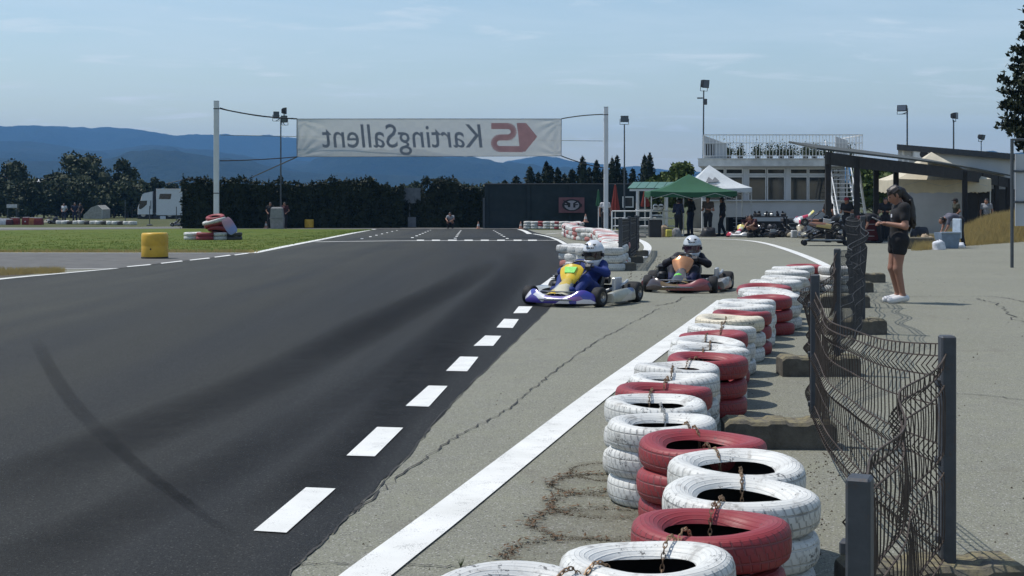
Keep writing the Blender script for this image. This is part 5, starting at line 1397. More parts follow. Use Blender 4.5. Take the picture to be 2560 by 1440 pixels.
# metal frame and board at the right edge
t = thing('sign_frame', 'tall grey tube frame carrying a pale board beside the bank', 'sign frame', GX(2530, 30)); sF = 30 / F
fz = lambda py: (H - (py - YH) * sF) - gz(30)
for x in (0, 1.3): q = MB(); q.tube([(x, 0, 0), (x, 0, fz(347))], .035, 8); q.obj('upright', MT['mast'], t)
q = MB()
for z in (fz(349), fz(428), fz(505)): q.tube([(0, 0, z), (1.3, 0, z)], .025, 6)
q.obj('crossbar', MT['mast'], t); q = MB(); q.box((.72, .06, (fz(385) + fz(565)) / 2), (1.26, .03, fz(385) - fz(565))); q.obj('board', MT['white_wall'], t, 0)
# dry grassy bank
q = MB(); rr = random.Random(3)
BK = []
def bank(u, v):
    px = lerp(2290, 2900, u); near = plerp([(2290, 627), (2400, 616), (2560, 604), (2900, 590)], px)
    x, y = G(px, near); yy = y + v * 9; hmax = plerp([(2290, 0), (2340, .06), (2400, .35), (2470, .75), (2560, 1.05), (2900, 1.6)], px)
    h = hmax * math.sin(min(1, v * 1.5) * math.pi / 2) * (1 if v < .75 else 1 - (v - .75) * 1.5)
    xx = (px - 1280) / F * yy
    h += .08 * mnoise.noise(Vector((xx * 1.3, yy * 1.3, 0))) * min(1, v * 4)
    p = Vector((xx, yy, gz(yy) + max(h, 0) - (.02 if v in (0, 1) else 0))); return p
q.grid(bank, 60, 24); struct(q.obj('grassy_bank', MT['dry_grass'], smooth=180))
def tufts(name, pts, m, h0, h1, seed, nb=7, sp=.06):
    rr = random.Random(seed); V = []; Fc = []
    for p in pts:
        for k in range(nb):
            a = rr.uniform(0, 6.28); hh = rr.uniform(h0, h1); l = hh * rr.uniform(.15, .6); ox, oy = rr.gauss(0, sp), rr.gauss(0, sp); w_ = rr.uniform(.004, .010)
            b = len(V); V += [(p[0] + ox - w_, p[1] + oy, p[2]), (p[0] + ox + w_, p[1] + oy, p[2]), (p[0] + ox + math.cos(a) * l, p[1] + oy + math.sin(a) * l, p[2] + hh)]; Fc.append((b, b + 1, b + 2))
    mb_ = MB(); mb_.v = V; mb_.f = Fc; mb_.m = [0] * len(Fc)
    return struct(mb_.obj(name, m, smooth=0, fix=False), 'stuff')
rr = random.Random(8); pts = [bank(rr.random(), rr.random() ** 1.3 * .8) for _ in range(5200)]
MT['straw'] = m_canvas('straw_blade', (.40, .31, .13), .45); MT['blade'] = m_canvas('grass_blade', (.115, .155, .025), .4)
tufts('dry_grass_blades', pts, MT['straw'], .10, .34, 1, 8, .08)
pts = []
for _ in range(2600):
    px = rr.uniform(-100, 930); lim = 631 if px < 630 else plerp([(630, 631), (700, 616), (800, 597), (870, 584), (935, 574)], px)
    py = lerp(575, lim, rr.random() ** .6); x, y = G(px, py); pts.append((x, y, gz(y) + .008))
tufts('lawn_blades', pts, MT['blade'], .02, .05, 2, 5, .12)
pts = []
for _ in range(500):
    px = rr.uniform(-60, 640); x, y = G(px, rr.uniform(629.5, 632.5)); pts.append((x, y, gz(y) + .008))
for _ in range(500):
    px = rr.uniform(-80, 150); x, y = G(px, rr.uniform(677, 690 - px * .05)); pts.append((x, y, gz(y) + .006))
tufts('verge_weeds', pts, MT['straw'], .03, .12, 3, 6, .07)
# ---------------------------------------------------------------- bodies: round cones blended into one skin
def seg_sdf(P, a, b, ra, rb):
    a = np.array(a, float); b = np.array(b, float); ba = b - a; l2 = max(1e-9, ba @ ba)
    t = np.clip(((P - a) @ ba) / l2, 0, 1)
    return np.linalg.norm(P - a - t[..., None] * ba, axis=-1) - (ra + (rb - ra) * t)
def ell_sdf(P, c, rad):
    q = (P - np.array(c, float)) / np.array(rad, float); k0 = np.linalg.norm(q, axis=-1)
    return (k0 - 1) * min(rad)
def smin(a, b, k):
    h = np.clip(.5 + .5 * (b - a) / k, 0, 1); return b * (1 - h) + a * h - k * h * (1 - h)
def union(P, items, k=.03):
    d = None
    for it in items:
        e = ell_sdf(P, it[0], it[1]) if len(it) == 2 else seg_sdf(P, *it[:4])
        d = e if d is None else smin(d, e, k)
    return d
def surf(fn, lo, hi, h):
    """surface nets: one closed skin round fn < 0"""
    lo = np.array(lo, float); hi = np.array(hi, float); n = np.ceil((hi - lo) / h).astype(int) + 1
    ax = [lo[i] + np.arange(n[i]) * h for i in range(3)]
    P = np.stack(np.meshgrid(*ax, indexing='ij'), -1); V = fn(P); ins = V < 0
    c = np.zeros(tuple(n - 1), int)
    for i in (0, 1):
        for j in (0, 1):
            for k in (0, 1): c += ins[i:n[0] - 1 + i, j:n[1] - 1 + j, k:n[2] - 1 + k]
    act = (c > 0) & (c < 8); idx = -np.ones(act.shape, int); ii = np.argwhere(act); idx[act] = np.arange(len(ii))
    acc = np.zeros((len(ii), 3)); cnt = np.zeros(len(ii)); cor = [(i, j, k) for i in (0, 1) for j in (0, 1) for k in (0, 1)]
    for a_ in cor:
        for b_ in cor:
            if sum(abs(x - y) for x, y in zip(a_, b_)) != 1 or a_ > b_: continue
            pa = ii + a_; pb = ii + b_; va = V[tuple(pa.T)]; vb = V[tuple(pb.T)]; m = (va < 0) != (vb < 0)
            t = np.where(m, va / np.where(np.abs(va - vb) < 1e-12, 1, va - vb), 0)
            acc += np.where(m[:, None], pa + (pb - pa) * t[:, None], 0); cnt += m
    verts = lo + acc / np.maximum(cnt, 1)[:, None] * h; faces = []
    for axn in range(3):
        o = [k for k in range(3) if k != axn]
        s0_ = [slice(None)] * 3; s1_ = [slice(None)] * 3; s0_[axn] = slice(0, -1); s1_[axn] = slice(1, None)
        ch = ins[tuple(s0_)] != ins[tuple(s1_)]; E = np.argwhere(ch); fl = ins[tuple(s0_)][ch]
        ok = (E[:, o[0]] > 0) & (E[:, o[1]] > 0) & (E[:, o[0]] < n[o[0]] - 1) & (E[:, o[1]] < n[o[1]] - 1); E = E[ok]; fl = fl[ok]
        q = []
        for (u, v) in ((0, 0), (-1, 0), (-1, -1), (0, -1)):
            e = E.copy(); e[:, o[0]] += u; e[:, o[1]] += v; q.append(idx[tuple(e.T)])
        q = np.stack(q, 1); sw = fl if axn != 1 else ~fl
        q[~sw] = q[~sw][:, ::-1]; faces.append(q)
    return verts, np.concatenate(faces)
def skin(name, parts, m, parent=None, h=.012, k=.03, infl=0.0, clip=None, pad=.03, matfn=None):
    """parts: round cones (a, b, ra, rb) or ellipsoids (c, radii)"""
    pts = []
    for it in parts:
        if len(it) == 2: pts += [np.array(it[0]) - np.array(it[1]), np.array(it[0]) + np.array(it[1])]
        else: pts += [np.array(it[0]) - it[2], np.array(it[0]) + it[2], np.array(it[1]) - it[3], np.array(it[1]) + it[3]]
    pts = np.array(pts, float); lo = pts.min(0) - pad - infl; hi = pts.max(0) + pad + infl
    def fn(P):
        d = union(P, parts, k) - infl
        if clip is not None: d = np.maximum(d, clip(P))
        return d
    v, f = surf(fn, lo, hi, h)
    me = bpy.data.meshes.new(name); me.from_pydata(v.tolist(), [], f.tolist())
    for q in (m if isinstance(m, (list, tuple)) else [m]): me.materials.append(q)
    if matfn is not None:
        cen = v[f].mean(1); me.polygons.foreach_set('material_index', matfn(cen).astype(np.int32))
    bm = bmesh.new(); bm.from_mesh(me); bmesh.ops.recalc_face_normals(bm, faces=bm.faces); bm.to_mesh(me); bm.free()
    me.polygons.foreach_set('use_smooth', [True] * len(me.polygons)); me.update()
    return link(name, me, parent)

MT['skin'] = mat('tanned_skin', (.30, .15, .10), .55, var=.08, vs=6)
MT['hair'] = mat('dark_brown_hair', (.016, .011, .009), .5, var=.4, vs=25, bump=.6, bs=60)
MT['tee_black'] = mat('black_cotton', (.014, .014, .016), .9, var=.25, vs=10, bump=.3, bs=30)
MT['denim_black'] = mat('black_denim', (.011, .011, .013), .9, var=.25, vs=14)
MT['shoe_white'] = mat('white_trainer', (.66, .66, .66), .6, var=.08)
MT['phone'] = mat('phone_case', (.30, .31, .33), .3)
def V3(*a): return np.array(a, float)
def hand(parts_out, wrist, dirv, up, curl=.6, s=1.0, side=1):
    """palm, four bent fingers of unequal length and a thumb from the side of the palm"""
    d = Vector(dirv).normalized(); u = Vector(up); u = (u - d * u.dot(d)).normalized(); l = d.cross(u) * side; w = Vector(wrist); o = parts_out
    pe = w + d * .075 * s
    for k in (-1, 0, 1): o.append((tuple(w + l * .018 * k * s), tuple(pe + l * .026 * k * s), .014 * s, .013 * s))
    for k, ln in zip((-1.5, -.5, .5, 1.5), (.058, .072, .076, .068)):
        b = pe + l * .0185 * k * s; d1 = (d * math.cos(curl) - u * math.sin(curl)); d2 = (d * math.cos(curl * 2) - u * math.sin(curl * 2))
        m_ = b + d1 * ln * .52 * s; e = m_ + d2 * ln * .48 * s
        o.append((tuple(b), tuple(m_), .0088 * s, .008 * s)); o.append((tuple(m_), tuple(e), .008 * s, .0065 * s))
    tb = w + d * .025 * s + l * .026 * s; tm = tb + (d * .7 + l * .7 - u * .2) * .035 * s; te = tm + (d * .95 + l * .1 - u * .3) * .03 * s
    o.append((tuple(tb), tuple(tm), .012 * s, .010 * s)); o.append((tuple(tm), tuple(te), .010 * s, .008 * s))
def frame(J, s=1.0):
    """round cones of a body from joint positions (facing +Y)"""
    g = lambda k: tuple(np.array(J[k], float) * s)
    t = s
    trunk = [(g('hip_l'), g('hip_r'), .105 * t, .105 * t), (g('pelvis'), g('waist'), .115 * t, .10 * t), (g('waist'), g('chest'), .10 * t, .118 * t), (g('sh_l'), g('sh_r'), .062 * t, .062 * t), (g('ch_l'), g('ch_r'), .10 * t, .10 * t)]
    neck = [(g('chest'), g('neck'), .07 * t, .050 * t), (g('neck'), g('head'), .050 * t, .055 * t)]
    arms = []; legs = []; feet = []
    for q in 'lr':
        arms += [(g('sh_' + q), g('el_' + q), .052 * t, .041 * t), (g('el_' + q), g('ha_' + q), .040 * t, .027 * t)]
        legs += [(g('hip_' + q), g('kn_' + q), .092 * t, .058 * t), (g('kn_' + q), g('an_' + q), .057 * t, .036 * t)]
        feet += [(g('an_' + q), g('toe_' + q), .045 * t, .036 * t)]
    return trunk, neck, arms, legs, feet
STAND = dict(pelvis=(0, 0, .93), waist=(0, 0, 1.08), chest=(0, -.01, 1.27), neck=(0, -.01, 1.42), head=(0, .02, 1.53), sh_l=(-.17, -.01, 1.37), sh_r=(.17, -.01, 1.37), ch_l=(-.07, 0, 1.25), ch_r=(.07, 0, 1.25),
             hip_l=(-.09, 0, .90), hip_r=(.09, 0, .90), kn_l=(-.10, .02, .50), kn_r=(.10, .02, .50), an_l=(-.11, -.01, .08), an_r=(.11, -.01, .08), toe_l=(-.13, .15, .035), toe_r=(.13, .15, .035),
             el_l=(-.26, -.02, 1.10), el_r=(.26, -.02, 1.10), ha_l=(-.24, .10, .88), ha_r=(.24, .10, .88))
def pose(**k): d = dict(STAND); d.update(k); return d
def head_parts(h, face=(0, 1, 0), s=1.0):
    h = np.array(h) * s; f = np.array(Vector(face).normalized()); rt = np.cross(f, (0, 0, 1)); rt = rt / max(1e-6, np.linalg.norm(rt)); up = np.cross(rt, f)
    P = [(tuple(h), (.078 * s, .092 * s, .100 * s)), (tuple(h - up * .035 * s + f * .018 * s), tuple(h - up * .088 * s + f * .048 * s), .060 * s, .036 * s),
         (tuple(h + f * .085 * s + up * .012 * s), tuple(h + f * .108 * s - up * .026 * s), .011 * s, .015 * s), (tuple(h + f * .086 * s - up * .055 * s), tuple(h + f * .088 * s - up * .060 * s), .016 * s, .014 * s)]
    for sg in (-1, 1): P.append((tuple(h + rt * sg * .082 * s + up * .012 * s - f * .008 * s), tuple(h + rt * sg * .083 * s - up * .028 * s), .016 * s, .011 * s))
    return P, h, f, rt, up
def person(label, loc, rz, J, top, bottom, shoes, hair='hair', s=1.0, h=.02, face=(0, 1, -.1), sleeve=.5, leg=1.0, group=None, hands=False, top_skirt=0.0, hat=None, scale_ok=True):
    t = thing('person', label, 'person', loc, rz, group)
    tr, nk, ar, lg, ft = frame(J, s); hp, hc, hf, hr, hu = head_parts(J['head'], face, s)
    hs = []
    for q, sg in (('l', -1), ('r', 1)):
        e = np.array(J['el_' + q]) * s; w = np.array(J['ha_' + q]) * s; dv = w - e
        if hands: hand(hs, w, dv, (0, 0, 1), .55, s, sg)
        else:
            dv = dv / np.linalg.norm(dv); hs.append((tuple(w), tuple(w + dv * .07 * s), .030 * s, .026 * s)); hs.append((tuple(w + dv * .07 * s), tuple(w + dv * .13 * s), .026 * s, .013 * s))
            hs.append((tuple(w + dv * .02 * s), tuple(w + dv * .06 * s + V3(-sg * .03 * s, .02 * s, 0)), .014 * s, .010 * s))
    body = tr + nk + ar + lg + ft + hp
    skin('body', body + ([] if hands else hs), MT['skin'], t, h, .028 * s)
    if hands: skin('hand', hs[:len(hs) // 2], MT['skin'], t, .0045, .006); skin('hand', hs[len(hs) // 2:], MT['skin'], t, .0045, .006)
    up_arm = []
    for q in 'lr':
        a = np.array(J['sh_' + q]) * s; b = np.array(J['el_' + q]) * s; w = np.array(J['ha_' + q]) * s
        if sleeve <= 1: up_arm.append((tuple(a), tuple(a + (b - a) * sleeve), .052 * s, (.052 - .008 * sleeve) * s))
        else: up_arm += [(tuple(a), tuple(b), .052 * s, .044 * s), (tuple(b), tuple(b + (w - b) * .95), .044 * s, .032 * s)]
    hem = (np.array(J['pelvis']) + (np.array(J['pelvis']) - np.array(J['waist'])) * .25) * s
    ctr = tr[1:] + [(tuple(np.array(J['chest']) * s), tuple((np.array(J['chest']) * .35 + np.array(J['neck']) * .65) * s), .07 * s, .058 * s)]
    skin('top', ctr + up_arm, top, t, h, .03 * s, .014 * s)
    lp = [tr[0]] + [tr[1]]
    for q in 'lr':
        a = np.array(J['hip_' + q]) * s; b = np.array(J['kn_' + q]) * s; c = np.array(J['an_' + q]) * s
        if leg >= 1: lp += [(tuple(a), tuple(b), .092 * s, .062 * s), (tuple(b), tuple(c), .062 * s, .047 * s)]
        else: lp.append((tuple(a), tuple(a + (b - a) * leg), .094 * s, .088 * s))
    wv = np.array(J['waist']) * s; pv_ = np.array(J['pelvis']) * s; ud = (wv - pv_) / np.linalg.norm(wv - pv_)
    skin('trousers' if leg >= 1 else 'shorts', lp, bottom, t, h, .03 * s, .012 * s, clip=lambda P: (P - (pv_ + ud * .08 * s)) @ ud)
    for q in 'lr':
        a = np.array(J['an_' + q]) * s; b = np.array(J['toe_' + q]) * s
        skin('shoe', [(tuple(a + (0, 0, -.012 * s)), tuple(b), .044 * s, .036 * s), (tuple(a + (b - a) * -.25 + (0, 0, -.03 * s)), tuple(b), .034 * s, .032 * s)], shoes, t, min(h, .014), .02, .010 * s, clip=lambda P: -P[..., 2] + (min(a[2], b[2]) - .075 * s))
    if hair:
        hh = [(tuple(hc + hu * .012 * s - hf * .012 * s), (.088 * s, .100 * s, .104 * s))]
        skin('hair', hh, MT[hair] if isinstance(hair, str) else hair, t, min(h, .014), .02, .004, clip=lambda P: -np.maximum(-((P - hc) @ hf) + .035 * s, ((P - hc) @ hu) - .055 * s))
    if hat:
        skin('cap', [(tuple(hc + hu * .03 * s), (.094 * s, .106 * s, .098 * s)), (tuple(hc + hu * .045 * s + hf * .08 * s), tuple(hc + hu * .035 * s + hf * .15 * s), .03 * s, .018 * s)], hat, t, min(h, .014), .01, .004, clip=lambda P: -((P - hc) @ hu) + .03 * s)
    return t, hc, hf, hr, hu

# ---------------------------------------------------------------- the girl with the phone (faces the track)
gJ = pose(pelvis=(0, -.02, .90), waist=(0, -.03, 1.03), chest=(0, -.05, 1.21), neck=(0, -.035, 1.345), head=(0, .035, 1.475), sh_l=(-.155, -.05, 1.30), sh_r=(.155, -.05, 1.30), ch_l=(-.06, -.035, 1.20), ch_r=(.06, -.035, 1.20),
          hip_l=(-.085, -.02, .86), hip_r=(.085, -.02, .86), kn_l=(-.085, .02, .47), kn_r=(.075, .045, .47), an_l=(-.09, -.055, .085), an_r=(.085, -.045, .085), toe_l=(-.10, .12, .035), toe_r=(.10, .13, .035),
          el_l=(-.215, -.045, 1.045), el_r=(.215, -.045, 1.045), ha_l=(-.085, .165, 1.085), ha_r=(.085, .165, 1.085))
gp = GX(2243, 19.15); gp.z = 0
t, hc, hf, hr, hu = person('girl in black shirt and shorts with white trainers typing on her phone', gp, R(92), gJ, MT['tee_black'], MT['denim_black'], MT['shoe_white'], None, 1.0, .011, (0, .80, -.60), .55, .34, None, True)
# long dark curly hair: cap, tied tail falling down the back, loose strands
bk = -hf; hp_ = [(tuple(hc + hu * .018 - hf * .016), (.090, .104, .106)), (tuple(hc - hf * .085 + hu * .02), tuple(hc - hf * .125 - V3(0, 0, .03)), .05, .055)]
tailp = [hc + V3(0, -.135, -.01), V3(0, -.155, 1.40), V3(.01, -.185, 1.28), V3(-.01, -.195, 1.17), V3(.0, -.215, 1.07), V3(.01, -.225, 1.03)]
for a, b, ra, rb in zip(tailp, tailp[1:], (.055, .062, .064, .058, .040), (.062, .064, .058, .042, .012)): hp_.append((tuple(a), tuple(b), ra, rb))
rr = random.Random(12)
for k in range(26):
    q = tailp[1 + k % 4] + V3(rr.gauss(0, .035), rr.gauss(-.01, .03), rr.uniform(-.05, .05)); hp_.append((tuple(q), tuple(q + V3(rr.gauss(0, .012), rr.gauss(-.012, .012), -.05)), .016, .008))
for k in range(46):
    a_ = rr.uniform(-1.25, 1.25); s0_ = hc + hr * math.sin(a_) * .088 + hu * math.cos(a_) * .108 + hf * rr.uniform(-.02, .045); s1_ = hc - hf * .10 + hr * math.sin(a_) * .045 + hu * .02
    m_ = (s0_ + s1_) / 2 - hf * .02 + hr * math.sin(a_) * .03 + hu * math.cos(a_) * .035
    hp_ += [(tuple(s0_), tuple(m_), .010, .012), (tuple(m_), tuple(s1_), .012, .012)]
skin('hair', hp_, MT['hair'], t, .008, .010, .003, clip=lambda P: -np.maximum(np.maximum(-((P - hc) @ hf) + .030, ((P - hc) @ hu) - .045), -(P[..., 1] + .05)))
for sg in (-1, 1):
    q = MB(); q.lathe([(0, -.011), (.009, -.006), (.011, 0), (.009, .006), (0, .011)], 10); o = q.obj('eye', MT['visor'], t); o.location = Vector(hc + hf * .080 + hr * sg * .032 + hu * .018)
q = MB(); q.box((0, 0, 0), (.074, .148, .009), .003); o = q.obj('phone', MT['phone']); o.parent = None
Mg = Matrix.Translation(gp) @ Matrix.Rotation(R(92), 4, 'Z'); o.matrix_world = Mg @ Matrix.Translation((0, .275, 1.135)) @ Matrix.Rotation(R(28), 4, 'X'); tag(o, 'grey phone held level in both hands of the girl', 'phone')
q = MB(); q.box((-.03, .088, 1.19), (.05, .006, .045), .002); q.obj('shirt_print', MT['cloth_w'], t)

# ---------------------------------------------------------------- karts
MT['tube'] = mat('chromed_frame_tube', (.25, .25, .26), .3, .8); MT['chrome'] = mat('bright_steel', (.55, .55, .56), .2, .9)
MT['seat'] = mat('grey_seat_shell', (.05, .05, .055), .4); MT['rimalu'] = mat('alloy_rim', (.30, .29, .27), .35, .7)
def m_livery(name, cols, scale=(3, 3, 3), rough=.22, dirt=.25):
    """printed kart bodywork: patches of colour under a clear coat, with road dirt"""
    n = NT(name); v = n.new('ShaderNodeTexVoronoi'); n.set(v.inputs['Vector'], n.mapping(n.co(), scale, (.3, .4, .2))); v.inputs['Scale'].default_value = 1; v.inputs['Randomness'].default_value = 1
    w_ = n.new('ShaderNodeValToRGB'); w_.color_ramp.interpolation = 'CONSTANT'; e = w_.color_ramp.elements
    while len(e) < len(cols): e.new(.5)
    for i, c in enumerate(cols): e[i].position = i / len(cols); e[i].color = (*c, 1)
    n.set(w_.inputs[0], n.xyz(v.outputs['Color'])[0])
    c = n.mix(n.range(n.noise(9, 5, .7), .5, .75, 0, dirt), w_.outputs[0], (.10, .09, .075))
    return n.fin(c, rough, spec=.6, Coat_Weight=.5, Coat_Roughness=.08)
KART = {}
def kart_mesh_parts():
    """shared shapes of a racing kart facing +Y, origin on the ground between the axles"""
    K = {}
    def wheel(rad, wd, key):
        q = MB(); h2 = wd / 2
        q.lathe([(rad * .50, -h2 * .86), (rad * .62, -h2 * .98), (rad * .82, -h2), (rad * .95, -h2 * .86), (rad, -h2 * .6), (rad * 1.01, 0), (rad, h2 * .6), (rad * .95, h2 * .86), (rad * .82, h2), (rad * .62, h2 * .98), (rad * .50, h2 * .86)], 28, True, M=Matrix.Rotation(R(90), 4, 'Y')); K[key + '_tyre'] = q.mesh('tyre', MT['rubber'], 45)
        q = MB(); q.lathe([(0, -h2 * .25), (rad * .30, -h2 * .3), (rad * .44, -h2 * .55), (rad * .50, -h2 * .9), (rad * .53, -h2 * .92), (rad * .53, h2 * .92), (rad * .50, h2 * .9), (rad * .44, h2 * .55), (rad * .30, h2 * .3), (0, h2 * .25)], 20, M=Matrix.Rotation(R(90), 4, 'Y')); K[key + '_rim'] = q.mesh('rim', MT['rimalu'], 40)
        q = MB(); q.cyl((-h2 * .95, 0, 0), (h2 * .95, 0, 0), rad * .16, n=10); K[key + '_hub'] = q.mesh('hub', MT['chrome'])
    wheel(.130, .135, 'front'); wheel(.140, .205, 'rear')
    q = MB()
    for s in (-1, 1):
        q.tube(crom([(s * .33, -.72, .075), (s * .32, -.2, .065), (s * .30, .15, .065), (s * .24, .42, .075), (s * .20, .62, .085)], 5), .016, 8)
        q.tube([(s * .24, .52, .08), (s * .40, .53, .115)], .016, 8); q.tube(crom([(s * .32, -.30, .07), (s * .56, -.28, .09), (s * .60, .0, .10), (s * .54, .28, .09), (s * .28, .26, .07)], 5), .011, 6)
        q.tube([(s * .15, .30, .10), (s * .03, .16, .40)], .009, 6)
    q.tube([(-.33, -.70, .075), (.33, -.70, .075)], .016, 8); q.tube([(-.20, .60, .085), (.20, .60, .085)], .016, 8); q.tube([(-.31, -.25, .065), (.31, -.25, .065)], .014, 8); q.tube([(-.62, -.53, .14), (.62, -.53, .14)], .02, 10); q.tube(crom([(-.20, .62, .085), (-.22, .84, .10), (.22, .84, .10), (.20, .62, .085)], 5), .011, 6); q.tube(crom([(-.30, .64, .19), (0, .78, .20), (.30, .64, .19)], 5), .010, 6)
    K['frame'] = q.mesh('frame', MT['tube'], 50)
    q = MB(); q.prism([(-.27, -.1), (.27, -.1), (.23, .45), (.17, .66), (-.17, .66), (-.23, .45)], .042, .05); K['floor_tray'] = q.mesh('floor_tray', MT['alu'])
    q = MB(); q.tube([(0, .50, .10), (0, .09, .455)], .012, 8); K['steering_column'] = q.mesh('steering_column', MT['chrome'])
    q = MB(); M_ = Matrix.Translation((0, .075, .47)) @ Matrix.Rotation(R(-49), 4, 'X'); q.tube([(.15 * math.cos(a), .135 * math.sin(a), 0) for a in [2 * math.pi * k / 28 for k in range(28)]], .0135, 8, True, M=M_); q.tube([(-.145, 0, 0), (0, .0, -.02), (.145, 0, 0)], .010, 6, M=M_); q.tube([(0, -.13, 0), (0, 0, -.02)], .010, 6, M=M_); q.box((0, 0, .01), (.09, .06, .035), .008, M=M_); K['steering_wheel'] = q.mesh('steering_wheel', MT['dark'])
    # front bumper: low in the middle, swelling up in front of each wheel
    q = MB(); rings = []
    for k in range(25):
        u = k / 24 * 2 - 1; x = u * .50; yb = .86 - .17 * abs(u) ** 2.4; top = .145 + .085 * math.exp(-((abs(u) - .70) / .26) ** 2) - .03 * max(0, abs(u) - .85) * 6 * .5; th_ = .115 * (1 - .25 * abs(u) ** 4); bt_ = .05
        rings.append([(x, yb - th_, bt_), (x, yb - .015, bt_), (x, yb, bt_ + .03), (x, yb - .008, (bt_ + top) * .55), (x, yb - .035, top - .02), (x, yb - .06, top), (x, yb - th_ * .9, top - .012), (x, yb - th_, top - .04)])
    q.loft(rings); K['front_bumper'] = q.mesh('front_bumper', MT['dark'], 50)
    # nose cone between bumper and front panel
    q = MB(); rings = []
    for k in range(11):
        v = k / 10; y = lerp(.78, .40, v); z = .15 + .19 * v ** .9; w_ = lerp(.19, .075, v ** .6); hh = lerp(.05, .045, v)
        rings.append([(-w_, y - .03, z - hh), (-w_ * .92, y + .005, z), (-w_ * .45, y + .022, z + .028), (w_ * .45, y + .022, z + .028), (w_ * .92, y + .005, z), (w_, y - .03, z - hh)])
    q.loft(rings, closed=False, cap=False); K['nose'] = q.mesh('nose', MT['dark'], 60)
    # upright front panel (shield before the steering wheel)
    q = MB(); M_ = Matrix.Translation((0, .33, .40)) @ Matrix.Rotation(R(36), 4, 'X'); rings = []
    for k in range(13):
        v = k / 12; z = lerp(-.13, .15, v); w_ = .085 + .080 * math.sin(min(1, v * 1.25) * math.pi / 2) - (.06 * max(0, v - .85) / .15) ** 1.0 * .8
        rings.append([(w_ * c, .045 * (1 - c * c) + .0, z) for c in (-1, -.8, -.5, -.2, .2, .5, .8, 1)] + [(w_ * c, .045 * (1 - c * c) - .022, z) for c in (1, .8, .5, .2, -.2, -.5, -.8, -1)])
    q.loft(rings, M=M_); K['front_panel'] = q.mesh('front_panel', MT['dark'], 50)
    q = MB(); M2 = M_ @ Matrix.Translation((0, .047, .055))
    q.loft([[(-.07, -.012, -.05), (.07, -.012, -.05), (.09, -.014, .045), (-.09, -.014, .045)], [(-.07, .004, -.05), (.07, .004, -.05), (.09, .0, .045), (-.09, .0, .045)]], M=M2); K['number_plate'] = q.mesh('number_plate', MT['dark'])
    for s, nm in ((-1, 'pod_l'), (1, 'pod_r')):
        q = MB(); rings = []
        for k in range(13):
            v = k / 12; y = lerp(-.34, .36, v); xo = .685 - .05 * math.cos(v * math.pi) * 0 - .09 * max(0, v - .6) - .02 * max(0, .2 - v); tp_ = .205 + .03 * math.sin(v * math.pi) - .035 * v; w_ = .17
            rings.append([(s * (xo - w_), y, .055), (s * (xo - .01), y, .05), (s * xo, y, .085), (s * (xo - .012), y, tp_ - .03), (s * (xo - .04), y, tp_), (s * (xo - w_), y, tp_ - .03)])
        q.loft(rings); K[nm] = q.mesh('side_pod', MT['dark'], 40)
    q = MB(); rings = []
    for k in range(15):
        u = k / 14 * 2 - 1; x = u * .62; y = -.76 + .05 * abs(u) ** 3
        rings.append([(x, y + .05, .09), (x, y - .03, .09), (x, y - .045, .15), (x, y - .03, .205), (x, y + .05, .215)])
    q.loft(rings); K['rear_bumper'] = q.mesh('rear_bumper', MT['dark'], 40)
    q = MB(); q.box((.40, -.30, .15), (.17, .20, .16), .02); q.cyl((.40, -.27, .22), (.40, -.20, .38), .075, .07, 14)
    for k in range(6): q.box((.40, -.268 + .01 * k, .24 + .024 * k), (.20, .19, .008))
    q.box((.38, -.10, .22), (.14, .20, .13), .03); q.tube(crom([(.40, -.30, .30), (.42, -.48, .28), (.36, -.66, .26), (.10, -.70, .28), (-.15, -.70, .28)], 5), [.03] * 11 + [.055] * 10, 10); q.cyl((.20, -.53, .14), (.215, -.53, .14), .10, n=24)
    K['engine'] = q.mesh('engine', [MT['flood']], 40)
    q = MB(); q.tube(crom([(-.30, -.15, .16), (-.48, -.30, .24), (-.52, -.44, .30)], 4), .02, 6); q.box((-.46, -.20, .24), (.05, .26, .22), .01); K['radiator'] = q.mesh('radiator', MT['alu'])
    q = MB()
    for s in (-1, 1): q.tube([(s * .12, .58, .05), (s * .12, .60, .17)], .008, 6); q.box((s * .12, .598, .17), (.07, .015, .05), .005)
    q.tube([(-.42, .52, .14), (.42, .52, .14)], .008, 6); K['pedals_and_rod'] = q.mesh('pedals_and_rod', MT['chrome'])
    return K
KP = kart_mesh_parts()
so_ = skin('seat_proto', [((0, -.02, .10), (0, -.30, .10), .15, .15), ((0, -.30, .10), (0, -.46, .40), .16, .165)], MT['seat'], None, .014, .03, .02, clip=lambda P: -(union(P, [((0, .06, .16), (0, -.26, .14), .15, .15), ((0, -.26, .14), (0, -.40, .48), .155, .17)], .03)))
KP['seat'] = so_.data; bpy.data.objects.remove(so_)
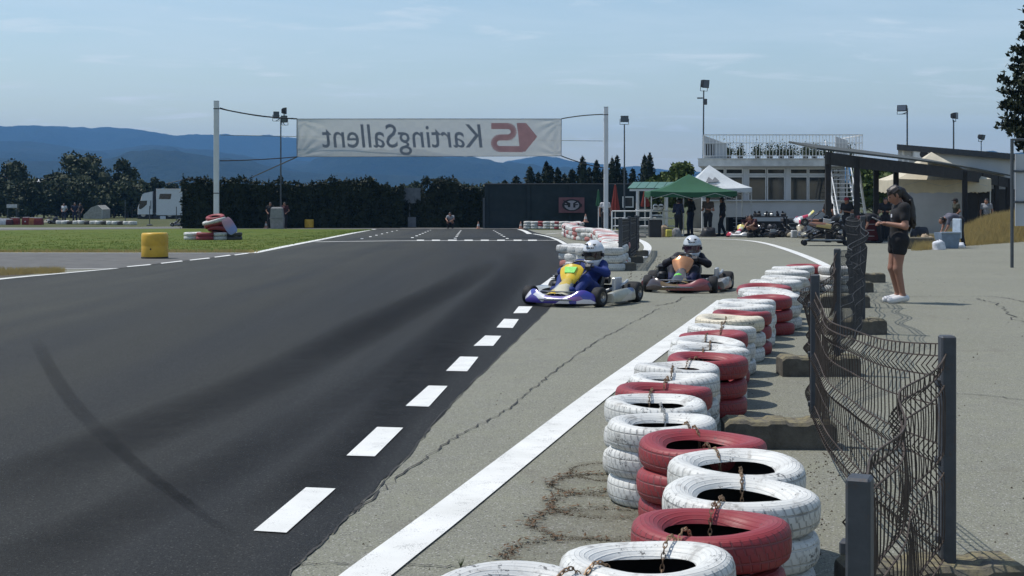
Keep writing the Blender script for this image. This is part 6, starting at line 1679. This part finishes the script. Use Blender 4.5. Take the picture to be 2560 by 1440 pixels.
def kart(label, loc, rz, liv, steer=0.0, group=None, full=True, tilt=None):
    t = thing('racing_kart', label, 'kart', loc, rz, group)
    if tilt: t.rotation_euler = tilt
    def put(key, m=None, nm=None, parent=None, lc=None, rot=None):
        me = KP[key]; o = link(nm or me.name, me, parent or t)
        if m is not None: o.material_slots[0].link = 'OBJECT'; o.material_slots[0].material = m
        if lc: o.location = lc
        if rot: o.rotation_euler = rot
        return o
    for s in (-1, 1):
        for key, x, y, z, st in (('front', .50, .525, .130, steer), ('rear', .575, -.53, .140, 0)):
            w_ = link('wheel', None, t); w_.location = (s * x, y, z); w_.rotation_euler = (0, 0, st); w_.empty_display_size = .05
            for a in ('tyre', 'rim', 'hub'): put(key + '_' + a, parent=w_)
    put('frame'); put('floor_tray'); put('steering_column'); put('steering_wheel', rot=None); put('seat'); put('rear_bumper', liv.get('rear'))
    put('front_bumper', liv['bumper']); put('nose', liv['nose']); put('front_panel', liv['panel']); put('pod_l', liv['pod'], 'side_pod'); put('pod_r', liv['pod'], 'side_pod'); put('engine'); put('radiator'); put('pedals_and_rod')
    if liv.get('plate'): put('number_plate', liv['plate'])
    return t
green = mat('lime_sticker', (.10, .62, .04), .5, var=.25, vs=40)
yel = mat('yellow_gloss', (.74, .50, .03), .25, var=.12, vs=8, spec=.6)
L1 = dict(bumper=m_livery('violet_white_bodywork', [(.72, .72, .76), (.07, .05, .30), (.70, .68, .74), (.05, .06, .34), (.22, .09, .28), (.74, .74, .76)], (4, 4, 7)), nose=m_livery('yellow_grey_nose', [(.60, .42, .04), (.36, .36, .33), (.60, .56, .40)], (6, 3, 3)), panel=yel, pod=m_livery('cream_blue_pod', [(.40, .39, .30), (.46, .45, .38), (.06, .10, .26), (.50, .49, .44)], (6, 3, 7), .35, .5), plate=green, rear=MT['dark'])
bronze = NT('bronze_chrome'); bz_ = bronze.fin(bronze.mix(bronze.range(bronze.noise(6, 4), .35, .65), (.46, .20, .09), (.60, .30, .15)), .22, .65)
L2 = dict(bumper=m_livery('dark_gold_red_bodywork', [(.05, .035, .035), (.13, .085, .03), (.22, .045, .05), (.06, .045, .04), (.26, .07, .07)], (3, 3, 5), .25, .3), nose=m_livery('gold_black_nose', [(.05, .05, .05), (.24, .18, .06), (.10, .08, .06)], (6, 4, 4)), panel=bz_, pod=m_livery('worn_pale_pod', [(.22, .20, .17), (.16, .13, .11), (.30, .06, .06)], (5, 3, 6), .4, .5), plate=None, rear=MT['dark'])
k1 = (0.93, 19.12); h1_ = math.atan2(-.90, -.44) - R(90)
kart('yellow-nosed kart with violet white bumper leaving the pit lane', (k1[0], k1[1], 0), h1_, L1, R(-8))
k2 = GX(1714, 21.9); h2_ = math.atan2(-.96, -.27) - R(90)
kart2 = kart('kart with bronze front panel and dark gold bumper following behind', k2, h2_, L2, R(4))
q = MB(); q.lathe([(0, 0), (.065, .004), (.07, .015), (.05, .022), (0, .025)], 8, M=Matrix.Translation((.02, .62, .235)) @ Matrix.Rotation(R(-62), 4, 'X')); o = q.obj('number_sticker', green, kart2); o['label'] = 'lime green sticker on the nose'
# drivers
DR = dict(pelvis=(0, -.20, .17), waist=(0, -.30, .27), chest=(0, -.385, .42), neck=(-.035, -.39, .55), head=(-.055, -.345, .655), sh_l=(-.175, -.37, .50), sh_r=(.175, -.37, .50), ch_l=(-.07, -.36, .42), ch_r=(.07, -.36, .42),
          hip_l=(-.10, -.18, .17), hip_r=(.10, -.18, .17), kn_l=(-.17, .20, .33), kn_r=(.17, .20, .33), an_l=(-.135, .52, .12), an_r=(.135, .52, .12), toe_l=(-.13, .585, .21), toe_r=(.13, .585, .21),
          el_l=(-.33, -.13, .41), el_r=(.33, -.13, .41), ha_l=(-.165, .06, .49), ha_r=(.165, .06, .49))
def m_suit(name, a, b, zsplit):
    n = NT(name); X, Y, Z = n.xyz(); c = n.mix(n.range(n.math('ADD', Z, n.math('MULTIPLY', n.noise(5), .05)), zsplit, zsplit + .03), a, b)
    c = n.mix(n.range(n.noise(14, 4), .4, .7, 0, .35), c, scl(a, .5)); n.bump(n.noise(18, 4), .6, .02); return n.fin(c, .7, spec=.3)
def driver(label, loc, rz, suit, visor, deco, helm):
    t = thing('person', label, 'person', loc, rz); tr, nk, ar, lg, ft = frame(DR); hs = []
    gl = []
    for q, sg in (('l', -1), ('r', 1)):
        w_ = np.array(DR['ha_' + q]); hand(gl, w_ - V3(0, .05, 0), (0.0, .85, .35), (0, -.3, 1), .95, 1.12, sg)
    skin('body', tr + nk + ar + lg + ft, suit, t, .012, .035, .016)
    skin('glove', gl[:len(gl) // 2], MT['dark'], t, .006, .008, .003); skin('glove', gl[len(gl) // 2:], MT['dark'], t, .006, .008, .003)
    hc_ = V3(*DR['head']); hd = link('helmet', None, t); hd.location = tuple(hc_); hd.rotation_euler = (R(-6), 0, R(4)); hd.empty_display_size = .1; hd.scale = (1.16, 1.16, 1.26)
    shell = [((0, -.005, .025), (.128, .148, .132)), ((0, .06, -.075), (0, -.02, -.085), .095, .105)]
    open_ = lambda P: -np.maximum(np.maximum(np.abs(P[..., 2] + .005) - .047, -(P[..., 1] - .02)), np.abs(P[..., 0]) - .118)
    skin('shell', shell, helm, hd, .008, .04, 0, clip=lambda P: np.maximum(open_(P), -(P[..., 2] + .135)))
    skin('visor', shell, visor, hd, .008, .04, -.006, clip=lambda P: np.maximum(np.abs(P[..., 2] + .005) - .052, -(P[..., 1] - .01)))
    def mk(nm, fn): q_ = MB(); fn(q_); q_.obj(nm, deco, hd)
    for k in range(5): mk('brow_mark', lambda q_: q_.box((-.04 + .02 * k, .135 - .04 * abs(k - 2) * .12, .085), (.012, .012, .014 + .004 * (k % 2)), .002))
    for s_ in (-1, 1):
        mk('visor_pivot', lambda q_: q_.cyl((s_ * .122, .02, -.005), (s_ * .136, .02, -.005), .022, n=12)); mk('top_vent', lambda q_: q_.box((s_ * .05, .105, .12), (.035, .03, .012), .004))
    mk('chin_vent', lambda q_: q_.box((0, .150, -.085), (.09, .016, .014), .004))
    return t
driver('driver in bright blue suit and white helmet gripping the wheel', (k1[0], k1[1], 0), h1_, m_suit('blue_race_suit', (.012, .030, .16), (.012, .028, .15), .5), MT['visor'], MT['flood'], MT['helmet_w'])
driver('driver in black jacket and navy trousers with silver white helmet', k2, h2_, m_suit('black_navy_suit', (.010, .014, .055), (.008, .008, .012), .30), mat('violet_visor', (.035, .012, .03), .12, spec=.8), MT['flood'], mat('silver_white_helmet', (.52, .55, .57), .25, spec=.6))
# ---------------------------------------------------------------- people of the paddock
CL = {}
def cloth(name, col):
    if name not in CL: CL[name] = mat(name, col, .9, var=.25, vs=6, bump=.3, bs=20)
    return CL[name]
BLK = cloth('dark_cloth', (.014, .014, .017)); NAVY = cloth('navy_cloth', (.016, .020, .045)); BRN = cloth('brown_cloth', (.07, .05, .038)); GRY = cloth('ash_cloth', (.22, .23, .25)); MAR = cloth('maroon_cloth', (.06, .018, .022)); OLV = cloth('olive_cloth', (.05, .05, .035)); WHT = cloth('pale_cloth', (.5, .5, .52)); REDC = cloth('red_cloth', (.30, .02, .03))
HOLD = pose(el_l=(-.25, .0, 1.08), el_r=(.25, .0, 1.08), ha_l=(-.10, .24, 1.12), ha_r=(.10, .24, 1.12))
ARMS = pose(el_l=(-.27, -.06, 1.12), el_r=(.27, -.06, 1.12), ha_l=(-.16, .08, .98), ha_r=(.16, .08, .98), kn_l=(-.12, .06, .50), an_l=(-.14, .04, .08), toe_l=(-.17, .19, .035))
STEP = pose(kn_l=(-.10, .14, .50), an_l=(-.10, .16, .08), toe_l=(-.10, .32, .035), an_r=(.10, -.16, .09), toe_r=(.10, .0, .035), el_r=(.26, -.10, 1.10), ha_r=(.25, -.05, .86))
BEND = pose(pelvis=(0, 0, .90), waist=(0, .14, .97), chest=(0, .34, .98), neck=(0, .47, .93), head=(0, .58, .86), sh_l=(-.17, .40, .95), sh_r=(.17, .40, .95), ch_l=(-.07, .32, .97), ch_r=(.07, .32, .97), el_l=(-.20, .45, .68), el_r=(.20, .45, .68), ha_l=(-.15, .55, .46), ha_r=(.15, .55, .46), hip_l=(-.09, -.02, .87), hip_r=(.09, -.02, .87), kn_l=(-.12, -.02, .48), kn_r=(.12, .03, .48), an_l=(-.12, -.10, .08), an_r=(.12, .0, .08), toe_l=(-.13, .06, .035), toe_r=(.13, .16, .035))
CROUCH = pose(pelvis=(0, -.10, .32), waist=(0, -.06, .46), chest=(0, .06, .64), neck=(0, .14, .76), head=(0, .21, .85), sh_l=(-.17, .08, .72), sh_r=(.17, .08, .72), ch_l=(-.07, .05, .62), ch_r=(.07, .05, .62), hip_l=(-.10, -.10, .30), hip_r=(.10, -.10, .30), kn_l=(-.15, .26, .44), kn_r=(.15, .24, .40), an_l=(-.14, .05, .08), an_r=(.14, .0, .08), toe_l=(-.15, .22, .035), toe_r=(.15, .16, .035), el_l=(-.24, .24, .56), el_r=(.24, .24, .56), ha_l=(-.12, .42, .46), ha_r=(.12, .42, .46))
def pp(label, px, d, rz, J, top, bottom, s=1.0, hair='hair', hat=None, sleeve=.5, shoes=None, leg=1.0, face=(0, 1, -.15)):
    return person(label, GX(px, d), R(rz), J, top, bottom, shoes or BLK, hair, s, .030, face, sleeve, leg, None, False, hat=hat)
pp('mechanic in dark navy bending towards a part at the left of the green tent', 1696, 61.3, -40, HOLD, NAVY, BLK, 1.0, sleeve=1.5, shoes=MT['shoe_white'])
pp('tall man in dark clothes standing in the middle of the green tent', 1727, 62.6, 60, ARMS, BLK, NAVY, 1.08, sleeve=1.5)
pp('man in brown shirt holding a part under the green tent', 1770, 61.4, 150, HOLD, BRN, BLK, 1.06)
pp('man in a long black jacket by the right leg of the green tent', 1806, 61.8, 95, STEP, BLK, BLK, 1.04, sleeve=1.5)
pp('crouching mechanic in maroon beside the workbench', 1886, 59.4, 120, CROUCH, MAR, BLK, 1.0)
pp('seated helper crouching in dark red near the parked red kart', 1862, 61.0, 200, CROUCH, MAR, OLV, .95)
pp('mechanic wearing a red cap behind the raised kart', 2117, 53.0, 140, HOLD, BLK, BLK, 1.0, hat=REDC)
pp('man in dark shirt leaning at the back of the raised kart', 2072, 56.0, -60, ARMS, BLK, BLK, 1.0)
pp('mechanic in black working beside the carport post', 2192, 50.0, 100, BEND, BLK, BLK, .98)
pp('man in black tee standing in the carport shade', 2214, 52.5, 160, HOLD, BLK, BLK, 1.0)
pp('man in grey shirt and cap at the cream tent', 2390, 57.0, 95, ARMS, OLV, BLK, 1.0, hat=BLK)
pp('man in light grey shirt standing in the dark doorway', 2466, 60.0, 150, STEP, GRY, BLK, 1.0)
pp('man in checked dark shirt bending over the blue cool box', 2398, 45.2, 95, BEND, cloth('checked_cloth', (.10, .10, .13)), BLK, 1.0, sleeve=.7)
pp('marshal in pale top behind the right gate post', 1513, 70, 180, STEP, WHT, BLK, 1.05)
pp('bystander in black beside the grey crash pad', 676, 83, 180, ARMS, BLK, BLK, .95)
pp('bystander in dark red half behind the crash pad', 712, 83.2, 160, ARMS, MAR, BLK, .95)
pp('photographer kneeling before the short hedge', 1127, 83.5, 170, CROUCH, GRY, BLK, 1.0)
pp('spectator in pale top by the far tyre barrier', 160, 113, 170, ARMS, WHT, NAVY, .95)
pp('taller spectator in navy by the far tyre barrier', 187, 110, 200, ARMS, NAVY, NAVY, .98)
pp('spectator in black next to the navy spectator', 201, 111, 150, STEP, BLK, BLK, .96)

# ---------------------------------------------------------------- karts parked in the pits
rw = m_livery('red_white_bodywork', [(.55, .05, .09), (.66, .64, .64), (.60, .06, .10), (.70, .69, .68)], (3, 3, 4)); ylw = m_livery('yellow_white_panel', [(.68, .60, .16), (.66, .64, .50)], (5, 5, 2)); blk = m_livery('black_bodywork', [(.02, .02, .022), (.035, .035, .04), (.02, .02, .02), (.30, .28, .20)], (3, 3, 4)); bei = m_livery('beige_bodywork', [(.34, .29, .19), (.40, .35, .24), (.10, .09, .07)], (3, 3, 4), .5)
org = m_livery('orange_brown_pod', [(.30, .13, .07), (.46, .34, .12), (.16, .08, .06)], (4, 3, 5), .4)
LR = dict(bumper=rw, nose=rw, panel=ylw, pod=rw, rear=MT['dark']); LB = dict(bumper=blk, nose=blk, panel=blk, pod=blk, rear=MT['dark']); LE = dict(bumper=bei, nose=bei, panel=bei, pod=bei, rear=MT['dark']); LO = dict(bumper=rw, nose=rw, panel=ylw, pod=org, rear=MT['dark'])
kart('red and white kart with yellow panel parked beside the green tent', GX(1858, 60.2), R(150), LR, .2)
kart('black kart parked in front of the workbench', GX(1908, 60.0), R(110), LB, .1)
kart('second black kart with pale side sticker beside the beige kart', GX(1955, 60.4), R(-85), LB, .1)
kart('dusty beige kart parked at the end of the row', GX(2003, 59.6), R(160), LE, -.2)
kart('kart of dull white panels lying by the far tyre barrier', GX(128, 106), R(60), LE)
kart('small kart parked below the white truck', GX(458, 92), R(80), LB)
sp = GX(2060, 47.0)
kart('red and white kart with orange side pods raised on a trolley', sp + Vector((-.18, 0, .62)), 0, LO, 0, tilt=(R(9), R(-4), R(82)))
t = thing('kart_trolley', 'black kart trolley on small wheels carrying the raised kart', 'trolley', sp, R(82))
q = MB()
for s in (-1, 1):
    q.tube([(s * .32, -.75, .16), (s * .32, .70, .16)], .022, 6); q.tube([(s * .32, -.70, .16), (s * .28, .45, .66)], .02, 6); q.tube([(s * .32, .60, .16), (s * .28, -.55, .60)], .02, 6); q.tube([(s * .30, -.60, .60), (s * .30, .60, .70)], .02, 6)
for y in (-.70, 0, .65): q.tube([(-.32, y, .16), (.32, y, .16)], .02, 6)
q.obj('trolley_frame', MT['dark'], t)
q = MB(); q.box((0, 0, .19), (.6, 1.2, .03), .006); q.obj('tray', MT['alu'], t)
for s in (-1, 1):
    for y in (-.72, .66):
        q = MB(); q.lathe([(0, -.03), (.05, -.03), (.085, -.022), (.09, 0), (.085, .022), (.05, .03), (0, .03)], 14, M=Matrix.Translation((s * .34, y, .09)) @ Matrix.Rotation(R(90), 4, 'Y')); q.obj('castor', MT['rubber'], t)
# loose kart tyres and jerry cans around
for k, (px, d, z) in enumerate(((2150, 49, 0), (2152, 49, .16), (2100, 50, 0), (1875, 58.8, 0), (1930, 58.6, 0), (2230, 50, 0))):
    g_ = GX(px, d); o = link('spare_kart_tyre', KP['rear_tyre']); o.location = g_ + Vector((0, 0, .10 + z)); o.rotation_euler = (0, R(90), 0) if k != 2 else (0, 0, .4)
    if k == 2: o.location.z = g_.z + .14
    tag(o, 'small black slick kart tyre lying among the parked karts', 'tyre', 'loose kart tyres in the pits')
for k, (px, d, c) in enumerate(((1985, 58.5, (.5, .5, .5)), (1672, 60.2, (.55, .5, .1)), (2245, 47, (.3, .05, .05)))):
    t = thing('fuel_can', ('white fuel can beside the beige kart', 'yellow fuel can beside the black bin', 'red fuel can behind the girl')[k], 'fuel can', GX(px, d), .4)
    q = MB(); q.box((0, 0, .16), (.26, .16, .32), .03); q.obj('body', cloth('can_%s' % ('white', 'yellow', 'red')[k], c), t); q = MB(); q.tube([(-.08, 0, .32), (-.06, 0, .37), (.06, 0, .37), (.08, 0, .32)], .014, 6); q.obj('handle', MT['dark'], t); q = MB(); q.cyl((.1, 0, .31), (.12, 0, .36), .025); q.obj('spout', MT['dark'], t)

# ---------------------------------------------------------------- white lorry behind the hedge end
TD = 148.0; sT = TD / F; tb_ = GX(343, TD); tx = lambda px: (px - 343) * sT; tz = lambda py: (H - (py - YH) * sT) - tb_.z
lr = thing('lorry', 'white lorry with rounded cab parked behind the hedge end', 'lorry', tb_)
MT['lorry'] = mat('white_lorry_paint', (.55, .58, .62), .35, var=.06); MT['lorry_glass'] = mat('lorry_glass', (.015, .018, .022), .1, spec=.7)
prof = [(342.5, 536), (343, 519), (347, 508), (350.5, 500), (352, 492), (356, 486), (362, 482.5), (372, 480.5), (381, 478.5), (381, 536)]
q = MB(); P2 = [(tx(a), tz(b)) for a, b in prof]; k = len(P2)
q.loft([[(x + .10, 0, z) if i < 5 else (x, 0, z) for i, (x, z) in enumerate(P2)], [(x, .25, z) for x, z in P2], [(x, 2.15, z) for x, z in P2], [(x + .10, 2.4, z) if i < 5 else (x, 2.4, z) for i, (x, z) in enumerate(P2)]]); q.obj('cab', MT['lorry'], lr, 25)
q = MB(); q.add([(tx(a), -.012, tz(b)) for a, b in ((349, 502), (368, 501.5), (367, 511), (361, 517), (352, 523), (347, 522))], [(0, 1, 2, 3, 4, 5)]); q.obj('side_window', MT['lorry_glass'], lr, 0)
q = MB(); q.add([(tx(343.0) - .03, .2, tz(519)), (tx(343.0) - .03, 2.2, tz(519)), (tx(350.5) - .03, 2.2, tz(500)), (tx(350.5) - .03, .2, tz(500))], [(0, 1, 2, 3)]); q.obj('windscreen', MT['lorry_glass'], lr, 0)
q = MB(); q.box((tx(377), -.02, tz(512)), (.05, .03, .9)); q.obj('grab_handle', MT['dark'], lr)
x0, x1 = tx(390.5), tx(560); q = MB(); q.box(((x0 + x1) / 2, 1.2, (tz(473.5) + tz(538.5)) / 2), (x1 - x0, 2.45, tz(473.5) - tz(538.5)), .04); bx_ = q.obj('box_body', MT['lorry'], lr)
q = MB(); q.box(((x0 + x1) / 2, 1.2, tz(473.0)), (x1 - x0 + .04, 2.5, .07), .01); q.obj('roof_trim', MT['white_metal'], bx_)
q = MB(); q.add([(tx(a), -.035, tz(b)) for a, b in ((400, 484.5), (429, 484.5), (426.5, 498), (397.5, 497.7))], [(0, 1, 2, 3)]); q.obj('box_window', MT['lorry_glass'], bx_, 0)
q = MB(); q.box((tx(450), 1.2, tz(543)), (tx(560) - tx(345), 2.0, .35)); q.box((tx(362), 1.2, tz(541)), (1.5, 2.3, .5), .05); q.box((tx(386), 1.2, tz(505)), (.28, 2.0, 2.3)); q.obj('chassis', MT['dark'], lr)
for px in (358, 424, 470, 500):
    w_ = link('wheel', None, lr); w_.location = (tx(px), .15, .48)
    q = MB(); q.lathe([(.26, -.14), (.45, -.15), (.49, -.08), (.49, .08), (.45, .15), (.26, .14)], 20, True, M=Matrix.Rotation(R(90), 4, 'X')); q.obj('tyre', MT['rubber'], w_); q = MB(); q.lathe([(0, -.05), (.2, -.06), (.27, -.12), (.27, .12), (0, .1)], 16, M=Matrix.Rotation(R(90), 4, 'X')); q.obj('rim', MT['rimalu'], w_)
q = MB(); q.box((tx(407), 0.05, tz(545)), (.6, .1, .4), .02); q.obj('side_locker', MT['lorry'], lr)
# awning arm above the lorry
mb = MB(); mb.tube([(0, 0, 0), (0, 0, 3.9), (1.4, 0, 4.4)], .06, 6); mb.tube([(0, 0, 3.2), (-1.2, 0, 3.9), (1.6, 0, 4.5)], .05, 6); o = mb.obj('jib_crane', MT['dark']); o.location = GX(440, 160); tag(o, 'dark jib rising behind the white lorry', 'crane')
# far left: pale shed, white tent, barriers, posts
t = thing('pale_shed', 'distant shed with a pale sheet roof between the pines', 'shed', GX(95, 210)); q = MB(); q.box((0, 1.5, 1.8), (4.0, 3, 3.6)); q.obj('wall', MT['concrete_lt'], t)
q = MB(); q.loft([[(-1.3, -.3, 4.05), (1.2, -.3, 4.05), (1.2, 3.5, 5.25), (-1.3, 3.5, 5.25)], [(-1.3, -.3, 4.2), (1.2, -.3, 4.2), (1.2, 3.5, 5.4), (-1.3, 3.5, 5.4)]]); q.obj('roof', MT['white_metal'], t)
t = thing('marquee', 'low white marquee under the broad pine', 'tent', GX(232, 150)); q = MB(); q.loft([[(-1.0, 0, 0), (1.0, 0, 0), (1.0, 0, 1.0), (.5, 0, 1.45), (-.2, 0, 1.2), (-1.0, 0, .4)], [(-1.0, 3, 0), (1.0, 3, 0), (1.0, 3, 1.0), (.5, 3, 1.45), (-.2, 3, 1.2), (-1.0, 3, .4)]]); q.obj('canvas', MT['concrete_lt'], t, 20)  # white canvas drawn grey: the shade it stands in is put into its colour
q = MB(); q.tube([(1.0, -.03, 0), (1.0, -.03, 1.0)], .03, 6); q.obj('pole', MT['alu'], t)
for k, (px, w_, h_, c, lab) in enumerate(((10, .75, .42, 'white', 'white plastic barrier block at the end of the far row'), (38, .60, .48, 'red', 'dark red barrier block next to the white one'), (66, .52, .52, 'red', 'taller red barrier block with a white dot'), (82, .42, .50, 'orange', 'orange barrier block between the red ones'), (97, .56, .48, 'red', 'dark red barrier block by the parked kart'), (24, .4, .38, 'dark', 'dark barrier block between white and red'))):
    t = thing('barrier_block', lab, 'barrier', GX(px, 101 - k * .2)); col = {'white': WHT, 'red': cloth('dull_red_plastic', (.16, .025, .025)), 'orange': cloth('dull_orange_plastic', (.30, .13, .05)), 'dark': MAR}[c]
    q = MB(); q.loft([[(-w_ / 2, -.25, 0), (w_ / 2, -.25, 0), (w_ / 2, .25, 0), (-w_ / 2, .25, 0)], [(-w_ / 2, -.24, h_ * .5), (w_ / 2, -.24, h_ * .5), (w_ / 2, .24, h_ * .5), (-w_ / 2, .24, h_ * .5)], [(-w_ / 2 + .02, -.15, h_), (w_ / 2 - .02, -.15, h_), (w_ / 2 - .02, .15, h_), (-w_ / 2 + .02, .15, h_)]]); q.obj('body', col, t); q = MB(); q.box((0, 0, h_ + .012), (w_ - .06, .28, .03), .006); q.obj('cap', WHT, t)
    if k == 2: q = MB(); q.cyl((0, -.25, h_ * .45), (0, -.28, h_ * .45), .05, n=12); q.obj('dot', WHT, t)
for k in range(14):
    c = 'black' if k % 3 == 2 else 'white'; px = 150 + k * 14
    p = GX(px, 104 - k * .35); tyre((p.x, p.y, p.z), .60, c, '%s tyre of the low far barrier by the spectators' % CN[c], 'tyres of the far left barrier', low=True, hz=2.0)
for px, d, hh, lab in ((374, 96, 1.35, 'thin dark marker post in front of the lorry cab'), (441, 96, 1.3, 'thin dark marker post before the lorry box'), (313, 112, 1.8, 'slim grey post beside the slender pine'), (45, 130, 1.5, 'post of the small white notice board')):
    t = thing('marker_post', lab, 'post', GX(px, d)); q = MB(); q.tube([(0, 0, 0), (0, 0, hh)], .03, 6); q.obj('shaft', MT['mast'], t); q = MB(); q.lathe([(0, 0), (.22, 0), (.22, .05), (.06, .1), (0, .1)], 12); q.obj('foot', MT['dark'], t)
t = thing('notice_board', 'small white notice board at the edge of the pines', 'board', GX(30, 129.8)); q = MB(); q.box((0, -.05, 1.35), (.95, .04, .32), .005); q.obj('panel', WHT, t)
for sx_ in (-.4, .4): q = MB(); q.box((sx_, 0, .68), (.05, .05, 1.36)); q.obj('leg', MT['mast'], t)
# wisps of undergrowth at the foot of the pines
for k, px in enumerate((-20, 30, 75, 110, 150, 190, 240, 285, 330)):
    p = GX(px, 158); tree('undergrowth_bush', 'dark bush filling the gap under the pines', 'bush', p, 3.4 + .5 * (k % 3), 2.6, 'round', 300 + k, MT['pine'], 1400, .26, 'bushes under the pines', .02, .1)

# tool chests and cases in the carport shade
for k, (px, d, w_, h_, lab, c) in enumerate(((2168, 50.2, .75, .95, 'dark red tool chest beside the raised kart', (.07, .012, .014)), (2236, 53.5, .9, .8, 'black flight case under the carport', (.015, .015, .017)), (2150, 55.5, 1.0, 1.0, 'dark grey cabinet behind the lattice mast', (.03, .032, .035)), (2200, 55.8, 1.1, .7, 'low black case at the back of the carport', (.012, .012, .014)), (1840, 62.8, .8, .8, 'black tool chest between the tents', (.014, .014, .016)), (1975, 62.5, .7, .75, 'grey parts cabinet behind the beige kart', (.05, .05, .055)))):
    t = thing('tool_chest', lab, 'tool chest', GX(px, d), .1 * (k % 3)); m_ = cloth('chest_finish_%d' % k, c)
    q = MB(); q.box((0, 0, h_ / 2 + .06), (w_, .5, h_ - .06), .02); q.obj('carcass', m_, t)
    for j in range(4):
        q = MB(); q.box((0, -.255, .12 + (h_ - .1) * (j + .5) / 4), (w_ * .9, .02, (h_ - .1) / 4 - .02), .004); dr = q.obj('drawer', m_, t)
        q = MB(); q.box((0, -.275, .12 + (h_ - .1) * (j + .5) / 4 + .03), (w_ * .5, .02, .015), .003); q.obj('pull', MT['alu'], dr)
    q = MB(); q.box((0, 0, .035), (w_ * .9, .42, .07)); q.obj('plinth', MT['dark'], t)
kart('dark kart with its rear towards the workbench', GX(1880, 63.6), R(20), LB)
kart('black kart standing behind the trolley', GX(2048, 57.5), R(95), LB)
